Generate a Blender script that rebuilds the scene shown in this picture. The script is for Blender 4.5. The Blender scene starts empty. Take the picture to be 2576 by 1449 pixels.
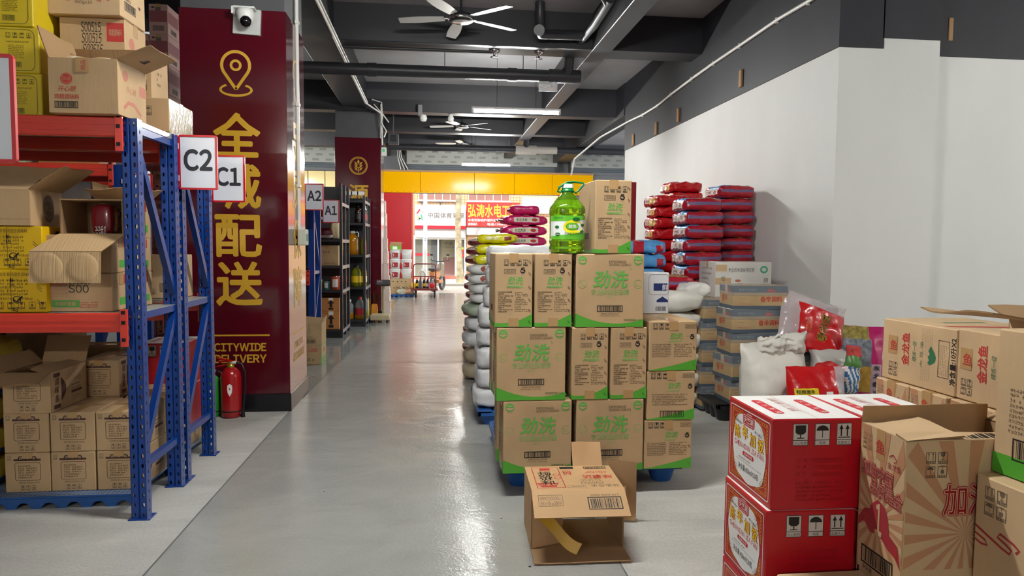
import bpy, math, random
from mathutils import Vector, Matrix, noise
R = math.radians
PI = math.pi
rnd = random.Random(7)
scene = bpy.context.scene
COL = scene.collection

# ------------------------------------------------------------------ camera
FPX, CX, CY, EYE = 1740.0, 1288.0, 724.5, 1.4
_y = Vector(((1090-CX)/FPX, (614-CY)/FPX, 1)).normalized()
_d = Vector(((1073-CX)/FPX, 27800/FPX, 1)); _d = (_d - _y*_d.dot(_y)).normalized()
_u = -_d
_x = _y.cross(_u)
if _x.x < 0: _x = -_x
RW = Matrix((_x, _y, _u))                    # world = RW @ (right, down, forward)
cam_data = bpy.data.cameras.new('camera')
cam_data.sensor_width = 36.0
cam_data.lens = FPX/2576*36.0
cam_data.clip_start = 0.05
cam_data.clip_end = 200
cam = bpy.data.objects.new('camera', cam_data)
COL.objects.link(cam)
_m = RW @ Matrix(((1, 0, 0), (0, -1, 0), (0, 0, -1)))
cam.matrix_world = Matrix.Translation((0, 0, EYE)) @ _m.to_4x4()
scene.camera = cam

def at(u, v, Y):
    d = RW @ Vector(((u-CX)/FPX, (v-CY)/FPX, 1))
    return Vector((0, 0, EYE)) + d*(Y/d.y)

# ------------------------------------------------------------------ world, sun, exposure
w = bpy.data.worlds.new('sky'); scene.world = w; w.use_nodes = True
bg = w.node_tree.nodes['Background']
bg.inputs[0].default_value = (0.86, 0.93, 1.0, 1)
bg.inputs[1].default_value = 1.55
sun_d = bpy.data.lights.new('sun', 'SUN'); sun_d.energy = 2.2; sun_d.angle = R(2); sun_d.color = (1, .97, .93)
sun = bpy.data.objects.new('sun', sun_d); COL.objects.link(sun)
sun.rotation_euler = (R(40), 0, R(-12))
vs = scene.view_settings
vs.view_transform = 'Standard'; vs.look = 'None'; vs.exposure = 1.08; vs.gamma = 1.0
vs.use_curve_mapping = False
scene.display_settings.display_device = 'sRGB'
TUBE_L = 330.0          # radiance of the tubes
cy = scene.cycles
cy.max_bounces = 7; cy.diffuse_bounces = 4; cy.glossy_bounces = 3; cy.transmission_bounces = 7
cy.transparent_max_bounces = 10; cy.caustics_reflective = False; cy.caustics_refractive = False
cy.sample_clamp_indirect = 4.0
cy.use_denoising = True

# ------------------------------------------------------------------ materials
def lin(h):
    h = h.lstrip('#')
    c = [int(h[i:i+2], 16)/255 for i in (0, 2, 4)]
    return tuple((x/12.92 if x <= .04045 else ((x+.055)/1.055)**2.4) for x in c) + (1,)
_MC = {}
def mat(name, col='#808080', rough=.6, metal=0, var=0, vs=6, vstretch=(1, 1, 1), bump=0, bs=30, bstretch=(1, 1, 1), coat=0, trans=0, ior=1.45, alpha=1, emit=0, spec=.5, col2=None, rvar=0):
    if name in _MC: return _MC[name]
    m = bpy.data.materials.new(name); m.use_nodes = True
    nt = m.node_tree; b = nt.nodes['Principled BSDF']; I = b.inputs
    c = lin(col)
    I['Base Color'].default_value = c; I['Roughness'].default_value = rough; I['Metallic'].default_value = metal
    I['Coat Weight'].default_value = coat; I['Coat Roughness'].default_value = .08
    I['Transmission Weight'].default_value = trans; I['IOR'].default_value = ior; I['Alpha'].default_value = alpha
    I['Specular IOR Level'].default_value = spec
    if emit:
        I['Emission Color'].default_value = c; I['Emission Strength'].default_value = emit
    def nz(scale, stretch, detail=4):
        tc = nt.nodes.new('ShaderNodeTexCoord'); mp = nt.nodes.new('ShaderNodeMapping'); n = nt.nodes.new('ShaderNodeTexNoise')
        mp.inputs['Scale'].default_value = stretch
        nt.links.new(tc.outputs['Object'], mp.inputs[0]); nt.links.new(mp.outputs[0], n.inputs['Vector'])
        n.inputs['Scale'].default_value = scale; n.inputs['Detail'].default_value = detail
        return n
    if var or col2 or rvar:
        n = nz(vs, vstretch)
        r = nt.nodes.new('ShaderNodeValToRGB'); r.color_ramp.elements[0].position = .32; r.color_ramp.elements[1].position = .68
        c2 = lin(col2) if col2 else tuple(min(1, x*(1+var)) for x in c[:3]) + (1,)
        c1 = c if col2 else tuple(x*(1-var) for x in c[:3]) + (1,)
        r.color_ramp.elements[0].color = c1; r.color_ramp.elements[1].color = c2
        nt.links.new(n.outputs[0], r.inputs[0])
        if var or col2: nt.links.new(r.outputs[0], I['Base Color'])
        if rvar:
            mr = nt.nodes.new('ShaderNodeMapRange'); mr.inputs['To Min'].default_value = rough-rvar; mr.inputs['To Max'].default_value = rough+rvar
            mr.inputs['From Min'].default_value = .3; mr.inputs['From Max'].default_value = .7
            nt.links.new(n.outputs[0], mr.inputs[0]); nt.links.new(mr.outputs[0], I['Roughness'])
    if bump:
        n = nz(bs, bstretch, 3)
        bp = nt.nodes.new('ShaderNodeBump'); bp.inputs['Strength'].default_value = bump; bp.inputs['Distance'].default_value = .02
        nt.links.new(n.outputs[0], bp.inputs['Height']); nt.links.new(bp.outputs[0], I['Normal'])
    _MC[name] = m
    return m

KR = mat('kraft_board', '#b5966f', .72, var=.09, vs=4, bump=.05, bs=60, bstretch=(1, 1, .15))
KR2 = mat('kraft_board_pale', '#c0a27c', .75, var=.06, vs=5, bump=.05, bs=60, bstretch=(1, 1, .15))
KRD = mat('kraft_board_dusty', '#ac9069', .8, var=.1, vs=7, bump=.06, bs=50)
KIN = mat('kraft_inside', '#a68560', .85, var=.06, vs=4, bump=.12, bs=70, bstretch=(1, .05, .05))
CUT = mat('board_cut_edge', '#8a6b48', .9)
INK = mat('ink_black', '#1d1a18', .6)
INKB = mat('ink_brown', '#4a2a24', .6)
INKR = mat('ink_red', '#b5342f', .6)
INKF = mat('ink_faded_red', '#b06a55', .65)
INKG = mat('ink_green', '#4c9a3d', .55)
INKGL = mat('ink_pale_green', '#7aa552', .6)
INKLG = mat('ink_soft_grey', '#6b5a48', .7)
TAPE = mat('brown_tape', '#b18d60', .25, coat=.4)
CLEAR = mat('clear_tape', '#c0a27c', .12, coat=.6)
WHITE = mat('white_print', '#e9e7e2', .5)
GOLD = mat('gold_paint', '#d6a62c', .4)
STAPLE = mat('staple_wire', '#a9a49a', .3, metal=.9)
BLACKP = mat('black_plastic', '#17181b', .4)
BLUEP = mat('blue_plastic', '#1f4f8f', .45, var=.1, vs=8)
RACKB = mat('rack_blue', '#07357f', .3, coat=.12, var=.05, vs=3)
RACKR = mat('beam_red', '#d63c2c', .32, coat=.3, var=.05, vs=3)
STEEL = mat('shelf_steel', '#a3a3a0', .35, metal=.3, var=.05)
DARKHOLE = mat('slot_shadow', '#15161c', .9)

# ------------------------------------------------------------------ mesh builder
_TX = {}
def glyphs(s, bold=0.0):
    k = (s, bold)
    if k in _TX: return _TX[k]
    c = bpy.data.curves.new('txt', 'FONT'); c.body = s; c.resolution_u = 5 if len(s) == 1 and ord(s) > 0xFF00 else 2; c.offset = bold; c.fill_mode = 'FRONT'
    o = bpy.data.objects.new('txt', c)
    m = o.to_mesh()
    v = [(p.co.x, p.co.y) for p in m.vertices]; f = [tuple(p.vertices) for p in m.polygons]
    # front faces only
    o.to_mesh_clear(); bpy.data.objects.remove(o); bpy.data.curves.remove(c)
    if v:
        xs = [a for a, _ in v]; ys = [b for _, b in v]
        bb = (min(xs), min(ys), max(xs), max(ys))
    else: bb = (0, 0, 1, 1)
    _TX[k] = (v, f, bb)
    return _TX[k]

def latin(s):
    """plain sans letters and digits, set closely"""
    k = ('latin', s)
    if k in _TX: return _TX[k]
    V = []; F = []; x = 0
    for ch in s:
        if ch == ' ': x += .3; continue
        v, f, b = glyphs(chr(ord(ch)+0xFEE0) if 0x21 <= ord(ch) <= 0x7e else ch)
        o = len(V); V += [(p-b[0]+x, q) for p, q in v]; F += [tuple(o+i for i in t) for t in f]; x += b[2]-b[0]+(.09 if ch not in '.,:' else .12)
    xs = [a for a, _ in V]; ys = [b_ for _, b_ in V]
    _TX[k] = (V, F, (min(xs), min(ys), max(xs), max(ys)))
    return _TX[k]

class MB:
    def __init__(s): s.v = []; s.f = []; s.m = []; s.mats = []; s.sm = []
    def mi(s, m):
        if m not in s.mats: s.mats.append(m)
        return s.mats.index(m)
    def add(s, vs_, fs, m, smooth=False):
        b = len(s.v); s.v += [tuple(p) for p in vs_]; i = s.mi(m)
        for f in fs: s.f.append(tuple(b+k for k in f)); s.m.append(i); s.sm.append(smooth)
    def poly(s, pts, m): s.add(pts, [tuple(range(len(pts)))], m)
    def box(s, x0, x1, y0, y1, z0, z1, m, c=0, fm=None):
        """box with chamfered edges c; fm: dict of face letter -> material"""
        fm = fm or {}
        if c <= 0:
            P = [(x, y, z) for x in (x0, x1) for y in (y0, y1) for z in (z0, z1)]
            F = {'L': (0, 1, 3, 2), 'R': (4, 6, 7, 5), 'F': (0, 4, 5, 1), 'B': (2, 3, 7, 6), 'D': (0, 2, 6, 4), 'T': (1, 5, 7, 3)}
            for k, f in F.items(): s.add([P[i] for i in f], [(0, 1, 2, 3)], fm.get(k, m))
            return
        cx_, cy_, cz = (x0+x1)/2, (y0+y1)/2, (z0+z1)/2
        h = ((x1-x0)/2, (y1-y0)/2, (z1-z0)/2)
        c = min(c, min(h)*.9)
        V = {}; pts = []
        for sx in (-1, 1):
            for sy in (-1, 1):
                for sz in (-1, 1):
                    for ax in range(3):
                        q = [sx*(h[0]-c), sy*(h[1]-c), sz*(h[2]-c)]
                        q[ax] = (sx, sy, sz)[ax]*h[ax]
                        V[(sx, sy, sz, ax)] = len(pts); pts.append((q[0]+cx_, q[1]+cy_, q[2]+cz))
        fs = []; fl = []
        nm = {(0, -1): 'L', (0, 1): 'R', (1, -1): 'F', (1, 1): 'B', (2, -1): 'D', (2, 1): 'T'}
        for ax in range(3):
            a, b = [(1, 2), (2, 0), (0, 1)][ax]
            for sg in (-1, 1):
                ring = []
                for (i, j) in ((-1, -1), (1, -1), (1, 1), (-1, 1)):
                    k = [0, 0, 0]; k[ax] = sg; k[a] = i; k[b] = j
                    ring.append(V[(k[0], k[1], k[2], ax)])
                if sg < 0: ring.reverse()
                fs.append(tuple(ring)); fl.append(nm[(ax, sg)])
        for ax in range(3):
            a, b = [(1, 2), (2, 0), (0, 1)][ax]
            for i in (-1, 1):
                for j in (-1, 1):
                    def kk(t, face):
                        k = [0, 0, 0]; k[ax] = t; k[a] = i; k[b] = j
                        return V[(k[0], k[1], k[2], face)]
                    r = [kk(-1, a), kk(1, a), kk(1, b), kk(-1, b)]
                    if i*j < 0: r.reverse()
                    fs.append(tuple(r)); fl.append('E')
        for sx in (-1, 1):
            for sy in (-1, 1):
                for sz in (-1, 1):
                    r = [V[(sx, sy, sz, 0)], V[(sx, sy, sz, 1)], V[(sx, sy, sz, 2)]]
                    if sx*sy*sz < 0: r.reverse()
                    fs.append(tuple(r)); fl.append('E')
        b0 = len(s.v); s.v += pts
        for f, l in zip(fs, fl):
            s.f.append(tuple(b0+k for k in f)); s.m.append(s.mi(fm.get(l, m))); s.sm.append(False)
    def tube(s, pts, r, m, n=10, caps=True, smooth=True):
        pts = [Vector(p) for p in pts]
        rs = r if isinstance(r, (list, tuple)) else [r]*len(pts)
        t = (pts[1]-pts[0]).normalized()
        a = Vector((0, 0, 1)) if abs(t.z) < .9 else Vector((1, 0, 0))
        nrm = (a - t*a.dot(t)).normalized()
        V = []
        for i, p in enumerate(pts):
            t = ((pts[min(i+1, len(pts)-1)]-p).normalized() + (p-pts[max(i-1, 0)]).normalized())
            t = t.normalized() if t.length > 1e-6 else Vector((0, 0, 1))
            nrm = (nrm - t*nrm.dot(t)).normalized(); bn = t.cross(nrm)
            for k in range(n):
                th = 2*PI*k/n; V.append(p + (nrm*math.cos(th)+bn*math.sin(th))*rs[i])
        F = []
        for i in range(len(pts)-1):
            for k in range(n): F.append((i*n+k, i*n+(k+1) % n, (i+1)*n+(k+1) % n, (i+1)*n+k))
        s.add(V, F, m, smooth)
        if caps:
            s.poly([V[k] for k in reversed(range(n))], m); s.poly([V[(len(pts)-1)*n+k] for k in range(n)], m)
    def lathe(s, prof, m, n=24, c=(0, 0, 0), smooth=True, sq=1.0, fm=None, sx=1.0, sy=1.0):
        """prof: list of (r, z); sq <1 squares the section"""
        V = []
        for (r, z) in prof:
            for k in range(n):
                th = 2*PI*(k+.5)/n; cc, ss = math.cos(th), math.sin(th)
                q = 1.0 if sq >= 1 else 1/((abs(cc)**(2/sq)+abs(ss)**(2/sq))**(sq/2))
                V.append((c[0]+r*q*cc*sx, c[1]+r*q*ss*sy, c[2]+z))
        for i in range(len(prof)-1):
            F = [(i*n+k, i*n+(k+1) % n, (i+1)*n+(k+1) % n, (i+1)*n+k) for k in range(n)]
            b = [V[j] for j in range(i*n, (i+2)*n)]
            F2 = [tuple(j-i*n for j in f) for f in F]
            if i == 0: base = len(s.v); s.v += V
            idx = s.mi(fm[i] if fm else m)
            for f in F: s.f.append(tuple(base+j for j in f)); s.m.append(idx); s.sm.append(smooth)
        if prof[0][0] > 1e-4: s.poly([V[k] for k in reversed(range(n))], fm[0] if fm else m)
        if prof[-1][0] > 1e-4: s.poly([V[(len(prof)-1)*n+k] for k in range(n)], fm[-1] if fm else m)
    def xf(s, M, start=0):
        for i in range(start, len(s.v)): s.v[i] = tuple(M @ Vector(s.v[i]))
        return s
    def build(s, name, parent=None, loc=(0, 0, 0), rz=0, rot=None):
        me = bpy.data.meshes.new(name)
        me.from_pydata(s.v, [], s.f)
        for m in s.mats: me.materials.append(m)
        me.polygons.foreach_set('material_index', s.m)
        me.polygons.foreach_set('use_smooth', s.sm)
        me.update()
        o = bpy.data.objects.new(name, me); COL.objects.link(o)
        o.location = loc; o.rotation_euler = rot if rot else (0, 0, rz)
        if parent: o.parent = parent
        return o

class Face:
    """draw printing on a flat face: metres, origin at lower left"""
    def __init__(s, mb, o, ux, uy, W, H):
        s.mb = mb; s.o = Vector(o); s.ux = Vector(ux); s.uy = Vector(uy); s.n = s.ux.cross(s.uy); s.W = W; s.H = H
    def P(s, x, y, lay): return s.o + s.ux*x + s.uy*y + s.n*(.0007*lay)
    def poly(s, pts, m, lay=1): s.mb.poly([s.P(x, y, lay) for x, y in pts], m)
    def rect(s, x0, y0, x1, y1, m, lay=1): s.poly([(x0, y0), (x1, y0), (x1, y1), (x0, y1)], m, lay)
    def frame(s, x0, y0, x1, y1, t, m, lay=1):
        s.rect(x0, y0, x1, y0+t, m, lay); s.rect(x0, y1-t, x1, y1, m, lay); s.rect(x0, y0+t, x0+t, y1-t, m, lay); s.rect(x1-t, y0+t, x1, y1-t, m, lay)
    def rframe(s, x0, y0, x1, y1, t, r, m, lay=1):
        o = s._rr(x0, y0, x1, y1, r); i = s._rr(x0+t, y0+t, x1-t, y1-t, max(r-t, .001))
        n = len(o); V = [s.P(*p, lay) for p in o+i]
        s.mb.add(V, [(k, (k+1) % n, n+(k+1) % n, n+k) for k in range(n)], m)
    def _rr(s, x0, y0, x1, y1, r, q=4):
        out = []
        for cx_, cy_, a in ((x1-r, y1-r, 0), (x0+r, y1-r, 90), (x0+r, y0+r, 180), (x1-r, y0+r, 270)):
            for k in range(q+1): th = R(a+90*k/q); out.append((cx_+r*math.cos(th), cy_+r*math.sin(th)))
        return out
    def rrect(s, x0, y0, x1, y1, r, m, lay=1): s.poly(s._rr(x0, y0, x1, y1, r), m, lay)
    def disc(s, x, y, r, m, lay=1, n=24, ry=None, a0=0, a1=360):
        ry = ry or r
        s.poly([(x+r*math.cos(R(a0+(a1-a0)*k/n)), y+ry*math.sin(R(a0+(a1-a0)*k/n))) for k in range(n if a1-a0 == 360 else n+1)], m, lay)
    def ring(s, x, y, r, t, m, lay=1, n=28, a0=0, a1=360, ry=None):
        k0 = (ry or r)/r
        V = []; F = []
        cl = a1-a0 == 360; q = n if cl else n+1
        for k in range(q):
            th = R(a0+(a1-a0)*k/n)
            V.append(s.P(x+r*math.cos(th), y+r*k0*math.sin(th), lay)); V.append(s.P(x+(r-t)*math.cos(th), y+(r*k0-t)*math.sin(th), lay))
        for k in range(n): a, b = 2*k, 2*((k+1) % q); F.append((a, b, b+1, a+1))
        s.mb.add(V, F, m)
    def stroke(s, pts, t, m, lay=1):
        V = []; n = len(pts)
        for i, p in enumerate(pts):
            a = Vector(pts[max(i-1, 0)]); b = Vector(pts[min(i+1, n-1)]); d = (b-a).normalized(); q = Vector((-d.y, d.x))*t/2
            V.append(s.P(p[0]+q.x, p[1]+q.y, lay)); V.append(s.P(p[0]-q.x, p[1]-q.y, lay))
        s.mb.add(V, [(2*i, 2*i+1, 2*i+3, 2*i+2) for i in range(n-1)], m)
    def text(s, t, x, y, h, m, lay=1, bold=0, w=None, al='l', shear=0, rot=0, vert=False, gap=1.12):
        """h = height of the glyph box; al l/c/r about x"""
        if vert:
            for i, ch in enumerate(t): s.text(ch, x, y-i*h*gap, h, m, lay, bold, None, 'c', shear)
            return
        cj = any(ord(c) > 0x2000 for c in t)
        v, f, b = glyphs(t, 0) if cj or not t.strip() or any(ord(c_) > 126 for c_ in t) else latin(t)
        if not v: return
        y0, y1 = (-.083, .851) if cj else (0, .73)
        y0 = min(y0, b[1]); y1 = max(y1, b[3]) if cj else y1
        k = h/(y1-y0); kx = k if w is None else w/(b[2]-b[0])
        W = (b[2]-b[0])*kx
        dx = {'l': 0, 'c': -W/2, 'r': -W}[al]
        cr, sr = math.cos(R(rot)), math.sin(R(rot))
        V = []
        shifts = [(0, 0)]
        if bold > 0:      # heavier strokes: the glyph repeated a little to each side
            e = bold*.8
            shifts = [(-e*.7, -e*.7), (e*.7, -e*.7), (-e*.7, e*.7), (e*.7, e*.7)]
            if bold > .022 and h > .05: shifts += [(0, 0), (e, 0), (-e, 0), (0, e), (0, -e)]
        for q_, (ex, ey) in enumerate(shifts):
            V = []
            for a, c in v:
                X = (a+ex-b[0])*kx+dx + shear*(c-y0)*k; Y = (c+ey-y0)*k
                V.append(s.P(x+X*cr-Y*sr, y+X*sr+Y*cr, lay+.1*q_))
            s.mb.add(V, f, m)
    def lines(s, x0, y0, x1, y1, n, m, seed=1, lay=1, fill=.62, last=.6):
        """rows of unreadably small print, as strokes"""
        r = random.Random(seed); p = (y1-y0)/n; ch = p*fill
        for i in range(n):
            yy = y1-(i+1)*p; L = x1-x0
            if r.random() < .35: L *= r.uniform(last, 1)
            x = x0
            while x+ch*.9 < x0+L:
                if r.random() < .93:
                    t = ch*.13
                    for yq in r.sample((0, .3, .55, .87), 3): s.rect(x+ch*r.choice((0, .12, .4)), yy+ch*yq, x+ch*r.choice((.84, .7)), yy+ch*yq+t, m, lay)
                    for xq in r.sample((.04, .22, .4, .58, .72), 2): s.rect(x+ch*xq, yy+ch*r.choice((0, .1, .4)), x+ch*xq+t, yy+ch*r.choice((.95, .8)), m, lay)
                x += ch*1.02
    def barcode(s, x0, y0, x1, y1, m=None, lay=1, seed=3, fr=.004):
        m = m or INK; r = random.Random(seed)
        if fr: s.frame(x0, y0, x1, y1, fr, m, lay)
        x = x0+(x1-x0)*.08; e = x1-(x1-x0)*.08; u = (x1-x0)/75
        while x < e:
            k = r.choice((1, 1, 2, 3))*u*.8; s.rect(x, y0+(y1-y0)*.14, min(x+k, e), y1-(y1-y0)*.1, m, lay); x += k+r.choice((1, 1, 2))*u*.9
    def icons(s, x, y, a, n=4, gap=.35, m=None, lay=1, kinds='agus', h=1.35, wrap=0, t=None):
        """handling marks: a arrows, g glass, u umbrella, s stack"""
        m = m or INK; t = t or a*.07
        for i in range(n):
            if wrap: px, py = x+(i % wrap)*a*(1+gap), y-(i//wrap)*a*(h+gap)
            else: px, py = x+i*a*(1+gap), y
            H = a*h; s.frame(px, py, px+a, py+H, t, m, lay)
            b = py+H*.26; s.rect(px, b-t, px+a, b, m, lay)
            for q in range(3): s.rect(px+a*(.14+.25*q), py+H*.07, px+a*(.32+.25*q), py+H*.17, m, lay)
            k = kinds[i]; c = px+a/2; u = a*.3
            if k == 'a':
                for d in (-.22, .22):
                    s.rect(c+d*a-t*.5, b+a*.1, c+d*a+t*.5, b+a*.7, m, lay); s.poly([(c+d*a-a*.11, b+a*.6), (c+d*a+a*.11, b+a*.6), (c+d*a, b+a*.85)], m, lay)
            elif k == 'g':
                s.poly([(c-u*.8, b+a*.88), (c-u*.7, b+a*.5), (c-u*.25, b+a*.38), (c+u*.25, b+a*.38), (c+u*.7, b+a*.5), (c+u*.8, b+a*.88)], m, lay)
                s.rect(c-t*.5, b+a*.12, c+t*.5, b+a*.4, m, lay); s.rect(c-u*.6, b+a*.08, c+u*.6, b+a*.15, m, lay)
            elif k == 'u':
                s.disc(c, b+a*.5, a*.36, m, lay, n=12, a0=0, a1=180, ry=a*.32); s.rect(c-t*.4, b+a*.12, c+t*.4, b+a*.6, m, lay); s.rect(c, b+a*.1, c+a*.12, b+a*.1+t, m, lay)
            else:
                s.rect(c-u*.55, b+a*.12, c+u*.55, b+a*.5, m, lay); s.rect(c-t*.4, b+a*.6, c+t*.4, b+a*.85, m, lay); s.rect(c-u*.7, b+a*.86, c+u*.7, b+a*.92, m, lay)
    def staples(s, x, ys, a=.02):
        for y in ys:
            for d in (0, .6): s.stroke([(x-a*.6, y+a-d*a), (x+a*.4, y-d*a)], .0022, INK, 1)

def faces(mb, w, d, h, o=(0, 0, 0)):
    X, Y, Z = o
    return {'F': Face(mb, (X-w/2, Y-d/2, Z), (1, 0, 0), (0, 0, 1), w, h), 'L': Face(mb, (X-w/2, Y+d/2, Z), (0, -1, 0), (0, 0, 1), d, h),
            'R': Face(mb, (X+w/2, Y-d/2, Z), (0, 1, 0), (0, 0, 1), d, h), 'T': Face(mb, (X-w/2, Y-d/2, Z+h), (1, 0, 0), (0, 1, 0), w, d)}

# ------------------------------------------------------------------ things
def tag(o, label=None, cat=None, group=None, kind=None):
    if label: o['label'] = label
    if cat: o['category'] = cat
    if group: o['group'] = group
    if kind: o['kind'] = kind
    return o
def empty(name, loc=(0, 0, 0), rz=0, rot=None):
    o = bpy.data.objects.new(name, None); COL.objects.link(o); o.location = loc; o.rotation_euler = rot if rot else (0, 0, rz)
    o.empty_display_size = .1
    return o
def clone(o, loc=None, rz=None, label=None, group=None, rot=None):
    def rec(a, par):
        c = a.copy(); COL.objects.link(c)
        if par: c.parent = par
        for ch in a.children: rec(ch, c)
        return c
    c = rec(o, None)
    if loc is not None: c.location = loc
    if rz is not None: c.rotation_euler = (0, 0, rz)
    if rot is not None: c.rotation_euler = rot
    if label: c['label'] = label
    if group: c['group'] = group
    return c
ORD = ['topmost', 'second from the top', 'third from the top', 'fourth from the top', 'fifth from the top', 'sixth from the top', 'seventh from the top', 'eighth from the top',
       'ninth from the top', 'tenth from the top', 'eleventh from the top', 'twelfth from the top', 'thirteenth from the top', 'fourteenth from the top', 'fifteenth from the top', 'sixteenth from the top', 'seventeenth from the top', 'eighteenth from the top', 'nineteenth from the top', 'twentieth from the top', 'lowest']

def carton(name, w, d, h, label, cat='carton', group=None, m=KR, draw=None, tape=True, tm=None, fm=None, axis='x', loc=(0, 0, 0), rz=0, rot=None, drop=.06):
    """closed carton: printed body, seam along the top, tape as a part"""
    mb = MB(); mb.box(-w/2, w/2, -d/2, d/2, 0, h, m, c=.004, fm=fm)
    fs = faces(mb, w, d, h)
    if draw: draw(fs)
    T = fs['T']
    if axis == 'x': T.rect(.004, d/2-.0015, w-.004, d/2+.0015, CUT)
    elif axis == 'y': T.rect(w/2-.0015, .004, w/2+.0015, d-.004, CUT)
    o = mb.build(name, loc=loc, rz=rz, rot=rot)
    tag(o, label, cat, group)
    if tape:
        t = MB(); k = .025; e = .0016
        if axis == 'x':
            t.box(-w/2-e, w/2+e, -k, k, h, h+e, tm or TAPE); t.box(-w/2-e, -w/2, -k, k, h-drop, h, tm or TAPE); t.box(w/2, w/2+e, -k, k, h-drop, h, tm or TAPE)
        else:
            t.box(-k, k, -d/2-e, d/2+e, h, h+e, tm or TAPE); t.box(-k, k, -d/2-e, -d/2, h-drop, h, tm or TAPE); t.box(-k, k, d/2, d/2+e, h-drop, h, tm or TAPE)
        t.build('packing_tape', o)
    return o

def panel(o, ux, uy, W, H, t, m, mi, draw=None, wav=0, edge=CUT, nseg=6):
    """sheet of board from corner o; outer face carries m, inner face mi"""
    mb = MB(); ux = Vector(ux).normalized(); uy = Vector(uy).normalized(); n = ux.cross(uy); o = Vector(o)
    nu, nv = nseg, 4
    def P(i, j, k):
        a, b = i/nu, j/nv
        z = wav*math.sin(a*3.1+.6)*b*b + wav*.5*math.sin(a*7)*b
        return o+ux*(W*a)+uy*(H*b)+n*(z-k*t)
    for k, mm in ((0, m), (1, mi)):
        V = [P(i, j, k) for j in range(nv+1) for i in range(nu+1)]
        F = [(j*(nu+1)+i, j*(nu+1)+i+1, (j+1)*(nu+1)+i+1, (j+1)*(nu+1)+i) for j in range(nv) for i in range(nu)]
        if k: F = [f[::-1] for f in F]
        mb.add(V, F, mm, True)
    rim = [(i, 0) for i in range(nu)] + [(nu, j) for j in range(nv)] + [(i, nv) for i in range(nu, 0, -1)] + [(0, j) for j in range(nv, 0, -1)]
    q = len(rim); V = [P(i, j, 0) for i, j in rim]+[P(i, j, 1) for i, j in rim]
    mb.add(V, [(q+k, q+(k+1) % q, (k+1) % q, k) for k in range(q)], edge)
    if draw: draw(Face(mb, o, ux, uy, W, H))
    return mb

def open_carton(name, w, d, h, flaps, label, cat='open carton', group=None, m=KR, mi=KIN, draw=None, t=.006, loc=(0, 0, 0), rz=0, rot=None, fl=None, wav=.01, fdraw=None):
    """flaps: dict side -> angle from straight up (outward positive). walls have real thickness"""
    mb = MB()
    x, y = w/2, d/2
    mb.box(-x, x, -y, -y+t, 0, h, mi, fm={'F': m, 'T': CUT}); mb.box(-x, x, y-t, y, 0, h, mi, fm={'B': m, 'T': CUT})
    mb.box(-x, -x+t, -y+t, y-t, 0, h, mi, fm={'L': m, 'T': CUT}); mb.box(x-t, x, -y+t, y-t, 0, h, mi, fm={'R': m, 'T': CUT})
    mb.box(-x+t, x-t, -y+t, y-t, 0, t, mi, fm={'D': m})
    if draw: draw(faces(mb, w, d, h))
    o = mb.build(name, loc=loc, rz=rz, rot=rot)
    tag(o, label, cat, group)
    side = {'F': ((-x, -y, h), (1, 0, 0), (0, -1, 0), w), 'B': ((x, y, h), (-1, 0, 0), (0, 1, 0), w), 'L': ((-x, y, h), (0, -1, 0), (-1, 0, 0), d), 'R': ((x, -y, h), (0, 1, 0), (1, 0, 0), d)}
    for k, ang in flaps.items():
        p, ux, out, W = side[k]
        L = (fl or {}).get(k, min(w, d)/2)
        up = Vector((0, 0, 1))*math.cos(R(ang)) + Vector(out)*math.sin(R(ang))
        panel(Vector(p), ux, up, W, L, t*.8, m, mi, draw=(fdraw or {}).get(k), wav=wav).build('flap', o)
    return o

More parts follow.
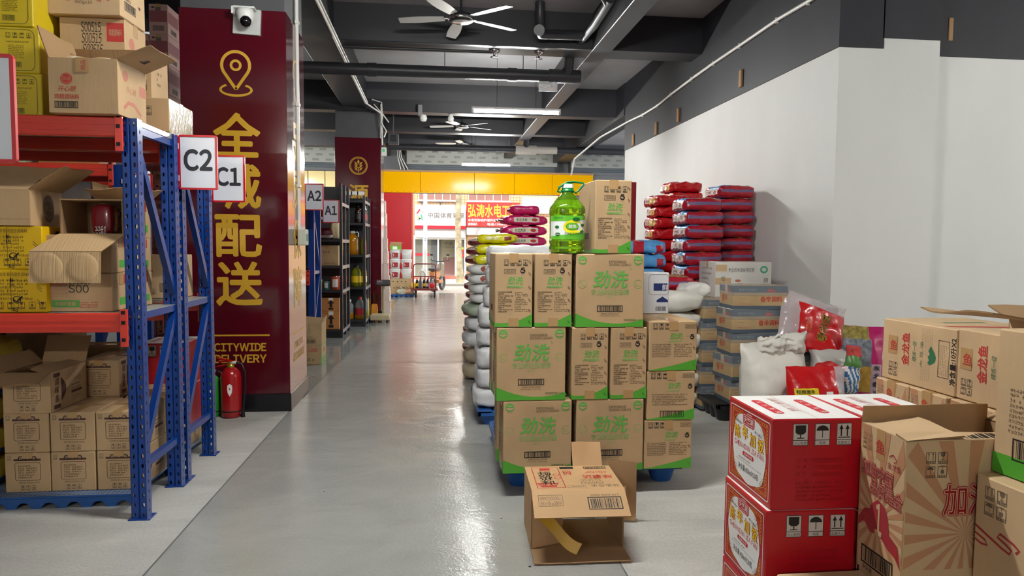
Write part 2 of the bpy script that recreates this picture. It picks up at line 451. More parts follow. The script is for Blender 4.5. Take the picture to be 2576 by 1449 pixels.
def soft(L, W, T, m, mats=None, N=10, px=.35, pn=.45, pinch=.35, sag=.0, wr=.006, ws=9, seed=0, z0=True, smooth=True, seam=None):
    """filled bag: superellipsoid from a cube grid; mats(face, s, t) -> material or None. returns (MB, project)"""
    mb = MB(); a, b, c = L/2, W/2, T/2
    off = Vector((seed*3.7, seed*1.3, seed*7.1))
    def S(x, y, z, lift=0):
        X, Y, Z = abs(x), abs(y), abs(z)
        r = ((Y**(2/pn)+Z**(2/pn))**(pn/px)+X**(2/px))**(px/2)
        x, y, z = x/r, y/r, z/r
        k = 1-pinch*abs(x)**3.2
        p = Vector((x*a, y*b*(1-.06*abs(x)**4), z*c*k))
        nz = noise.noise(Vector((p.x*ws*1.0, p.y*ws, p.z*ws*1.6))+off)*wr + noise.noise(Vector((p.x*ws*3, p.y*ws*2.2, p.z*ws*3))+off)*wr*.5
        # creases running to the ends
        nz += math.sin(p.y*60+seed)*wr*.35*abs(x)**3
        nn = Vector((x/a, y/b, z/c)).normalized()
        p += nn*(nz+lift)
        p.z -= sag*(1-(p.x/a)**2) if p.z > 0 else 0
        if z0: p.z = max(p.z, -c*.97)
        return p
    FA = {'R': lambda s_, t_: (1, s_, t_), 'L': lambda s_, t_: (-1, -s_, t_), 'B': lambda s_, t_: (-s_, 1, t_), 'F': lambda s_, t_: (s_, -1, t_), 'T': lambda s_, t_: (s_, t_, 1), 'D': lambda s_, t_: (s_, -t_, -1)}
    for k, fn in FA.items():
        nu = N if k in 'RL' else int(N*1.4); nv = max(4, int(N*.6)) if k in 'RLFB' else N
        V = [S(*fn(-1+2*i/nu, -1+2*j/nv)) for j in range(nv+1) for i in range(nu+1)]
        b0 = len(mb.v); mb.v += [tuple(p) for p in V]
        for j in range(nv):
            for i in range(nu):
                mm = (mats(k, -1+2*(i+.5)/nu, -1+2*(j+.5)/nv) if mats else None) or m
                mb.f.append((b0+j*(nu+1)+i, b0+j*(nu+1)+i+1, b0+(j+1)*(nu+1)+i+1, b0+(j+1)*(nu+1)+i)); mb.m.append(mb.mi(mm)); mb.sm.append(smooth)
    zmin = min(v[2] for v in mb.v)
    def draw_text(t, k, s0, t0, s1, t1, mm, bold=0):
        v, f, bb = glyphs(t, bold)
        V = []
        for p, q in v:
            s_ = s0+(s1-s0)*(p-bb[0])/(bb[2]-bb[0]); t_ = t0+(t1-t0)*(q-bb[1])/(bb[3]-bb[1])
            V.append(S(*FA[k](s_, t_), lift=.0018))
        mb.add(V, f, mm)
    def draw_disc(k, s_, t_, rs, rt, mm, n=16, lift=.0012):
        mb.add([S(*FA[k](s_, t_), lift=lift)]+[S(*FA[k](s_+rs*math.cos(2*PI*i/n), t_+rt*math.sin(2*PI*i/n)), lift=lift) for i in range(n)], [(0, 1+i, 1+(i+1) % n) for i in range(n)], mm)
    mb.text = draw_text; mb.disc = draw_disc; mb.S = S
    # stand the bag on z = 0
    def ground():
        zz = min(v[2] for v in mb.v); mb.v = [(p[0], p[1], p[2]-zz) for p in mb.v]; mb.top = max(v[2] for v in mb.v); return mb
    mb.ground = ground
    return mb

def pouch(W, H, T, m, mats=None, N=22, wr=.01, ws=7, seed=0, belly=0.0, edge=.5, slump=0.0, crumple=0.0):
    """flat bag with sealed edges: x width, z height from 0, front is -y; mats('F' or 'B', u, v)"""
    mb = MB(); off = Vector((seed*2.9, seed*4.1, seed*1.7))
    def S(u, v, side, lift=0):
        fu = max(0, 1-abs(u)**2.6)**edge; fv = max(0, 1-abs(v)**2.6)**edge
        if belly: fv = (max(0, 1-max(0, v)**1.6)**.75) * (1 if v > -.6 else max(0, 1-((-.6-v)/.4)**2.2*(1-belly))**.5)
        t = T/2*fu*fv
        x = u*W/2*(1-.10*fv*T/max(W, .01)) ; z = (v+1)/2*H
        if slump: x *= 1+slump*(-v)*.5
        q = Vector((x*ws, side*1.7, z*ws))+off
        n1 = noise.noise(q)*wr+noise.noise(q*2.3)*wr*.7 + (abs(noise.noise(q*1.6+Vector((9, 0, 3))))-.25)*wr*1.1
        e_ = min(1, (1-abs(u))*5)*min(1, (1-abs(v))*5)
        y = side*(t + lift) + n1*(.35+.65*e_) + crumple*noise.noise(Vector((x*3, z*3, seed)))
        z += n1*.5*(1 if v > -.9 else 0); x += noise.noise(Vector((z*9, seed, 2)))*wr*.8
        return Vector((x, y, z))
    for side in (-1, 1):
        V = [S(-1+2*i/N, -1+2*j/N, side) for j in range(N+1) for i in range(N+1)]
        b0 = len(mb.v); mb.v += [tuple(p) for p in V]
        for j in range(N):
            for i in range(N):
                mm = (mats('F' if side < 0 else 'B', -1+2*(i+.5)/N, -1+2*(j+.5)/N) if mats else None) or m
                f = (b0+j*(N+1)+i, b0+j*(N+1)+i+1, b0+(j+1)*(N+1)+i+1, b0+(j+1)*(N+1)+i)
                mb.f.append(f if side < 0 else f[::-1]); mb.m.append(mb.mi(mm)); mb.sm.append(True)
    # close the rim so that both sheets meet
    rim = [(-1+2*i/N, -1) for i in range(N)]+[(1, -1+2*j/N) for j in range(N)]+[(1-2*i/N, 1) for i in range(N)]+[(-1, 1-2*j/N) for j in range(N)]
    q = len(rim); V = [S(u, v, -1) for u, v in rim]+[S(u, v, 1) for u, v in rim]
    mb.add(V, [(q+k, q+(k+1) % q, (k+1) % q, k) for k in range(q)], m, True)
    def text(t, u0, v0, u1, v1, mm, bold=0, lift=.003, rot=False):
        v, f, bb = glyphs(t, 0)
        for w_, (ex, ey) in enumerate([(0, 0)] if not bold else [(-bold, -bold), (bold, -bold), (-bold, bold), (bold, bold)]):
            P = []
            for p, q_ in v:
                a = (p+ex-bb[0])/(bb[2]-bb[0]); c = (q_+ey-bb[1])/(bb[3]-bb[1])
                if rot: a, c = 1-c, a
                P.append(S(u0+(u1-u0)*a, v0+(v1-v0)*c, -1, lift+.0002*w_))
            mb.add(P, f, mm)
    def blob(u, v, ru, rv, mm, n=20, lift=.002):
        mb.add([S(u, v, -1, lift)]+[S(u+ru*math.cos(2*PI*k/n), v+rv*math.sin(2*PI*k/n), -1, lift) for k in range(n)], [(0, 1+k, 1+(k+1) % n) for k in range(n)], mm)
    def put(tilt=0, yaw=0, roll=0):
        mb.xf(Matrix.Rotation(R(yaw), 4, 'Z') @ Matrix.Rotation(R(tilt), 4, 'X') @ Matrix.Rotation(R(roll), 4, 'Y'))
        zz = min(p[2] for p in mb.v); mb.v = [(p[0], p[1], p[2]-zz) for p in mb.v]; return mb
    mb.text = text; mb.blob = blob; mb.put = put; mb.S = S
    return mb
# ================================================================== the room
def concrete(name, ca, cb, rough, strokes, grain, bump, stretch=(.5, 1.9, 1), dist=1.2, sc=1.5):
    m = mat(name, ca, rough); nt = m.node_tree; L = nt.links.new; b = nt.nodes['Principled BSDF']
    tc = nt.nodes.new('ShaderNodeTexCoord')
    def nz(scale, rot, stretch, detail, dist=0):
        mp = nt.nodes.new('ShaderNodeMapping'); mp.inputs['Rotation'].default_value = (0, 0, R(rot)); mp.inputs['Scale'].default_value = stretch
        n = nt.nodes.new('ShaderNodeTexNoise'); n.inputs['Scale'].default_value = scale; n.inputs['Detail'].default_value = detail; n.inputs['Distortion'].default_value = dist
        L(tc.outputs['Object'], mp.inputs[0]); L(mp.outputs[0], n.inputs['Vector']); return n.outputs[0]
    def mth(op, a, k):
        n = nt.nodes.new('ShaderNodeMath'); n.operation = op
        for i_, q in enumerate((a, k)):
            if isinstance(q, (int, float)): n.inputs[i_].default_value = q
            else: L(q, n.inputs[i_])
        return n.outputs[0]
    s1 = nz(sc, 25, stretch, 5, dist); s2 = nz(70, 0, (1, 1, 1), 2); s3 = nz(.8, 0, (1, 1, 1), 3)
    f = mth('ADD', mth('MULTIPLY', s1, strokes), mth('ADD', mth('MULTIPLY', s2, grain), mth('MULTIPLY', s3, 1-strokes-grain)))
    r = nt.nodes.new('ShaderNodeValToRGB'); r.color_ramp.elements[0].position = .36; r.color_ramp.elements[1].position = .64
    r.color_ramp.elements[0].color = lin(ca); r.color_ramp.elements[1].color = lin(cb); L(f, r.inputs[0])
    vo = nt.nodes.new('ShaderNodeTexVoronoi'); vo.inputs['Scale'].default_value = 3.2; L(tc.outputs['Object'], vo.inputs['Vector'])
    lt = mth('LESS_THAN', vo.outputs['Distance'], .022)
    mx = nt.nodes.new('ShaderNodeMix'); mx.data_type = 'RGBA'; L(lt, mx.inputs[0]); L(r.outputs[0], mx.inputs[6]); mx.inputs[7].default_value = lin('#3a3733'); L(mx.outputs[2], b.inputs['Base Color'])
    bp = nt.nodes.new('ShaderNodeBump'); bp.inputs['Strength'].default_value = bump; bp.inputs['Distance'].default_value = .03
    L(mth('ADD', s1, mth('MULTIPLY', s2, .12)), bp.inputs['Height']); L(bp.outputs[0], b.inputs['Normal'])
    return m
CONC = concrete('floor_concrete', '#9d9b96', '#c2c0ba', .5, .55, .25, .5)
AISLE = concrete('aisle_floor', '#8f8e8b', '#a3a19c', .16, .3, .2, .3, (1, 1.4, 1), .6, 2.6)
TILE = mat('polished_tile', '#7f827f', .1, var=.03, vs=2)
GROUT = mat('tile_joint', '#6d6f6d', .6)
SEAM = mat('floor_seam', '#5e5f5f', .6)
CEILG = mat('ceiling_grey', '#9b9a9c', .55, var=.1, vs=1.5, spec=.4)
BEAMG = mat('beam_grey', '#242429', .45, var=.1, vs=1.5, spec=.7)
WALLW = mat('wall_white', '#d9d8d5', .65, var=.045, vs=1.3, vstretch=(1, 1, .45), bump=.05, bs=5)
WALLD = mat('wall_dark', '#2e2e33', .6, var=.14, vs=1.8, vstretch=(1, 1, .4), spec=.35)
def st(name, mb, parent=None, **k):
    o = mb.build(name, parent, **k)
    if not parent: o['kind'] = 'structure'
    return o
mb = MB()
def fq(pts, m): mb.poly([(x, y, 0) for x, y in pts], m)
a0, a1, a2 = (-1.27, -6), (-1.19, 5.9), (-.98, 11.5)
a3 = (-.85, 19.9)
fq([a0, (.82, -6), (.82, 19.9), a3, a2, a1], AISLE)
fq([(-9, -6), a0, a1, (-9, 5.9)], CONC); fq([(-9, 5.9), a1, a2, a3, (-9, 19.9)], TILE)
fq([(.82, -6), (9, -6), (9, 19.9), (.82, 19.9)], CONC)
mb.poly([(-9, 19.9, -.15), (9, 19.9, -.15), (9, 19.9, 0), (-9, 19.9, 0)], CONC)
F = Face(mb, (0, 0, 0), (1, 0, 0), (0, 1, 0), 1, 1)
for y in (7.4, 8.2, 9.0, 9.8, 10.6, 11.4, 12.2): F.rect(-4, y, -1.19+max(0, (y-5.9)*.0375)-.02, y+.006, GROUT)
for x in (-1.6, -2.4): F.rect(x, 5.9, x+.006, 19, GROUT)
F.stroke([a0, a1, a2, a3], .008, SEAM); F.stroke([(.82, -6), (.82, 12)], .008, SEAM)
for y in (8.2, 13.1): F.rect(-1.1, y, .8, y+.01, SEAM)
st('floor', mb)
mb = MB(); mb.box(-9, 9, -6, 20.3, 4.32, 4.5, CEILG); st('ceiling', mb)
def beam(x0, x1, y0, y1, z0, m=BEAMG):
    b = MB(); b.box(x0, x1, y0, y1, z0, 4.33, m, c=.006); return st('ceiling_beam', b)
beam(-1.62, -1.2, -6, 19.9, 3.86)
beam(2.0, 2.25, -6, 12.9, 3.86); beam(2.0, 2.25, 13.2, 19.9, 3.86)
for y0, y1, z0 in ((1.0, 1.4, 3.87), (5.6, 6.0, 3.87), (8.75, 9.15, 3.87), (12.9, 13.2, 3.8), (15.6, 15.9, 3.87), (18.2, 18.5, 3.87)):
    beam(-9, 3.8, y0, y1, z0)
beam(3.42, 3.85, 12.36, 19.9, 3.75)
# right wall: white below, dark beam face above
def wallbox(name, x0, x1, y0, y1, zb, fdark, zt=4.33):
    b = MB(); b.box(x0, x1, y0, y1, 0, zb, WALLW); b.box(x0-.012, x1, y0-.012, y1+.0, zb, zt, WALLD)
    return st(name, b)
wallbox('wall_right', 3.45, 3.85, 5.68, 12.35, 3.11, None)
wallbox('wall_front', 3.85, 4.38, 5.68, 6.2, 3.2, None)
wallbox('wall_front_recess', 4.38, 9, 5.8, 6.2, 3.1, None)
b = MB(); b.box(8.9, 9.1, -6, 5.8, 0, 4.33, WALLW); st('wall_side', b)
b = MB(); b.box(-9, 9, -6.2, -6, 0, 4.33, WALLW); st('wall_back', b)
b = MB(); b.box(-9.2, -9, -6, 20, 0, 4.33, WALLD); st('wall_left', b)
# wooden pegs set in the dark band, white conduit along it
PEG = mat('peg_wood', '#a07a55', .7, var=.1)
ends = ['nearest the camera', 'second', 'third', 'fourth']
for i, (u, v) in enumerate([(1866, 198), (1708, 290), (1652, 323), (1594, 352)]):
    d = at(u, v, 1.0) - Vector((0, 0, EYE)); p = Vector((0, 0, EYE)) + d*(3.438/d.x)
    b = MB(); b.box(-.02, .005, -.03, .03, -.095, .095, PEG, c=.004)
    tag(b.build('wooden_peg', loc=(3.433, p.y, p.z)), ['small wooden peg on the dark wall band above the middle of the white wall', 'wooden peg on the dark band, second from the wall corner column', 'wooden peg on the dark band, third from the wall corner column', 'wooden peg on the dark band beside the far end of the white wall'][i], 'wooden peg', 'pegs in the dark wall band')
p = at(2393, 73, 5.78)
b = MB(); b.box(-.022, .022, -.01, .02, -.1, .1, PEG, c=.004)
tag(b.build('wooden_peg', loc=(p.x, 5.79, p.z)), 'wooden peg on the dark band facing the room at the right', 'wooden peg', 'pegs in the dark wall band')
WCON = mat('conduit_white', '#d8d5cf', .35)
pts = []
for u, v in ((2190, -100), (2040, 0), (1960, 47), (1865, 112), (1798, 157), (1742, 197), (1690, 236), (1655, 265), (1618, 288), (1580, 306)):
    d = at(u, v, 1.0)-Vector((0, 0, EYE)); p = Vector((0, 0, EYE))+d*(3.42/d.x); pts.append(p)
for u, v, Y in ((1510, 345, 13.6), (1445, 400, 15.2), (1437, 440, 15.6)): pts.append(at(u, v, Y))
b = MB(); b.tube(pts, .019, WCON, 8)
cw = tag(b.build('conduit'), 'white cable conduit sagging along the dark band of the right wall', 'cable conduit')
for p in pts[1:9:1]:
    b = MB(); b.box(-.006, .022, -.01, .01, -.028, .03, WCON); b.build('clip', cw, loc=p+Vector((.0, .06, -.0)))
# columns
PANEL = mat('column_panel_red', '#4d0a18', .13, coat=.4, var=.04, vs=2)
GREYP = mat('column_grey', '#4a4a4d', .6, var=.06)
SKB = mat('skirting_black', '#16161a', .25)
PGOLD = mat('gold_lettering', '#c79a2b', .35)
def column(cx_, cy_, wx, wy, ztop, draw):
    b = MB(); b.box(cx_-wx/2, cx_+wx/2, cy_-wy/2, cy_+wy/2, 0, 4.33, GREYP)
    b.box(cx_-wx/2-.012, cx_+wx/2+.012, cy_-wy/2-.012, cy_+wy/2+.012, .0, ztop, PANEL, c=.004)
    b.box(cx_-wx/2-.022, cx_+wx/2+.022, cy_-wy/2-.022, cy_+wy/2+.022, 0, .15, SKB, c=.003)
    fs = faces(b, wx+.024, wy+.024, ztop, (cx_, cy_, 0)); draw(fs)
    o = b.build('column'); o['kind'] = 'structure'; return o
def dr1(fs):
    f = fs['F']
    cx_ = .43
    # location pin
    y = 2.82
    n = 30; out = []; r = .108; tip = y-.19
    a0 = 218
    for k in range(n+1):
        th = R(-38+(256)*k/n); out.append((cx_+r*math.cos(th), y+r*math.sin(th)))
    out = [(cx_, tip)]+out+[(cx_, tip)]
    f.stroke(out, .024, PGOLD)
    f.ring(cx_, y, .046, .02, PGOLD)
    f.ring(cx_, tip-.004, .13, .019, PGOLD, a0=128, a1=412, ry=.055)
    for ch, yy in zip('全城配送', (2.085, 1.68, 1.287, .89)):
        f.text(ch, cx_-.176, yy, .352, PGOLD, bold=.03, w=.352)
    f.rect(.215, .632, .665, .645, PGOLD)
    f.text('CITYWIDE', .225, .508, .064, PGOLD, bold=.04, w=.41)
    f.text('DELIVERY', .225, .413, .064, PGOLD, bold=.04, w=.41)
    s = fs['R']
    for ch, yy in zip('品质保障', (2.10, 1.70, 1.27, .85)): s.text(ch, .21, yy, .34, PGOLD, bold=.03, w=.34)
    s.ring(.38, 2.85, .12, .02, PGOLD, a0=-30, a1=210); s.stroke([(.3, 2.72), (.38, 2.6), (.46, 2.72)], .02, PGOLD)
    s.rect(.15, .62, .61, .633, PGOLD); s.text('QUALITY', .21, .485, .066, PGOLD, bold=.04, w=.36); s.text('ASSURANCE', .15, .39, .066, PGOLD, bold=.04, w=.49)
column(-1.595, 6.25, .80, .74, 3.26, dr1)
def dr2(fs):
    f = fs['F']; c = .42; y = 2.82
    f.ring(c, y, .165, .014, PGOLD); f.ring(c, y, .142, .008, PGOLD)
    f.rect(c-.006, y-.13, c+.006, y-.02, PGOLD)
    for dy in (-.075, -.025, .025):
        for sg in (-1, 1):
            f.poly([(c+sg*.01, y+dy-.02), (c+sg*.05, y+dy), (c+sg*.075, y+dy+.05), (c+sg*.03, y+dy+.03)], PGOLD)
    f.poly([(c, y+.03), (c+.022, y+.07), (c, y+.12), (c-.022, y+.07)], PGOLD)
    f.text('源', c-.17, 2.14, .345, PGOLD, bold=.03, w=.345); f.text('头', c-.17, 1.7, .345, PGOLD, bold=.03, w=.345)
column(-1.37, 13.4, .80, .76, 3.33, dr2)
# second column's exit sign, camera and cables are with the fittings
# far wall
YW = 19.9
YEL = mat('fascia_yellow', '#e3a500', .16, bump=.06, bs=3, spec=.12)
REDW = mat('panel_red', '#b3121f', .3)
SHUT = mat('shutter_grey', '#8f959a', .4, metal=.4)
GREYW = mat('far_wall_grey', '#6a6a6c', .7)
b = MB()
b.box(-9, -1.42, YW, YW+.25, 0, 2.3, GREYW); b.box(-9, -.62, YW+.02, YW+.3, 2.85, 3.4, GREYW)
b.box(-9, 9, YW+.02, YW+.3, 3.42, 3.5, GREYW); b.box(-9, 9, YW+.25, YW+.4, 3.5, 4.33, GREYW)
b.box(3.75, 9, YW, YW+.25, 0, 3.42, GREYW); b.box(-1.42, -.62, YW+.05, YW+.25, 0, 2.9, GREYW)
b.box(-9, 9, YW+.26, YW+.4, 2.85, 3.42, GREYW)
st('wall_far', b)
b = MB()
xs = [-1.6, -.36, 1.16, 2.3, 3.4, 4.6]
for i in range(5): b.box(xs[i]+.004, xs[i+1]-.004, YW-.1, YW, 2.84, 3.42, YEL, c=.004)
b.box(-1.6, 4.6, YW-.12, YW+.02, 3.42, 3.47, PEG)
for i in range(36): b.box(-1.5+i*.165, -1.48+i*.165, YW-.106, YW-.1, 2.862, 2.874, DARKHOLE)
st('trim_1', b)
b = MB(); b.box(-1.45, -.6, YW-.03, YW+.05, .1, 2.84, REDW, c=.004); b.box(-.61, -.565, YW-.06, YW+.2, 0, 2.86, mat('jamb_salmon', '#d9624c', .4)); st('trim_2', b)
b = MB(); b.box(3.6, 3.75, YW-.03, YW+.05, .1, 2.84, REDW, c=.004); st('trim_3', b)
WARM = mat('glazed_panel', '#f3dc9a', .12, coat=.5)
b = MB()
for i in range(5): b.box(-3.9+i*.46, -3.46+i*.46, YW-.08, YW-.02, 2.9, 3.4, WARM, c=.004)
st('trim_4', b)
def shutter(x0, x1, label, z0=3.47):
    r = empty('roller_shutter', ((x0+x1)/2, YW+.02, z0))
    w_ = x1-x0; m = MB()
    n = 14; z1 = .2; V = []
    for k in range(n+1):
        z = z1*k/n; o = .028*math.sin(k*PI/2)
        V += [(-w_/2, o-.0, z), (w_/2, o, z)]
    m.add(V, [(2*k, 2*k+1, 2*k+3, 2*k+2) for k in range(n)], SHUT)
    m.build('curtain', r)
    m = MB(); m.box(-w_/2, w_/2, -.08, .2, z1-.03, z1+.46, mat('shutter_box', '#8f8f89', .55), c=.01)
    f = Face(m, (-w_/2, -.08, z1-.03), (1, 0, 0), (0, 0, 1), w_, .2)
    x = .15
    while x < w_-.35:
        for rr in range(3): f.rect(x+.1*rr, .05+.14*rr, x+.18+.1*rr, .11+.14*rr, mat('faint_stamp', '#74746e', .6))
        x += .36
    m.build('shutter_box', r)
    for s_ in (-1, 1):
        m = MB(); m.box(-.04, .04, -.05, .1, 0, .7, mat('rail_dark', '#2c2d30', .5)); m.build('guide_rail', r, loc=(s_*w_/2, 0, 0))
    tag(r, label, 'roller shutter', 'rolled up shutters'); return r
shutter(-.75, 3.55, 'wide grey rolled shutter above the yellow fascia over the open entrance')
shutter(3.95, 6.0, 'grey rolled shutter beyond the far end of the white wall')
shutter(-4.2, -1.75, 'grey rolled shutter seen left of the wheat sign column')
# ================================================================== ceiling fittings
PIPED = mat('drain_pipe_dark', '#2f3034', .4)
PIPEL = mat('drain_pipe_pale', '#b9b0a6', .5)
def drain(Y, x0, x1, z, label, pale=False):
    r = empty('drain_pipe', ((x0+x1)/2, Y, z)); o = Vector(((x0+x1)/2, Y, z))
    def part(n, pts, rr, m=PIPED):
        b = MB(); b.tube([Vector(p)-o for p in pts], rr, m, 16); return b.build(n, r)
    part('pipe', [(x0, Y, z), (x1, Y, z)], .08)
    for k in (.2, .55, .85): part('coupling', [(x0+(x1-x0)*k-.06, Y, z), (x0+(x1-x0)*k+.06, Y, z)], .09)
    return r, part
r, part = drain(9.4, -4.2, 1.98, 3.68, '')
part('tee', [(1.55, 9.4, 3.68), (1.98, 9.4, 3.68)], .092); part('riser', [(1.8, 9.4, 3.68), (1.8, 9.25, 3.95)], .075)
part('branch', [(1.8, 9.1, 3.95), (1.85, 8.7, 3.98), (1.9, 8.2, 4.02), (1.93, 7.6, 4.1)], .055, PIPED)
part('trap', [(1.82, 8.55, 3.98), (1.3, 8.5, 3.96), (1.27, 8.4, 3.98), (1.27, 8.4, 4.3)], .06)
part('clean_out', [(1.27, 8.4, 3.97), (1.24, 8.25, 3.93)], .065, PIPED)
part('stub', [(1.93, 7.7, 4.08), (1.86, 7.6, 4.12), (1.84, 7.5, 4.32)], .05); part('stub', [(1.98, 7.3, 4.1), (1.9, 7.15, 4.32)], .05)
part('hanger', [(-.05+.2, 9.4, 3.6), (-.05+.2, 9.4, 4.32)], .005)
part('hanger', [(1.2, 9.4, 3.6), (1.2, 9.4, 4.32)], .005)
tag(r, 'dark drain pipe with bends and a riser under the ceiling beyond the near fan', 'drain pipe')
b = MB(); q = pouch(.26, .14, .07, mat('plastic_bag_white', '#dedede', .35), N=14, wr=.03, ws=14, seed=4)
q.xf(Matrix.Translation((1.54, 9.38, 3.47)))
tag(q.build('plastic_bag'), 'crumpled white plastic bag tied under the drain pipe elbow', 'plastic bag')
r, part = drain(16.6, -1.1, 4.6, 3.67, '')
part('sleeve', [(1.95, 16.6, 3.67), (2.45, 16.6, 3.67)], .115, PIPEL); part('pale_section', [(2.45, 16.6, 3.67), (2.95, 16.6, 3.67)], .09, PIPEL)
part('riser', [(2.2, 16.6, 3.67), (2.2, 16.4, 4.0)], .07); part('branch', [(2.2, 16.4, 3.95), (2.28, 15.2, 4.1)], .05, PIPEL)
part('trap', [(2.2, 16.2, 3.98), (1.3, 16.1, 3.95), (1.25, 16, 4.32)], .05)
for x in (.9, 1.75, 3.9): part('hanger', [(x, 16.6, 3.6), (x, 16.6, 4.32)], .006)
tag(r, 'farther drain pipe with a pale sleeve crossing under the ceiling near the entrance', 'drain pipe')

BLADE = mat('fan_blade', '#c9c9c6', .3, metal=.3); FANB = mat('fan_motor', '#26272a', .3, metal=.3); CHROME = mat('chrome', '#c4c4c4', .12, metal=1)
def fan(x, y, z, rot, label):
    r = empty('ceiling_fan', (x, y, z), R(rot))
    b = MB(); b.tube([(0, 0, .07), (0, 0, 4.32-z)], .013, FANB, 8); b.build('down_rod', r)
    b = MB(); b.lathe([(.02, 4.25-z), (.06, 4.32-z)], FANB, 16); b.build('canopy', r)
    b = MB(); b.lathe([(.03, .08), (.06, .06), (.13, .03), (.145, 0), (.14, -.03), (.1, -.045), (.0, -.048)], FANB, 28, fm=[FANB, FANB, FANB, CHROME, FANB, CHROME]); b.build('motor', r)
    for k in range(5):
        b = MB(); t = R(9); L0, L1 = .13, .70; P = []
        for i in range(7):
            f = i/6; xx = L0+.06+(L1-L0-.06)*f; ww = .05+.02*math.sin(f*PI*.9); c_ = 0
            for s_ in (-1, 1): P.append((xx, s_*ww, s_*ww*math.tan(t)-.012*f))
        F = [(2*i, 2*i+1, 2*i+3, 2*i+2) for i in range(6)]
        P2 = [(a, b_, c_-.004) for a, b_, c_ in P]
        b.add(P, [f[::-1] for f in F], BLADE, True); b.add(P2, F, BLADE, True)
        b.box(L0-.02, L0+.14, -.02, .02, -.002, .006, CHROME)
        a = b.build('blade', r, rz=R(72*k))
    tag(r, label, 'ceiling fan', 'ceiling fans'); return r
p = at(1160, 46, 7.9); fan(p.x, p.y, p.z, 26, 'near ceiling fan with five pale blades, hung before the drain pipe')
p = at(1163, 317, 15); fan(p.x, p.y, p.z, 26, 'small far ceiling fan beyond the lit tube')
p = at(1165, 372, 17.9); fan(p.x, p.y, p.z+.1, 40, 'farthest ceiling fan, half hidden by the pale sleeved pipe')

TUBEM = mat('tube_glow', '#fbfcf8', .3, emit=TUBE_L)
LAMPW = mat('lamp_body_white', '#d9d9d6', .4)
def tube_lamp(x, y, z, L, label, group='tube lamps'):
    r = empty('tube_lamp', (x, y, z))
    b = MB(); b.box(-L/2, L/2, -.03, .03, .022, .06, LAMPW, c=.006); b.build('housing', r)
    b = MB(); b.tube([(-L/2+.03, 0, 0), (L/2-.03, 0, 0)], .019, TUBEM, 14); b.build('tube', r)
    for s_ in (-1, 1):
        b = MB(); b.box(-.018, .018, -.025, .025, -.022, .06, LAMPW, c=.004); b.build('end_cap', r, loc=(s_*(L/2-.015), 0, 0))
        b = MB(); b.tube([(0, 0, .06), (0, 0, 4.32-z)], .003, BLACKP, 5); b.build('suspension_wire', r, loc=(s_*L*.22, 0, 0))
    tag(r, label, 'tube lamp', group); return r
tube_lamp(1.185, 10.0, 3.3, 1.28, 'bright tube lamp hung below the dark beam beyond the near fan')
tube_lamp(1.256, 16.7, 3.3, 1.2, 'far bright tube lamp hung before the yellow fascia')
tube_lamp(.25, 3.1, 3.3, 1.28, 'tube lamp hung over the near aisle')
tube_lamp(-2.4, -4.6, 3.3, 1.28, 'tube lamp added behind the camera for fill light')  # unseen lamp, added only as weak fill
tube_lamp(7.4, 2.4, 3.3, 1.28, 'tube lamp hung in the bay at the right')
tube_lamp(-4.6, 13.6, 3.3, 1.28, 'tube lamp added behind the lettered column to light the left aisle')  # unseen lamp added to brighten the left aisle a little
tube_lamp(-4.6, 16.0, 3.3, 1.28, 'tube lamp added left of the wheat sign column to light the aisle')  # another unseen lamp added for light in the left aisle
# white conduits under the left beam
b = MB()
b.tube([(-1.168, y, 3.838) for y in (2, 5, 9, 12.4)], .019, WCON, 8)
b.tube([(-1.138, y, 3.845) for y in (2, 5, 9, 12.4)], .011, WCON, 8)
b.tube([(-1.168, 12.4, 3.838), (-.94, 12.85, 3.75), (-.93, 12.98, 3.2)], .015, WCON, 8)
tag(b.build('conduit'), 'white cable conduit running along the left ceiling beam', 'cable conduit')
b = MB()
b.tube([at(958, 262, 12.86), at(960, 310, 12.86), at(972, 330, 12.86), at(966, 345, 12.86)], .012, WCON, 6)
b.tube([at(935, 250, 12.86), at(960, 258, 12.86), at(962, 300, 12.86)], .012, WCON, 6)
b.tube([at(940, 262, 12.86), at(965, 290, 12.86), at(978, 308, 12.86)], .012, WCON, 6)
for k in range(3): b.tube([(-1.0+.04*k, 19.7, 4.1), (-.98+.05*k, 19.7, 3.8), (-.9+.1*k, 19.7, 3.47)], .012, WCON, 6)
tag(b.build('loose_cable'), 'white loose cables bunched at the top of the wheat sign column', 'cable')
# conduit with socket box on the first column's right side
X = -1.175
r = empty('socket_conduit', (X, 6.28, 1.4))
b = MB(); b.tube([(0, 0, .12), (0, 0, 2.6)], .017, WCON, 8); b.build('conduit', r)
b = MB(); b.box(-.0, .07, -.07, .07, -.02, .12, mat('socket_grey', '#b9bcae', .5), c=.006); b.box(.07, .076, -.03, .03, .02, .08, mat('socket_green', '#5f8a70', .5)); b.build('socket_box', r)
for z in (.5, 1.2, 1.9): b = MB(); b.box(-.01, .02, -.03, .03, z-.012, z+.012, WCON); b.build('clip', r)
tag(r, 'white conduit down the column side ending in a grey socket box', 'conduit')
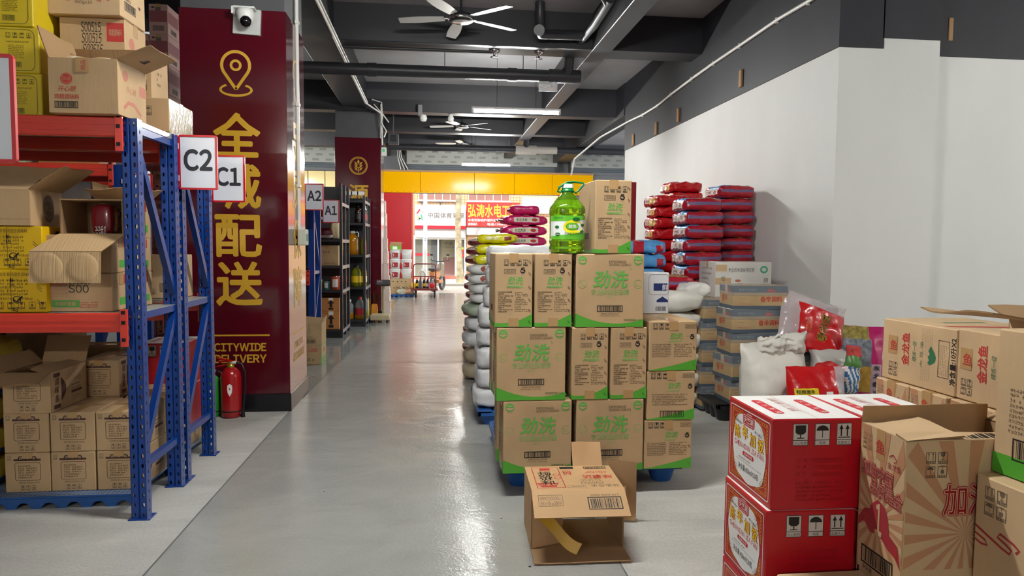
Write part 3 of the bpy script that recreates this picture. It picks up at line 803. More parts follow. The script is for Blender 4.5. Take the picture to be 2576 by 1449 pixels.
# cctv camera on the first column
r = empty('security_camera', (-1.48, 5.85, 3.16))
b = MB(); b.box(-.105, .105, -.008, .02, -.1, .1, mat('camera_plate', '#b9bab8', .5), c=.002); b.build('mounting_plate', r, rot=(0, R(3), 0))
b = MB(); b.box(-.08, .085, -.11, -.008, .075, .09, LAMPW, c=.004); b.box(-.09, -.075, -.11, -.008, .03, .085, LAMPW); b.build('bracket', r)
b = MB(); b.lathe([(.0, .055), (.06, .05), (.068, .02), (.062, -.03), (.05, -.055), (.03, -.072), (0, -.078)], LAMPW, 24, c=(.01, -.08, .02)); b.build('housing', r)
b = MB(); b.lathe([(0, .045), (.03, .034), (.043, .01), (.042, -.012), (.03, -.035), (0, -.045)], mat('lens_black', '#0c0d12', .08), 20, c=(.02, -.115, -.03)); b.build('lens_ball', r)
tag(r, 'white dome security camera on a grey plate high on the lettered column', 'security camera')
# camera, bulbs, sensors
p = at(988, 350, 15.0)
r = empty('security_camera', p)
b = MB(); b.box(-.1, .12, -.02, .2, -.1, .12, GREYP, c=.01); b.build('housing', r); b = MB(); b.box(-.05, .08, -.04, -.02, -.05, .08, BLACKP, c=.01); b.build('lens_plate', r)
b = MB(); b.tube([(0, .1, .1), (0, .1, 4.32-p.z)], .02, GREYP, 6); b.build('stem', r)
tag(r, 'dark boxy camera hung beside the top of the wheat sign column', 'security camera')
p = at(1065, 295, 12.83); r = empty('alarm_lamp', p)
b = MB(); b.lathe([(0, -.08), (.05, -.07), (.07, -.02), (.06, .02), (.05, .04)], mat('lamp_glass', '#cfcfcb', .1), 14); b.build('globe', r)
b = MB(); b.box(-.1, -.02, -.04, .12, .03, .22, mat('lamp_box', '#77787a', .5), c=.01); b.build('base_box', r)
tag(r, 'small glass globe lamp with grey box on the dark beam left of the lit tube', 'lamp')
p = at(1134, 300, 13.05); b = MB(); b.lathe([(0, -.06), (.05, -.04), (.06, .02), (.04, .06), (.04, 3.8-p.z)], mat('lamp_glass', '#cfcfcb', .1), 14)
tag(b.build('smoke_detector', loc=p), 'small pale detector under the dark beam right of the globe lamp', 'detector')
for (u, v, lab) in ((1243, 148, 'small chrome sprinkler head under the near beam'), (1355, 150, 'chrome sprinkler head beside the dark pipe riser')):
    p = at(u, v, 8.95); b = MB(); b.lathe([(.0, -.05), (.05, -.05), (.05, -.045), (.012, -.04), (.02, 0), (.07, .02), (.07, .04)], CHROME, 14)
    tag(b.build('sprinkler', loc=(p.x, p.y, 3.83)), lab, 'sprinkler', 'sprinkler heads')
b = MB(); p0 = at(862, 132, 8.95); b.tube([(p0.x, 8.95, 3.845), (at(1243, 148, 8.95).x, 8.95, 3.845)], .018, PIPED, 8)
tag(b.build('sprinkler_pipe'), 'thin pipe run under the near beam to a sprinkler head', 'pipe')
p = Vector((-.906, 13.06, at(965, 378, 13).z)); r = empty('exit_sign', p); b = MB(); b.box(-.045, .045, -.03, .03, -.1, .06, LAMPW, c=.005); b.build('case', r)
b = MB(); b.box(-.02, .02, -.035, -.03, -.03, .03, mat('exit_green', '#3fae6a', .4, emit=.15)); b.build('panel', r)
tag(r, 'small white box with a green panel hung at the right of the wheat sign column', 'exit sign')
# ================================================================== racks on the left
def slot_strip(mb, x0, x1, z0, z1, y, m, pitch=.05, hw=.006, hh=.0115):
    """a post face (facing -y) with real oval slots"""
    cx_ = (x0+x1)/2; n = max(1, round((z1-z0)/pitch)); p = (z1-z0)/n
    for k in range(n):
        a = z0+k*p; b = a+p; c = (a+b)/2
        O = [(x1, c), (x1, b), (cx_, b), (x0, b), (x0, c), (x0, a), (cx_, a), (x1, a)]
        I = [(cx_+hw*math.cos(R(45*q))*(1 if q % 4 == 0 else 1.15 if q % 2 else 1), c+hh*math.sin(R(45*q))*(1 if q % 4 == 2 else 1.15)) for q in range(8)]
        V = [(X, y, Z) for X, Z in O]+[(X, y, Z) for X, Z in I]+[(X, y+.012, Z) for X, Z in I]
        mb.add(V, [(q, 8+q, 8+(q+1) % 8, (q+1) % 8) for q in range(8)], m)
        mb.add(V, [(8+q, 16+q, 16+(q+1) % 8, 8+(q+1) % 8) for q in range(8)], m)
def make_post(H, detail=True):
    m = MB(); w_ = .075; d = .06; x0, x1 = -w_/2, w_/2
    if detail:
        slot_strip(m, x0, -.006, 0, H, 0, RACKB); slot_strip(m, .006, x1, 0, H, 0, RACKB)
        m.poly([(-.006, 0, 0), (0, .006, 0), (0, .006, H), (-.006, 0, H)], RACKB); m.poly([(0, .006, 0), (.006, 0, 0), (.006, 0, H), (0, .006, H)], RACKB)
    else: m.box(x0, x1, 0, .003, 0, H, RACKB)
    m.box(x1-.003, x1, 0, d, 0, H, RACKB); m.box(x0, x0+.003, 0, d, 0, H, RACKB)
    m.box(x0, x0+.02, d-.003, d, 0, H, RACKB); m.box(x1-.02, x1, d-.003, d, 0, H, RACKB)
    if detail:
        f = Face(m, (x1, 0, 0), (0, 1, 0), (0, 0, 1), d, H)
        k = .03
        while k < H-.02: f.rect(.024, k, .032, k+.016, DARKHOLE); k += .05
    return m
def bar(name, p, q, wd, th, par, m=RACKB):
    """flat bar from p to q lying in an end frame (thin along x)"""
    b = MB(); p = Vector(p); q = Vector(q); d = (q-p).normalized(); s = Vector((1, 0, 0)); u = d.cross(s).normalized()
    V = [a+s*i*th/2+u*j*wd/2 for a in (p, q) for i in (-1, 1) for j in (-1, 1)]
    b.add(V, [(0, 1, 3, 2), (4, 6, 7, 5), (0, 4, 5, 1), (2, 3, 7, 6), (0, 2, 6, 4), (1, 5, 7, 3)], m)
    return b.build(name, par)
_post = {}
def rack(x1, y0, label, D=.54, L=2.0, H=2.0, detail=True, levels=(1.05, 2.0), group='blue and red steel racks'):
    r = empty('warehouse_rack', (x1, y0, 0))
    for xx, det in ((-.0375, detail), (-L+.0375, False)):
        for yy in (0, D-.06):
            key = (H, det)
            if key not in _post:
                _post[key] = make_post(H, det).build('upright', r, loc=(xx, yy, 0)); o = _post[key]
            else:
                o = bpy.data.objects.new('upright', _post[key].data); COL.objects.link(o); o.parent = r; o.location = (xx, yy, 0)
            b = MB(); b.box(-.05, .055, -.015, .075, 0, .006, RACKB); b.build('foot_plate', o)
        a, c = .05, D-.05
        bar('diagonal_brace', (xx+.012, a, 1.86), (xx+.012, c, 1.12), .04, .03, r); bar('diagonal_brace', (xx+.012, c, 1.0), (xx+.012, a, .34), .04, .03, r)
        for z in (.27, 1.03, 1.95): bar('cross_brace', (xx+.012, a, z), (xx+.012, c, z), .035, .03, r)
    for z in levels:
        for k, yy in enumerate((-.012, D-.02)):
            b = MB(); zb = z-.095
            y_a, y_b = (yy-.02, yy+.02)
            b.box(-L+.075, -.075, y_a, y_b, zb, z, RACKR, c=.006)
            for q in (.03, .06): b.box(-L+.08, -.08, y_a-.003, y_a+.002, zb+q-.004, zb+q+.004, RACKR)
            bm_ = b.build('beam', r)
            b = MB()
            for xx in (-.075, -L+.075):
                s_ = 1 if xx > -1 else -1
                b.box(min(xx, xx+s_*.012)-.012, max(xx, xx+s_*.012)+.012, y_a-.012, y_a, z-.165, z+.02, RACKR, c=.002)
                for q in (-.14, -.055, -.005): b.box(xx-.004, xx+.014, y_a-.014, y_a-.0125, z+q, z+q+.018, DARKHOLE)
            b.build('beam_connector', bm_)
        b = MB(); n = 8
        for i in range(n): b.box(-L+.05+(L-.06)*i/n+.002, -L+.05+(L-.06)*(i+1)/n-.002, .005, D-.03, z-.03, z-.001, STEEL, c=.002)
        b.build('shelf_panel', r)
    tag(r, label, 'rack', group)
    return r
XR = -1.435
rack(XR, 3.6, 'blue and red steel rack nearest the camera, carrying the C2 sign on its rear post')
rack(XR, 4.19, 'blue and red steel rack back to back with the front one, carrying the C1 sign')
rack(-2.41, 5.75, 'steel rack seen dimly behind the two front racks', detail=False)
rack(-1.45, 7.5, 'blue steel rack carrying the A2 sign, behind the lettered column', detail=False)
rack(-1.45, 8.7, 'blue steel rack carrying the A1 sign, beside the black shelving', detail=False)
SIGNR = mat('sign_frame_red', '#c3141d', .3, coat=.4); SHEET = mat('sign_sheet', '#d9dbe2', .25, var=.02, bump=.02, bs=6)
def sign(t, x, y, z, label, w_=.21, h=.3):
    r = empty('aisle_sign', (x, y, z))
    b = MB(); W2 = w_/2; t_ = .011
    f = Face(b, (-W2, -.006, -h/2), (1, 0, 0), (0, 0, 1), w_, h)
    f.rframe(0, 0, w_, h, t_, .012, SIGNR)
    o = f._rr(0, 0, w_, h, .012); n = len(o)
    V = [f.P(p[0], p[1], 1) for p in o] + [f.P(p[0], p[1], 1)+Vector((0, .012, 0)) for p in o]
    b.add(V, [(n+k, n+(k+1) % n, (k+1) % n, k) for k in range(n)], SIGNR); b.poly([V[n+k] for k in reversed(range(n))], SIGNR)
    b.build('frame', r)
    b = MB(); b.box(-W2+.008, W2-.008, -.004, 0, -h/2+.008, h/2-.008, SHEET)
    f = Face(b, (-W2, -.004, -h/2), (1, 0, 0), (0, 0, 1), w_, h)
    if t: f.text(t, w_*.5, h*.36, h*.36, mat('sign_ink', '#2e2e33', .5), lay=1, bold=.045, w=w_*.70, al='c')
    b.build('sheet', r)
    b = MB()
    for zz in (-.09, .09): b.box(-W2-.03, -W2+.005, -.008, .012, zz-.018, zz+.018, mat('clip_white', '#c9ccd0', .4), c=.003)
    b.build('clip', r)
    tag(r, label, 'sign', 'red framed aisle signs')
sign('C2', -1.33, 4.155, 1.853, 'red framed sign reading C2 on the blue rack post', .212, .308)
sign('C1', -1.335, 4.755, 1.817, 'red framed sign reading C1 partly covered by the C2 sign', .212, .306)
sign('A2', -1.335, 8.06, 1.92, 'red framed sign reading A2 beside the lettered column')
sign('A1', -1.325, 9.26, 1.815, 'red framed sign reading A1 in front of the black shelving')
sign('', -1.262, 2.1, 1.766, 'red framed sign cut by the left edge of the photo', .212, .30)
sign('', -2.285, 5.74, 1.78, 'small red framed sign seen dimly between the rack posts', .2, .3)
m = make_post(2.0); o = m.build('upright_post', loc=(-1.42, 2.1, 0)); tag(o, 'blue rack post just outside the left edge holding the cut off sign', 'rack post')

# ---- printing for the rack cartons
BRN = INKB
def d_sauce(fs):
    f = fs['F']; w, h = f.W, f.H
    f.rect(w*.2, h*.80, w*.8, h*.85, BRN)
    for i, ch in enumerate('调味酱'):
        x = w*(.35+.15*i); f.disc(x, h*.865, h*.06, BRN, n=14); f.text(ch, x, h*.83, h*.075, KR2, 2, al='c')
    f.rframe(w*.22, h*.3, w*.79, h*.76, .0022, .012, BRN)
    f.lines(w*.29, h*.36, w*.73, h*.71, 6, BRN, 4)
    f.text('保质期:常温避光保存', w*.3, h*.22, h*.05, INKLG, al='l')
    f.icons(w*.34, h*.05, w*.09, 3, .35, INKLG, kinds='gus'); f.icons(w*.06, h*.82, w*.085, 1, .3, INKLG, kinds='a')
    s = fs['R']; w, h = s.W, s.H
    s.rect(w*.08, h*.85, w*.25, h*.95, BRN); s.rect(w*.08, h*.05, w*.25, h*.15, BRN)
    s.text('调味酱', w*.165, h*.64, h*.19, BRN, vert=True, bold=.01, gap=1.15)
    s.poly([(w*.28+w*.13*math.sin(PI*k/16), h*(.2+.62*k/16)) for k in range(17)], BRN)
    s.rect(w*.55, h*.5, w*.8, h*.53, INKLG); s.rect(w*.55, h*.42, w*.82, h*.445, INKLG); s.rect(w*.55, h*.3, w*.85, h*.38, BRN); s.lines(w*.55, h*.12, w*.85, h*.26, 3, INKLG, 8)
    s.lines(w*.6, h*.6, w*.85, h*.72, 3, INKLG, 9)
    t = fs['T']; t.rect(t.W*.1, t.H*.46, t.W*.9, t.H*.54, mat('tape_dark_print', '#94744c', .3, coat=.3), 2)
YELB = mat('carton_yellow', '#e0b400', .5, var=.04, vs=6); YELB2 = mat('carton_lemon', '#d0b41a', .5, var=.04)
INKY = mat('ink_on_yellow', '#6b5316', .6)
def d_yel(fs):
    f = fs['F']; w, h = f.W, f.H
    f.text('产品名称:骨汤固态调味料', w*.42, h*.84, h*.09, INKY, w=w*.42)
    f.lines(w*.5, h*.40, w*.82, h*.80, 5, INKY, 5); f.lines(w*.5, h*.3, w*.9, h*.38, 1, INKY, 6)
    f.icons(w*.46, h*.08, w*.072, 5, .6, INKY, kinds='augsg', h=1.15)
    f.stroke([(w*.62, h*.02), (w*.62, h*.98)], .0015, INK, 2)
    f.text('正宇', w*.66, h*.80, h*.11, INK, 2, rot=90, al='r', bold=.02); f.text('品', w*.69, h*.02, h*.12, INK, 2, rot=90, bold=.02); f.ring(w*.68, h*.3, h*.09, .004, INK, 2); f.stroke([(w*.64, h*.3), (w*.68, h*.25), (w*.74, h*.38)], .008, INK, 2)
    f.staples(w*.93, (h*.2, h*.55), .022)
    s = fs['R']; s.disc(s.W*.5, s.H*.7, s.H*.14, BRN, ry=s.H*.2)
def d_lemon(fs):
    f = fs['F']; w, h = f.W, f.H; g = mat('ink_olive', '#5d5a16', .6)
    f.rframe(w*.2, h*.05, w*.95, h*.95, .003, .03, g)
    f.lines(w*.66, h*.32, w*.84, h*.62, 8, g, 6); f.lines(w*.64, h*.66, w*.9, h*.71, 1, g, 9)
    f.icons(w*.64, h*.76, w*.05, 4, .5, g, kinds='agus', h=1.2); f.barcode(w*.66, h*.12, w*.80, h*.24, g, fr=.002)
    f.disc(w*.5, h*.8, h*.045, INKG)
REDPR = INKR
def d_chicken(fs):
    f = fs['F']; w, h = f.W, f.H
    f.disc(w*.26, h*.62, h*.105, REDPR); f.ring(w*.26, h*.62, h*.09, .002, KR, 2); f.text('乐达', w*.26, h*.59, h*.07, KR, 2, al='c')
    f.text('开心厨', w*.26, h*.39, h*.10, REDPR, al='c', shear=.15, bold=.005)
    f.text('鸡精调味料', w*.26, h*.25, h*.095, REDPR, al='c', bold=.012, w=w*.36)
    f.barcode(w*.08, h*.09, w*.42, h*.21, fr=.003)
    f.staples(w*.955, (), .02)
    s = fs['R']; w, h = s.W, s.H
    s.disc(w*.27, h*.76, h*.1, INKF); s.text('开心厨', w*.45, h*.46, h*.13, INKF, al='c', shear=.15); s.stroke([(w*.2, h*.15), (w*.35, h*.28), (w*.55, h*.28), (w*.8, h*.12)], h*.07, INKF)
    s.rect(w*.76, h*.5, w*.97, h*.7, INKF)
def d_ribbon(fs):
    f = fs['F']; w, h = f.W, f.H
    f.disc(w*.2, h*.97, h*.1, INKF, a0=180, a1=360); f.text('开心厨', w*.48, h*.66, h*.16, BRN, al='c', shear=.15); f.rect(w*.7, h*.9, w*.92, h, INKR)
    n = 16; top = []; bot = []
    for k in range(n+1):
        a = R(150-120*k/n); top.append((w*.5+w*.22*math.cos(a)*1.1, h*.1+h*.48*math.sin(a))); bot.append((w*.5+w*.2*math.cos(a)*1.1, h*.02+h*.36*math.sin(a)))
    f.poly(top+bot[::-1], INKF)
    f.text('鸡精调味料', w*.5, h*.42, h*.1, KR, 2, al='c', w=w*.3)
    for sg in (-1, 1): f.stroke([(w*(.5+sg*.2), h*.22), (w*(.5+sg*.26), h*.34), (w*(.5+sg*.33), h*.26), (w*(.5+sg*.4), h*.3)], h*.08, INKF)
    f.text('960gx10', w*.5, h*.16, h*.06, BRN, al='c')
    s = fs['R']; w, h = s.W, s.H; s.lines(w*.15, h*.3, w*.5, h*.8, 7, BRN, 5); s.barcode(w*.15, h*.14, w*.6, h*.28)
    for q in (.3, .5, .7): s.rect(w*.72, h*q, w*.8, h*(q+.05), BRN)
def d_batch(fs):
    f = fs['F']; w, h = f.W, f.H
    f.rect(w*.72, h*.58, w*.98, h*.92, INKR); f.text('鸡精调味料', w*.85, h*.68, h*.13, KR2, 2, al='c', w=w*.2)
    for k in range(4): f.text('S00515' if k < 3 else 'S0051', w*.33, h*(.74-.2*k), h*.18, INK, 1, shear=.1*k, w=w*.3)
    fs['R'].disc(fs['R'].W*.3, fs['R'].H*.6, fs['R'].H*.12, INKF)
def d_small(fs):
    f = fs['F']; w, h = f.W, f.H
    f.rframe(w*.07, h*.68, w*.32, h*.92, .003, .008, INKR); f.lines(w*.09, h*.71, w*.3, h*.89, 2, INKR, 4)
    for k in range(7): f.rect(w*.08, h*(.4+.035*k), w*.34, h*(.407+.035*k), INKF)
    f.rect(w*.08, h*.12, w*.5, h*.3, INKG); f.barcode(w*.1, h*.14, w*.48, h*.28, KR, 2, fr=0)
    f.text('S00519', w*.34, h*.72, h*.2, INK, 2, w=w*.34); f.text('S00', w*.34, h*.5, h*.2, INK, 2); f.lines(w*.5, h*.1, w*.78, h*.28, 3, INKR, 6)
    s = fs['R']; w, h = s.W, s.H; s.rect(w*.4, h*.7, w*.72, h*.95, INKR); s.rect(w*.4, h*.14, w*.8, h*.34, INKG); s.lines(w*.05, h*.6, w*.3, h*.85, 3, INKF, 3)
def d_plain(fs):
    f = fs['F']; w, h = f.W, f.H
    f.lines(w*.1, h*.6, w*.5, h*.8, 3, INKLG, 3); f.icons(w*.1, h*.1, w*.08, 4, .4, INKLG); f.barcode(w*.6, h*.15, w*.9, h*.35, INKLG)
    fs['R'].lines(fs['R'].W*.3, fs['R'].H*.3, fs['R'].W*.6, fs['R'].H*.6, 3, INKLG, 5)

# ---- floor pallets (thin perforated boards)
def board_pallet(x0, x1, y0, y1, label):
    h = .065; r = empty('plastic_pallet', ((x0+x1)/2, (y0+y1)/2, 0)); W = x1-x0; D = y1-y0
    b = MB(); b.box(-W/2, W/2, -D/2, D/2, h-.012, h, BLUEP, c=.002, fm={'T': mat('dusty_deck', '#8a97a8', .7, var=.12, vs=9)})
    f = Face(b, (-W/2, -D/2, h), (1, 0, 0), (0, 1, 0), W, D)
    x = .02
    while x < W-.02:
        y = .02
        while y < .12: f.rect(x-.008, y-.006, x+.008, y+.006, BLUEP); y += .022
        x += .024
    b.build('deck', r)
    sk = (MB(), MB()); n = max(3, int(W/.12)); q = W/n
    for k in range(n):
        P = [(-W/2+q*k, h-.012), (-W/2+q*k, 0), (-W/2+q*(k+.2), 0)]+[(-W/2+q*(k+.5)-.3*q*math.cos(PI*i/6), .032*math.sin(PI*i/6)) for i in range(7)]+[(-W/2+q*(k+.8), 0), (-W/2+q*(k+1), 0), (-W/2+q*(k+1), h-.012)]
        for b, yy in zip(sk, (-D/2, D/2-.02)):
            V = [(X, yy, Z) for X, Z in P]+[(X, yy+.02, Z) for X, Z in P]; c_ = len(P)
            b.add(V, [tuple(range(c_)), tuple(reversed(range(c_, 2*c_)))]+[(i, c_+i, c_+(i+1) % c_, (i+1) % c_) for i in range(c_)], BLUEP)
    for b in sk: b.build('skirt', r)
    tag(r, label, 'pallet'); return r
board_pallet(-3.3, -1.57, 3.80, 4.3, 'low blue perforated plastic pallet under the front rack')
board_pallet(-3.3, -1.57, 4.33, 5.0, 'low blue plastic pallet under the rear rack with the C1 sign')
SW, SD, SH, Z0 = .228, .36, .212, .066
xs = [-1.565-SW*(k+.5)-.002*k for k in range(3)]
first = carton('carton', SW-.004, SD, SH, 'sauce carton at the bottom right of the front grid, half behind the blue post', draw=d_sauce, group='sauce cartons under the front rack', loc=(xs[0], 3.87+SD/2, Z0), axis='y', drop=.03)
G = 'sauce cartons under the front rack'
jit = random.Random(3)
def sauce(x, y, z, lab): return clone(first, (x, y, z), R(jit.uniform(-1.2, 1.2)), lab, G)
sauce(xs[1], 3.87+SD/2, Z0, 'sauce carton at the bottom centre of the front grid'); sauce(xs[2], 3.87+SD/2, Z0, 'sauce carton at the bottom left of the front grid')
sauce(xs[0], 3.87+SD/2, Z0+SH+.002, 'sauce carton in the second layer, right, half behind the blue post'); sauce(xs[1], 3.87+SD/2, Z0+SH+.002, 'sauce carton in the second layer, middle, with a dusty top')
sauce(xs[2], 3.87+SD/2, Z0+SH+.002, 'sauce carton in the second layer, left, under the open carton')
for z, l in ((Z0, 'bottom'), (Z0+SH+.002, 'upper')):
    sauce(-1.69, 4.43, z, l+' sauce carton behind the front grid, right, beside the middle blue posts'); sauce(-1.94, 4.43, z, l+' sauce carton behind the front grid, under the set back carton')
sauce(-1.94, 4.43, Z0+2*SH+.004, 'sauce carton set back on top of the second layer, right of the open one')
open_carton('carton', SW+.01, SD, SH, {'F': 108, 'B': 25, 'L': 40, 'R': -80}, 'open sauce carton with raised and drooping flaps on the bottom stack', 'open carton', G, draw=d_sauce, loc=(xs[2]+.02, 4.04, Z0+2*SH+.004), rz=R(-1.5), fl={'F': .12, 'R': .1, 'L': .1, 'B': .16})
b = MB(); f = Face(b, (0, 0, 0), (0, 1, 0), (0, 0, 1), .05, .06); b.box(-.001, .0003, 0, .05, 0, .06, WHITE); f.barcode(.004, .004, .046, .05, INKLG, fr=0)
tag(b.build('sticker', loc=(xs[2]+.02+.12, 4.10, Z0+2*SH+.1)), 'white barcode sticker on the side of the open sauce carton', 'sticker')
# deep cartons in the shade
carton('carton', .3, .25, .24, 'dim carton with small marks deep in the lower rack, above the set back carton', draw=d_plain, loc=(-2.13, 4.75, .49), m=KRD)
carton('carton', .3, .3, .43, 'plain dim carton standing deep in the lower rack', draw=d_plain, loc=(-2.13, 4.78, .066), m=KRD)
SACKY = mat('sack_yellow', '#b9a13a', .5, var=.08); SACKB = mat('sack_blue', '#1f3f86', .5); SACKO = mat('sack_orange', '#cc5a2c', .5)
def mk_y(k, s_, t_):
    if k == 'F': return SACKB if t_ < -.3 else (SACKO if -.1 < t_ < .45 and s_ > .2 else None)
    if k in 'RL': return SACKB if t_ < -.3 else None
q = soft(.45, .4, .17, SACKY, mk_y, N=12, wr=.008, seed=3).ground()
y0 = q.build('sack', loc=(-2.54, 4.06, .066)); tag(y0, 'yellow and blue sack at the floor, left edge of the lower rack', 'sack', 'yellow and blue sacks in the lower rack')
for k in range(1, 5): clone(y0, (-2.54+.01*(k % 2), 4.06, .066+q.top*.93*k), R(3*(-1)**k), ['', 'yellow and blue sack, second from the floor at the left edge', 'yellow and blue sack, third from the floor at the left edge', 'yellow and blue sack, fourth from the floor at the left edge', 'yellow and blue sack on top of the stack at the left edge'][k])

# ---- middle shelf
Z1 = 1.051
a = carton('carton', .42, .27, .21, 'lower yellow carton on the middle shelf', cat='carton', m=YELB, draw=d_yel, group='yellow cartons on the middle shelf', loc=(-2.09, 3.745, Z1), tape=False, axis='')
clone(a, (-2.10, 3.75, Z1+.211), R(-.8), 'upper yellow carton on the middle shelf under the open kraft carton')
def d_oval(fs):
    s = fs['R']; s.disc(s.W*.55, s.H*.5, s.H*.3, INKLG, ry=s.H*.4); s.ring(s.W*.55, s.H*.5, s.H*.27, .002, KR, 2); s.text('新品', s.W*.55, s.H*.42, s.H*.18, KR, 2, al='c')
    fs['F'].rect(.0, .03, fs['F'].W, .032, CUT)
open_carton('carton', .36, .3, .175, {'R': 55, 'L': 60, 'B': 20, 'F': -60}, 'open kraft carton with a raised flap on top of the yellow cartons', m=KR, draw=d_oval, loc=(-2.112, 3.74, Z1+.423), fl={'R': .2, 'B': .15, 'F': .12, 'L': .15})
c1 = carton('carton', .31, .2, .19, 'small carton stamped S00519 on the shelf under the tipped open carton', m=KR, draw=d_small, group='small cartons on the middle shelf', loc=(-1.745, 3.745, Z1), axis='x')
clone(c1, (-1.745, 3.75, Z1+.191), 0, 'small carton hidden behind the hanging flap, carrying the tipped carton')
c2 = carton('carton', .2, .2, .185, 'lowest of the small cartons beside the front rack end brace', m=KR, draw=d_small, group='small cartons on the middle shelf', loc=(-1.665, 3.97, Z1), axis='x')
clone(c2, (-1.665, 3.97, Z1+.186), R(1), 'middle one of the small cartons beside the front rack end brace')
open_carton('carton', .2, .2, .2, {'F': 60, 'R': 50, 'L': 10, 'B': 60}, 'open small carton with spread flaps on top beside the rack end brace', draw=d_small, loc=(-1.665, 3.97, Z1+.372), fl={'F': .1, 'R': .09, 'L': .09, 'B': .1})
# tipped open carton: open end to the camera
tip = empty('carton', (-1.685, 3.66, Z1+.383))
w_, h_, d_ = .295, .175, .27
b = MB(); t = .006
b.box(-w_/2, w_/2, 0, d_, 0, t, KIN, fm={'D': KR}); b.box(-w_/2, w_/2, 0, d_, h_-t, h_, KIN, fm={'T': KR}); b.box(-w_/2, -w_/2+t, 0, d_, t, h_-t, KIN, fm={'L': KR, 'F': CUT}); b.box(w_/2-t, w_/2, 0, d_, t, h_-t, KIN, fm={'R': KR, 'F': CUT}); b.box(-w_/2, w_/2, d_-t, d_, 0, h_, KIN, fm={'B': KR})
b.build('body', tip)
fp = Vector((-w_/2, 0, 0)); dn = Vector((-.3, -.75, -.75)).normalized()
mbf = MB()
A = Vector((-w_/2-.005, -.002, .0)); B_ = Vector((w_/2+.012, -.002, 0)); sh = Vector((-.085, -.10, -.085))
FLP = mat('flap_inside_board', '#c2a176', .8, bump=.25, bs=120, bstretch=(1, .02, .02))
C_ = A+sh; D_ = B_+sh+Vector((.012, 0, 0)); E_ = C_+Vector((.0, -.012, -.15)); F_ = D_+Vector((-.0, -.012, -.15))
for P_ in ((A, B_, D_, C_), (C_, D_, F_, E_)):
    n_ = (P_[1]-P_[0]).cross(P_[3]-P_[0]).normalized()*.004
    if n_.y > 0: n_ = -n_
    mbf.poly([P_[0]+n_, P_[3]+n_, P_[2]+n_, P_[1]+n_], FLP); mbf.poly(list(P_), KR)
    for i in range(4): mbf.poly([P_[i], P_[(i+1) % 4], P_[(i+1) % 4]+n_, P_[i]+n_], CUT)
ux = (D_-C_).normalized(); uy = (C_-E_).normalized(); ff = Face(mbf, E_+Vector((0, -.005, 0)), ux, uy, (D_-C_).length, .15)
for cx_ in (.075, .225):
    n = 28; V = []; 
    for r_, l_ in ((.072, 0.5), (.066, 5), (.05, 7.5), (0.001, 8.5)):
        for k in range(n): V.append(ff.P(cx_*ff.W/.3+r_*math.cos(2*PI*k/n), .075+r_*math.sin(2*PI*k/n), l_))
    mbf.add(V, [(i*n+k, i*n+(k+1) % n, (i+1)*n+(k+1) % n, (i+1)*n+k) for i in range(3) for k in range(n)], FLP, True)
fl = mbf.build('flap', tip)
tag(tip, 'open carton lying on its side with an embossed two-circle flap hanging from the middle shelf', 'open carton')
REDPK = mat('pouch_dark_red', '#7d0f1d', .2, coat=.4)
q = soft(.1, .1, .15, REDPK, None, N=8, pinch=.1, wr=.004, seed=9).ground()
q.text('洽洽香瓜', 'F', -.5, -.3, .5, .5, WHITE)
tag(q.build('snack_pouch', loc=(-1.665, 3.76, Z1+.39)), 'shiny dark red snack pouch inside the tipped open carton', 'pouch')
# rear rack, middle shelf
carton('carton', .3, .23, .27, 'kraft carton with dark print on the rear rack shelf beside the end posts', m=KR2, draw=d_plain, loc=(-1.71, 4.6, Z1), axis='x')
carton('carton', .26, .22, .24, 'plain kraft carton deeper on the rear rack shelf, behind the small cartons', m=KR, draw=d_plain, loc=(-2.05, 4.5, Z1))
carton('carton', .3, .25, .3, 'open topped looking carton at the back of the front rack shelf', m=KRD, draw=d_plain, loc=(-2.0, 4.55, Z1+.241))

for i, (x, y, w_, h2) in enumerate(((-2.36, 4.5, .3, .34), (-2.72, 4.5, .34, .4), (-2.4, 4.1, .26, .3))):  # added cartons: they block the bright view through the shelf so it stays dark
    carton('carton', w_, .22, h2, 'kraft carton added to darken the middle shelf, %s' % ['behind the open one', 'farthest left behind the open one', 'left behind the yellow ones'][i], m=KRD, draw=d_plain, loc=(x, y, Z1), group='cartons added to darken the middle shelf')
for i, (x, w_, h2) in enumerate(((-2.5, .34, .84), (-2.88, .34, .86))):  # added cartons that fill the bright gap low in the rack
    carton('carton', w_, .3, h2, 'carton added to darken the rear pallet behind the sacks, %s' % ['right one', 'left one'][i], m=KRD, draw=d_plain, loc=(x, 4.8, .066), group='cartons added to darken the rear pallet')
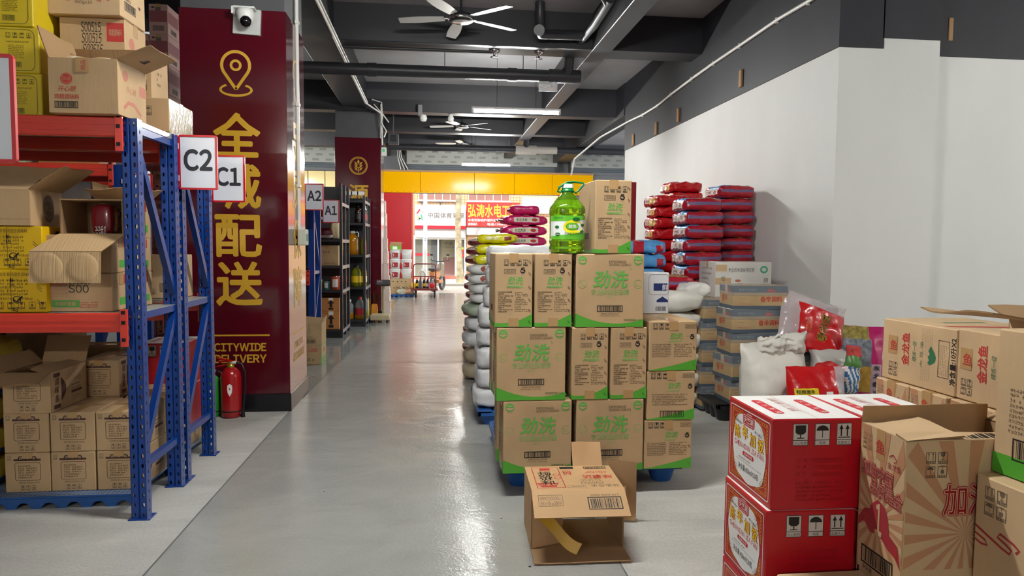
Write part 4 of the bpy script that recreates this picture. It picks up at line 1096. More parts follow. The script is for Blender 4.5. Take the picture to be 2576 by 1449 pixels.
# ---- top shelf
Z2 = 2.001
def d_chick(fs): d_chicken(fs)
o = open_carton('carton', .31, .30, .255, {'L': 18, 'R': 66, 'B': -30, 'F': -88}, 'open seasoning carton with spread flaps resting on the top red beam', draw=d_chick, loc=(-1.63, 3.66, Z2+.002), rz=R(-2), fl={'L': .15, 'R': .17, 'F': .1, 'B': .12}, fdraw={'R': lambda f: f.barcode(f.W*.35, f.H*.3, f.W*.6, f.H*.5)}, wav=.006)
b = MB(); b.box(-.03, .03, -.1535, -.1515, .19, .257, TAPE); f = Face(b, (-.03, -.1535, .19), (1, 0, 0), (0, 0, 1), .06, .066); f.text('精品', .045, .01, .022, INKR, rot=90); b.build('packing_tape', o)
PK1 = mat('packet_white', '#d8d4c4', .3, var=.12, vs=20, col2='#c9a24a'); 
for i, (dx, dy, rz_, lb) in enumerate(((-.06, -.06, 20, 'left'), (.05, -.07, -15, 'right'), (.0, .05, 60, 'rear'))):
    q = soft(.15, .11, .06, PK1, None, N=7, wr=.008, seed=20+i).ground()
    tag(q.build('seasoning_packet', loc=(-1.63+dx, 3.66+dy, Z2+.215), rz=R(rz_)), 'crumpled white and yellow packet, %s one in the open seasoning carton' % lb, 'packet', 'packets in the open carton')
q = soft(.26, .24, .2, PK1, None, N=7, wr=.008, seed=28).ground(); tag(q.build('packet_bundle', loc=(-1.63, 3.66, Z2+.012)), 'bundle of packets filling the open seasoning carton below its top packets', 'packets')
l0 = carton('carton', .42, .3, .222, 'lowest yellow carton of the stack on the top shelf', cat='carton', m=YELB2, draw=d_lemon, group='lemon yellow cartons on the top shelf', loc=(-2.13, 3.86, Z2), tape=False, axis='')
clone(l0, (-2.14, 3.86, Z2+.223), R(1), 'second yellow carton up on the top shelf, with a framed text panel'); clone(l0, (-2.155, 3.86, Z2+.446), R(-1), 'third yellow carton up on the top shelf, at the photo corner'); clone(l0, (-2.155, 3.86, Z2+.669), R(-1), 'topmost yellow carton on the top shelf, above the frame')
GRNC = mat('carton_green', '#4f8f3a', .5)
carton('carton', .2, .3, .3, 'green carton at the extreme left on the top shelf beside the yellow stack', m=GRNC, loc=(-2.47, 3.86, Z2+.3), tape=False, axis='')
carton('carton', .2, .3, .298, 'lower green carton at the extreme left under the other green carton', m=GRNC, loc=(-2.47, 3.86, Z2), tape=False, axis='')
carton('carton', .3, .26, .27, 'kraft carton hidden behind the open seasoning carton', m=KRD, draw=d_plain, loc=(-1.76, 4.0, Z2))
carton('carton', .32, .26, .28, 'carton stamped S00515 behind the open seasoning carton', m=KR, draw=d_batch, loc=(-1.75, 4.0, Z2+.271))
carton('carton', .36, .28, .32, 'large carton with a faded ribbon print on top of the stamped carton', m=KR2, draw=d_ribbon, loc=(-1.765, 3.97, Z2+.552), rz=R(-2))
GLZ = mat('stretch_film_board', '#b9ad98', .16, coat=.8, bump=.5, bs=60, bstretch=(1, 1, .2))
def d_wr(fs):
    fs['F'].icons(.03, .13, .04, 3, .3, INKLG); fs['F'].lines(.03, .05, .2, .08, 2, INKLG, 4); fs['F'].rect(0, 0, fs['F'].W, .04, INKG)
carton('carton', .27, .40, .23, 'film wrapped carton with a glossy white side on the rear rack top', m=KR, draw=d_wr, fm={'R': GLZ, 'T': GLZ}, loc=(-1.655, 4.46, Z2), axis='x')
carton('carton', .27, .25, .3, 'kraft carton on the film wrapped carton, behind the big ribbon carton', m=KR, draw=d_plain, loc=(-1.76, 4.42, Z2+.232))
# ---- rack behind: cartons on its top
carton('carton', .35, .3, .2, 'green and white carton on the dim rack behind', m=mat('carton_pale_green', '#b9c9a6', .5), draw=d_plain, loc=(-3.35, 6.0, Z2))
carton('carton', .45, .3, .22, 'orange edged carton on the dim rack behind', m=mat('carton_orange', '#b8713a', .5), draw=d_plain, loc=(-2.85, 6.0, Z2))
for i, (x, z, w_) in enumerate(((-2.8, Z1, .35), (-3.2, Z1, .3), (-3.6, Z1, .35), (-4.0, Z1, .35))):  # height raised to cover the bright gap and keep this rack dark
    carton('carton', w_, .3, .66, 'carton made tall to darken the rack behind, %s from its right end' % ['first', 'second', 'third', 'fourth'][i], m=KRD, draw=d_plain, loc=(x, 6.02, z), group='cartons on the rack behind')
PINK = mat('carton_pink', '#b78f86', .6, var=.05)
def d_pink(fs):
    f = fs['F']; w, h = f.W, f.H; p = mat('ink_dull_pink', '#8d4a4e', .6)
    f.rect(w*.03, h*.4, w*.97, h*.78, p); f.rect(w*.35, h*.72, w*.65, h*.98, INKLG); f.rect(w*.15, h*.86, w*.3, h*.92, INKB); f.barcode(w*.2, h*.12, w*.8, h*.28)
    for s in ('R', 'L'): g = fs[s]; g.rect(g.W*.05, g.H*.4, g.W*.95, g.H*.78, p); g.barcode(g.W*.25, g.H*.1, g.W*.75, g.H*.25)
p0 = carton('carton', .17, .3, .28, 'pink carton at the foot of the tall stack left of the lettered column', m=PINK, draw=d_pink, group='pink cartons stacked behind the column', loc=(-2.77, 7.2, 0), axis='y', drop=.03)
for k in range(13):
    for j in range(2):
        if k == 0 and j == 0: continue
        if k == 12 and j == 0: continue
        clone(p0, (-2.77+.174*j, 7.2, .281*k), 0, ('pink carton in the left column of the tall stack, %s from the floor' if j == 0 else 'pink carton in the right column of the tall stack, %s from the floor') % ['first', 'second', 'third', 'fourth', 'fifth', 'sixth', 'seventh', 'eighth', 'ninth', 'tenth', 'eleventh', 'twelfth', 'thirteenth'][k])
for k in range(4): clone(p0, (-1.56, 7.87, 2.002+.281*k), 0, 'pink carton on the A2 rack peeking past the lettered column, %s' % ORD[3-k], 'pink cartons on the A2 rack')
# ---- fire extinguishers
def extinguisher(x, y, col, label, gauge=True, s=1.0):
    r = empty('fire_extinguisher', (x, y, 0)); m = mat('extinguisher_'+col[0], col[1], .22, coat=.5)
    b = MB(); b.lathe([(.06, 0), (.072, .006), (.074, .05), (.074, .30), (.068, .335), (.045, .365), (.024, .378)], m, 28); b.build('cylinder', r)
    b = MB(); b.lathe([(.0745, .045), (.0752, .047), (.0752, .053), (.0745, .055)], BLACKP, 28); b.build('ring_band', r)
    b = MB(); b.lathe([(.026, .37), (.028, .38), (.026, .40), (.018, .402), (.018, .42), (.0, .42)], mat('valve_brass', '#b9a13f', .3, metal=.8), 16); b.tube([(0, 0, .41), (.045, -.012, .412)], .012, WHITE, 8); b.build('valve', r)
    b = MB(); b.box(-.09, .03, -.012, .012, .415, .424, m, c=.002); b.add([(-.1, -.012, .385), (.0, -.012, .405), (.0, .012, .405), (-.1, .012, .385), (-.1, -.012, .377), (.0, -.012, .397), (.0, .012, .397), (-.1, .012, .377)], [(0, 1, 2, 3), (7, 6, 5, 4), (0, 4, 5, 1), (2, 6, 7, 3), (0, 3, 7, 4)], m)
    b.tube([(-.1, 0, .445), (-.03, 0, .43), (.02, 0, .42)], .008, m, 6); b.build('handle', r)
    b = MB(); b.tube([(.045, -.012, .412), (.085, -.015, .40), (.108, -.02, .34), (.108, -.02, .22), (.095, -.02, .1), (.09, -.02, .06)], .009, BLACKP, 8); b.tube([(.09, -.02, .065), (.088, -.02, .0)], [.011, .017], BLACKP, 8); b.build('hose', r)
    b = MB(); n = 9; V = []
    for j in range(2):
        for k in range(n): a = R(-115+50*k/(n-1)); V.append((.0755*math.cos(a), .0755*math.sin(a), (.17, .25)[j]))
    b.add([(.0756*math.cos(R(-82+u*22)), .0756*math.sin(R(-82+u*22)), z_) for u, z_ in ((-.55, .25), (0, .262), (.55, .25), (.62, .225), (.5, .195), (0, .168), (-.5, .195), (-.62, .225))], [tuple(range(8))], WHITE)
    b.build('label', r)
    r.scale = (s, s, s)
    tag(r, label, 'fire extinguisher', 'fire extinguishers'); return r
extinguisher(-1.615, 5.72, ('red', '#a51218'), 'red fire extinguisher on the floor before the lettered column', s=1.07)
extinguisher(-1.775, 5.75, ('green', '#2f9438'), 'green fire extinguisher half hidden behind the blue rack post', s=.9)
# ================================================================== pallet of detergent cartons in the aisle
GREENP = mat('print_green', '#4f9e2f', .5); GREENM = mat('print_mid_green', '#5fa548', .55); GREENS = mat('print_soft_green', '#84a660', .6)
def wave(f, a, b, c):
    n = 16; w = f.W; pts = [(0, .002), (w, .002)]
    for k in range(n+1):
        t = 1-k/n
        # quadratic through a (left), b (middle), c (right)
        y = a*(1-t)*(1-2*t)+4*b*t*(1-t)+c*t*(2*t-1)
        pts.append((w*t, max(.006, y)))
    f.poly(pts, GREENP)
TINY = ['产品名称:劲洗专业除油洗洁精', '(餐具净型)', '产品成分:水、表面活性剂、增稠', '剂、防腐剂、香精', '使用方法:洗餐具时将本品倒入', '水中,用洗碗布擦洗后,再用清', '水冲洗干净即可', '贮存条件:请置于阴凉干燥处', '保质期:三年', '产品执行标准:GB/T 9985', '注意事项:请勿食用']
def emblem(f, x, y, r, fill=True):
    if fill:
        f.disc(x, y, r, GREENM); f.disc(x, y-r*.1, r*.8, KR, 2, a0=180, a1=360, ry=r*.55); f.rect(x-r*.6, y+r*.1, x+r*.6, y+r*.55, GREENS, 2)
    else:
        f.ring(x, y, r, r*.1, GREENS); f.lines(x-r*.65, y-r*.5, x+r*.65, y+r*.5, 2, GREENS, 7)
def d_big(fs, date=True):
    f = fs['F']; w, h = f.W, f.H
    emblem(f, .035, h-.035, .024); emblem(f, w-.035, h-.035, .026); emblem(f, .035, h-.165, .024, False); emblem(f, w-.035, h-.165, .025, False)
    f.text('劲洗', w*.24, h*.54, h*.235, GREENM, bold=.025, shear=.18, w=w*.5)
    f.text('®', w*.78, h*.78, .014, GREENS)
    f.text('专业除油洗洁精', w*.5, h*.44, h*.085, GREENS, bold=.02, al='c', w=w*.56)
    f.text('(食品级)', w*.5, h*.395, h*.03, GREENS, al='c')
    f.barcode(w*.31, h*.21, w*.69, h*.30, fr=.0045); f.text('2694149913039', w*.5, h*.175, h*.02, INK, al='c', w=w*.27)
    f.lines(w*.35, h*.15, w*.65, h*.17, 1, INKLG, 5)
    wave(f, .078, .022, .045)
    f.text('总有效物含量≥15.2%', w*.97, h*.09, h*.026, GREENP if False else mat('print_deep_green', '#2e6b1c', .5), 2, al='r', bold=.01)
    if date: f.text('EXP20290428', w*.48, h*.88, h*.032, INK, al='l', w=w*.25); f.text('20260427J206A01', w*.48, h*.84, h*.032, INK, w=w*.33)
    for k in 'LR': d_narrow(fs[k], mark=k == 'L')
def d_narrow(f, mark=True):
    w, h = f.W, f.H
    k = w/.205
    f.icons(w*.24, h*.835, .0245*k if k < 1.2 else .026, 4, .42)
    f.frame(w*.24, h*.725, w*.55, h*.79, .0016, INK); f.text('289369', w*.27, h*.738, h*.04, INK, w=w*.25)
    f.ring(w*.74, h*.765, .014, .004, INK); f.text('S', w*.74, h*.742, .028, INK, al='c', bold=.03); f.lines(w*.68, h*.71, w*.8, h*.725, 1, INKLG, 2)
    f.text('劲洗', w*.33, h*.585, h*.105, GREENM, bold=.025, shear=.18, w=w*.4)
    f.rect(w*.33, h*.54, w*.75, h*.568, GREENS); f.lines(w*.3, h*.535, w*.72, h*.575, 1, GREENM, 3, 2)
    n = len(TINY)
    for i, t in enumerate(TINY): f.text(t, w*.08, h*(.47-.0265*i), h*.0185, INK, w=w*.40*min(1, len(t)/15), bold=.012)
    f.lines(w*.53, h*.21, w*.9, h*.49, 12, INK, 4, last=.5)
    wave(f, .025, .03, .075)
    if mark: f.staples(w*.93, (h*.06, h*.22, h*.36, h*.53, h*.72, h*.88), .013)
    f.rect(w*.36, 0.004, w*.64, .05, TAPE, 2)
def d_side(fs):
    d_narrow(fs['F'])
    for k in 'LR': f = fs[k]; wave(f, .05, .02, .03); f.lines(f.W*.3, f.H*.4, f.W*.7, f.H*.5, 2, GREENS, 4); f.barcode(f.W*.35, f.H*.2, f.W*.65, f.H*.28)
def d_67(fs, bar=False):
    f = fs['F']; w, h = f.W, f.H
    f.icons(w*.08, h*.84, .026, 4, .32); f.frame(w*.75, h*.86, w*.98, h*.94, .0015, INK); f.text('289367', w*.77, h*.875, h*.05, INK, w=w*.19)
    f.text('劲洗', w*.43, h*.64, h*.13, GREENM, bold=.025, shear=.18, w=w*.26); f.rect(w*.41, h*.585, w*.68, h*.61, GREENS)
    f.ring(w*.9, h*.68, .013, .004, INK); f.text('S', w*.9, h*.645, .026, INK, al='c', bold=.03)
    if bar: f.lines(w*.1, h*.3, w*.85, h*.55, 7, INK, 5); f.barcode(w*.28, h*.05, w*.78, h*.19)
    else: f.lines(w*.06, h*.28, w*.46, h*.56, 8, INK, 5); f.lines(w*.52, h*.28, w*.9, h*.56, 8, INK, 6, last=.5); f.staples(w*.95, (h*.1, h*.45), .013)
    wave(f, .004, .03, .065)
ZP = .136; YF = 3.73
def bigbox(x, z, lab, y=YF, rz=0, proto=[None], date=True):
    if proto[0] is None:
        proto[0] = carton('carton', .383, .205, .405, lab, draw=d_big, group='detergent cartons on the aisle pallet', loc=(x, y+.1025, z), rz=R(rz), axis='x', drop=.04); return proto[0]
    return clone(proto[0], (x, y+.1025, z), R(rz), lab)
def sidebox(x, z, lab, rz=0, y=YF, proto=[None]):
    if proto[0] is None:
        proto[0] = carton('carton', .205, .383, .402, lab, draw=d_side, group='detergent cartons on the aisle pallet', loc=(x, y+.1915, z), rz=R(rz), axis='y', drop=.05); return proto[0]
    return clone(proto[0], (x, y+.1915, z), R(rz), lab)
bigbox(.573, ZP, 'detergent carton with large green lettering at the lower left of the aisle pallet', rz=.8)
bigbox(.985, ZP, 'detergent carton with large green lettering at the bottom centre, behind the discarded open carton', rz=-.6)
bigbox(.562, ZP, 'detergent carton in the row behind the lower left one', y=YF+.215, rz=-1); bigbox(.985, ZP, 'detergent carton in the row behind the bottom centre one', y=YF+.215)
bigbox(.534, ZP+.407, 'detergent carton with large green lettering in the middle row at the left', rz=.6)
bigbox(.53, ZP+.407, 'detergent carton behind the middle row left one', y=YF+.215)
sidebox(.866, ZP+.407, 'narrow detergent carton face, left of the pair in the middle row', rz=-.5); sidebox(1.083, ZP+.407, 'narrow detergent carton face, right of the pair in the middle row', rz=.6)
Z3 = ZP+.407*2
sidebox(.435, Z3, 'narrow detergent carton face at the left end of the top row'); sidebox(.655, Z3, 'narrow detergent carton face in the middle of the top row, under the green jug', rz=-.5)
bigbox(.972, Z3-.003, 'detergent carton with large green lettering in the top row at the right', rz=-.4); bigbox(.97, Z3-.003, 'detergent carton behind the top row right one', y=YF+.215)
sidebox(.978, Z3+.405, 'single tall detergent carton standing on top of the pallet stack beside the green jug', rz=1.5, y=YF+.0)
for i, (x, lab) in enumerate(((1.322, 'smaller detergent carton marked 289367 at the bottom of the right column'), (1.336, 'smaller detergent carton with a barcode in the middle of the right column'), (1.338, 'smaller detergent carton marked 289367 at the top of the right column'))):
    carton('carton', .277, .36, .279, lab, draw=lambda fs, i=i: d_67(fs, i == 1), group='smaller detergent cartons on the aisle pallet', loc=(x, YF+.185, ZP+.281*i), rz=R((.5, -.8, .7)[i]), axis='y', drop=.05)
def pallet(x0, x1, y0, y1, h, label, m=BLUEP):
    r = empty('plastic_pallet', ((x0+x1)/2, (y0+y1)/2, 0)); W = x1-x0; D = y1-y0
    b = MB(); n = 9
    for k in range(n): b.box(-W/2+W*k/n+.008, -W/2+W*(k+1)/n-.008, -D/2, D/2, h-.02, h, m, c=.003)
    for yy in (-D/2, D/2-.03): b.box(-W/2, W/2, yy, yy+.03, h-.045, h-.004, m, c=.004)
    for xx in (-W/2, W/2-.03): b.box(xx, xx+.03, -D/2, D/2, h-.045, h-.004, m, c=.004)
    b.build('deck', r)
    for i in (-1, 0, 1):
        for j in (-1, 0, 1):
            b = MB(); b.lathe([(.055, 0), (.06, .01), (.085, h-.04)], m, 16, sq=.8); b.build('foot', r, loc=(i*(W/2-.1), j*(D/2-.1), 0))
    tag(r, label, 'pallet', 'plastic pallets on the floor'); return r
pallet(.40, 1.46, 3.86, 4.9, ZP-.002, 'blue plastic pallet under the detergent cartons')
# ---- the green jug
JG = mat('detergent_green', '#8fd41c', .05, trans=.85, ior=1.36, coat=.3); CAPG = mat('cap_green', '#0f6b35', .3)
LG = mat('jug_label_green', '#5fb52a', .35); LW = mat('jug_label_white', '#dfe3e0', .35); LY = mat('jug_label_yellow', '#e6df1c', .35); LD = mat('jug_label_dark', '#17602c', .35)
r = empty('detergent_jug', (.742, 3.82, Z3+.404))
b = MB()
b.lathe([(.0, .006), (.05, .002), (.085, 0), (.096, .012), (.098, .03), (.093, .05), (.0975, .058), (.0975, .072), (.096, .075), (.096, .21), (.0985, .218), (.0985, .24), (.097, .248), (.094, .258), (.082, .274), (.066, .294), (.049, .315), (.036, .328), (.031, .333), (.03, .35)], JG, 40, sq=.72)
b.build('body', r)
b = MB(); b.lathe([(.036, .338), (.0385, .342), (.0385, .35), (.034, .352), (.034, .362)], CAPG, 28); b.lathe([(.033, .352), (.033, .372)], WHITE, 28); b.lathe([(.034, .362), (.034, .382), (.03, .388), (0, .389)], CAPG, 28, fm=[WHITE, CAPG, CAPG]); b.build('cap', r)
b = MB(); pts = []
for (x, z) in ((-.04, .338), (-.058, .342), (-.05, .365), (-.005, .394), (.03, .396), (.085, .39), (.088, .38), (.062, .352), (.045, .335), (.036, .34)): pts.append((x, -.03+.02*abs(x)*10 if False else -.02, z))
b.tube(pts, .006, CAPG, 8); b.build('handle', r)
# label wrapped on the front half
b = MB()
def lab(u, z, lay=0):
    """u in -1..1 across the front"""
    th = R(-90+u*75); cc, ss = math.cos(th), math.sin(th); q = 1/((abs(cc)**(2/.72)+abs(ss)**(2/.72))**(.36)); rr = .0968+.0006*lay
    return (rr*q*cc, rr*q*ss, z)
def lpoly(pts, m, lay):
    n = 24
    us = [p[0] for p in pts]
    b.poly([lab(u, z, lay) for u, z in pts], m)
def lband(z0f, z1f, m, lay, u0=-1, u1=1, n=28):
    V = []
    for k in range(n+1):
        u = u0+(u1-u0)*k/n; V += [lab(u, z0f(u), lay), lab(u, z1f(u), lay)]
    b.add(V, [(2*k, 2*k+2, 2*k+3, 2*k+1) for k in range(n)], m, True)
zt, zb = .207, .078
lband(lambda u: zb, lambda u: zt, LW, 0); lband(lambda u: zb, lambda u: zb+.028+.014*u, LG, 1); lband(lambda u: zt-.018-.014*max(0, -u)*0-.02*(u*u)*0-(.012 if u < 0 else .012-.012*u), lambda u: zt, LG, 1)
def lell(u, z, ru, rz_, m, lay, n=20):
    V = [lab(u, z, lay)]+[lab(u+ru*math.cos(2*PI*k/n), z+rz_*math.sin(2*PI*k/n), lay) for k in range(n)]
    b.add(V, [(0, 1+k, 1+(k+1) % n) for k in range(n)], m)
lell(.12, .145, .42, .038, LY, 2); lell(.08, .148, .27, .02, LD, 3); lell(.08, .148, .25, .018, LG, 4); lell(.25, .186, .16, .011, LD, 3)
lell(-.52, .105, .11, .009, LD, 3); lell(.52, .12, .1, .008, LD, 3); lell(.55, .155, .1, .009, LD, 3); lell(-.55, .145, .09, .007, LD, 3)
def ltext(t, u, z, h, m, lay, bold=0, wu=.3):
    v, f_, bb = glyphs(t, bold); k = wu/(bb[2]-bb[0]); kz = h/(bb[3]-bb[1])
    b.add([lab(u+(p-bb[0])*k, z+(q-bb[1])*kz, lay) for p, q in v], f_, m)
ltext('劲洗', -.08, .139, .019, WHITE, 5, .02, .33); ltext('专业除油洗洁精', -.25, .104, .011, LD, 5, .01, .75); ltext('净含量10kg', -.6, .1, .009, WHITE, 5, 0, .17)
ltext('清新柠檬', -.7, .19, .01, LD, 5, .01, .4)
b.build('label', r)
tag(r, 'bright green jug of detergent with a lemon label and carry handle on the carton stack', 'jug')
# ---- discarded open carton on the floor
r = empty('carton', (.66, 3.05, 0)); w_, d_, h_ = .43, .33, .285; t = .006
KRF = mat('floor_carton_board', '#b9946a', .75, var=.06, vs=5)
b = MB()
b.box(-w_/2, w_/2, 0, d_, 0, t, KIN, fm={'D': KRF}); b.box(-w_/2, w_/2, 0, d_, h_-t, h_, KIN, fm={'T': KRF, 'F': CUT}); b.box(-w_/2, -w_/2+t, 0, d_, t, h_-t, KIN, fm={'L': KRF, 'F': CUT}); b.box(w_/2-t, w_/2, 0, d_, t, h_-t, KIN, fm={'R': KRF, 'F': CUT})
T = Face(b, (w_/2, d_, h_), (-1, 0, 0), (0, -1, 0), w_, d_)      # printing is upside down seen from the front
w, h = T.W, T.H
T.frame(w*.62, h*.06, w*.93, h*.94, .004, INKR); T.text('味极鲜', w*.80, h*.62, h*.2, INK, vert=True, gap=.95, bold=.015); T.poly([(w*.68, h*.74), (w*.92, h*.74), (w*.88, h*.9), (w*.72, h*.9)], INKR); T.text('味事达', w*.8, h*.78, h*.08, KRF, 2, al='c')
T.rect(w*.72, h*.1, w*.84, h*.2, INKR); T.ring(w*.67, h*.4, h*.05, .004, INKR); T.ring(w*.67, h*.53, h*.05, .004, INKR)
T.text('味事达', w*.05, h*.42, h*.17, INKR, bold=.02, w=w*.33, shear=.1); T.text('Master', w*.08, h*.25, h*.11, INKR, shear=.2, w=w*.24)
T.rect(w*.44, h*.04, w*.6, h*.14, INK); T.barcode(w*.06, h*.05, w*.32, h*.16)
T.text('20260512', w*.18, h*.72, h*.09, INKLG, w=w*.26); T.text('S2.16:10', w*.2, h*.6, h*.09, INKLG, w=w*.22)
T.icons(w*.04, h*.84, w*.055, 4, .45, INKLG, h=1.1); T.frame(w*.4, h*.86, w*.6, h*.94, .0015, INKLG); T.lines(w*.41, h*.87, w*.59, h*.93, 1, INKLG, 3)
T.frame(w*.5, h*.22, w*.58, h*.42, .003, INKR); T.text('酿', w*.54, h*.25, h*.13, INKR, al='c')
b.build('body', r)
def fp(name, o_, ux, uy, W, H, draw=None, wav=.006): return panel(o_, ux, uy, W, H, t*.8, KRF, KIN, draw=draw, wav=wav).build(name, r)
def df(f):
    # upside down print on the hanging front flap: face runs right to left
    f.frame(f.W*.08+0, f.H*.2, f.W*.30, f.H*.62, .002, INKLG) if False else None
    f.barcode(f.W*.06, f.H*.3, f.W*.42, f.H*.75, fr=.005); f.text('1.44 21430 30405', f.W*.08, f.H*.2, f.H*.08, INK, w=f.W*.3)
    f.frame(f.W*.68, f.H*.2, f.W*.94, f.H*.6, .002, INKLG); f.text('7000001669', f.W*.70, f.H*.26, f.H*.13, INKLG, w=f.W*.22); f.text('内部产品代码', f.W*.70, f.H*.43, f.H*.13, INKLG, w=f.W*.22)
fp('flap', (w_/2, 0, h_), (-1, 0, 0), (0, -.86, -.5), w_, .155, df, .0003)
fp('flap', (-w_/2, 0, .004), (1, 0, 0), (0, -1, .02), w_, .15, None, .002)
fp('flap', (-w_/2+.004, 0, h_-.008), (0, 0, -1), (.82, .3, 0), h_-.02, .16, None, .004)
fp('flap', (w_/2-.004, 0, .02), (0, 0, 1), (.25, .9, 0), h_-.05, .12, None, .012)
fp('flap', (.03, d_, h_), (1, 0, 0), (0, .45, .85), .15, .12, None, .01)
fp('flap', (w_/2, d_, .0+.01), (0, 0, 1), (.75, -.25, 0), h_+.02, .14, None, .012)
b = MB(); TG = mat('tape_amber', '#b58a2a', .18, coat=.6)
P0 = Vector((-w_/2+.02, -.05, .20)); P1 = Vector((-.02, -.16, .075)); n_ = 10; V = []
for k in range(n_+1):
    p = P0.lerp(P1, k/n_)+Vector((0, -.02*math.sin(PI*k/n_), .012*math.sin(2*PI*k/n_))); V += [p+Vector((.012, 0, .024)), p-Vector((.012, 0, .024))]
b.add(V, [(2*k, 2*k+1, 2*k+3, 2*k+2) for k in range(n_)], TG, True)
ft = Face(b, P0-Vector((.012, .012, .024)), (P1-P0).normalized(), Vector((.5, 0, .87)), (P1-P0).length, .045)
b.build('hanging_tape', r)
r.rotation_euler.z = R(-2)
tag(r, 'discarded open kraft carton lying on the aisle floor with a hanging amber tape', 'open carton')

# ================================================================== sack piles behind
SKW = mat('sack_grey_white', '#b9b9ba', .55, var=.06, vs=8, bump=.15, bs=140); SKBG = mat('sack_beige', '#a3957c', .6, var=.1); SKG = mat('sack_green_grey', '#8f9a85', .55, var=.08)
def mk_r(k, s_, t_): return INKR if (k in 'LF' and abs(t_-.1) < .15 and abs(s_+.5) < .12) else None
protos = []
for s in range(3):
    q = soft(.56, .42, .162, SKW, mk_r if s == 1 else None, N=16, px=.22, pn=.3, pinch=.12, wr=.016, ws=9, seed=40+s).ground(); protos.append(q)
pallet(.34, 1.42, 5.25, 6.2, .12, 'blue plastic pallet under the pile of grey white sacks')
zz = [.122, .122]; base = {}
lv = ['lowest', 'second from the bottom', 'third from the bottom', 'fourth from the bottom', 'fifth from the bottom', 'sixth from the bottom', 'seventh from the bottom', 'topmost']
sack_o = []
for s, q in enumerate(protos):
    sack_o.append(None)
for k in range(8):
    for j in range(2):
        s = (k+j) % 3; x = .62+.57*j+(-.02, .0, .0, .01, .02, .06, .08, .09)[k]; q = protos[s]
        loc = (x, 5.5+.01*(k % 2), zz[j]); lab_ = 'grey white sack at the aisle side behind the detergent cartons, %s' % ORD[7-k] if j == 0 else 'grey white sack in the pile right behind the detergent cartons, %s' % ORD[7-k]
        if sack_o[s] is None: sack_o[s] = tag(q.build('sack', loc=loc, rz=R(rnd.uniform(-3, 3))), lab_, 'sack', 'grey white sacks behind the detergent cartons')
        else: clone(sack_o[s], loc, R(rnd.uniform(-3, 3)), lab_)
        zz[j] += q.top*.93
# farther pile
def bag(name, L, W, T, m, mats, loc, rz, label, cat, group, seed=0, extra=None, **k):
    q = soft(L, W, T, m, mats, seed=seed, **k)
    if extra: extra(q)
    q.ground(); o = q.build(name, loc=loc, rz=R(rz)); tag(o, label, cat, group); o['top_'] = q.top; return o
G2 = 'mixed sacks piled along the aisle'
z = .0
PILE = [(SKBG, .17, 'brown beige sack on the floor at the foot of the mixed pile', None), (SKBG, .17, 'beige sack with a flopped corner, second from the floor in the mixed pile', None), (SKW, .17, 'crumpled pale sack, third from the floor in the mixed pile', None), (SKW, .16, 'smooth white sack in the mixed pile below the greenish one', None), (SKG, .13, 'greenish grey sack with a green patch in the mixed pile', 'g')]
for i, (m_, T_, lb, fl_) in enumerate(PILE):
    q = soft(.62, .45, T_, m_, (lambda k, s_, t_: INKG if k in 'FT' and abs(s_) < .35 and t_ > .2 else None) if fl_ else None, N=11, wr=.016, ws=6, seed=60+i).ground()
    tag(q.build('sack', loc=(.62+.02*(i % 2), 7.25, z), rz=R((4, -5, 3, -2, 5)[i])), lb, 'sack', G2); z += q.top*.95
LOGO = mat('logo_brown_red', '#8a3a20', .5); BAGW = mat('bag_white', '#c9c8c6', .4, var=.04, bump=.1, bs=60)
q = soft(.5, .38, .105, BAGW, None, N=11, wr=.007, seed=70)
q.disc('F', -.25, .1, .26, .62, LOGO); q.ground()
o = None
for i in range(4):
    lb = 'white bag with a brown red logo, %s of the four above the greenish sack' % ['lowest', 'second', 'third', 'highest'][i]
    if o is None: o = tag(q.build('bag', loc=(.63, 7.25, z)), lb, 'bag', 'white bags with a logo in the mixed pile')
    else: clone(o, (.63-.01*i, 7.25, z), R((0, 3, -2, 2)[i]), lb)
    z += q.top*.95
BAGY = mat('bag_yellow', '#d6cf0f', .3, coat=.3, var=.06, vs=14, bump=.4, bs=22)
q = soft(.42, .36, .105, BAGY, lambda k, s_, t_: LOGO if k == 'F' and .35 < s_ < .8 and -.4 < t_ < .5 else None, N=12, wr=.014, ws=11, seed=74)
q.text('香米', 'F', -.5, -.3, .1, .4, WHITE); q.ground(); o = None
for i in range(3):
    lb = '%s of three shiny yellow bags on top of the mixed pile' % ['lowest', 'middle', 'topmost'][i]
    if o is None: o = tag(q.build('bag', loc=(.63, 7.25, z)), lb, 'bag', 'yellow bags on the mixed pile')
    else: clone(o, (.63+.02*i, 7.25, z), R(-4*i), lb)
    z += q.top*.95
# pink bags beside
BAGP = mat('bag_pink', '#c4155f', .28, coat=.35, var=.07, vs=9, bump=.6, bs=16); CREAM = mat('label_cream', '#d6cdb6', .4)
pallet(.95, 1.7, 7.5, 8.3, .12, 'blue plastic pallet hidden under the pink rice bags')
z = .12
q = soft(.62, .5, .16, SKW, None, N=10, wr=.012, seed=80).ground(); o = None
for k in range(8):
    lb = 'pale sack under the pink rice bags, %s' % ORD[7-k]
    if o is None: o = tag(q.build('sack', loc=(1.3, 7.9, z)), lb, 'sack', 'pale sacks under the pink bags')
    else: clone(o, (1.3, 7.9, z), R(2*(-1)**k), lb)
    z += q.top*.965
q = soft(.52, .34, .115, BAGP, lambda k, s_, t_: CREAM if k == 'F' and -.55 < s_ < .62 and -.45 < t_ < .55 else None, N=18, pinch=.5, wr=.014, ws=11, seed=82)
q.text('东北大米', 'F', -.42, -.25, .05, .35, INK, .01); q.disc('F', .38, .05, .13, .3, INKR); q.ground(); o = None
z -= .0
x0 = at(1315, 600, 7.85).x
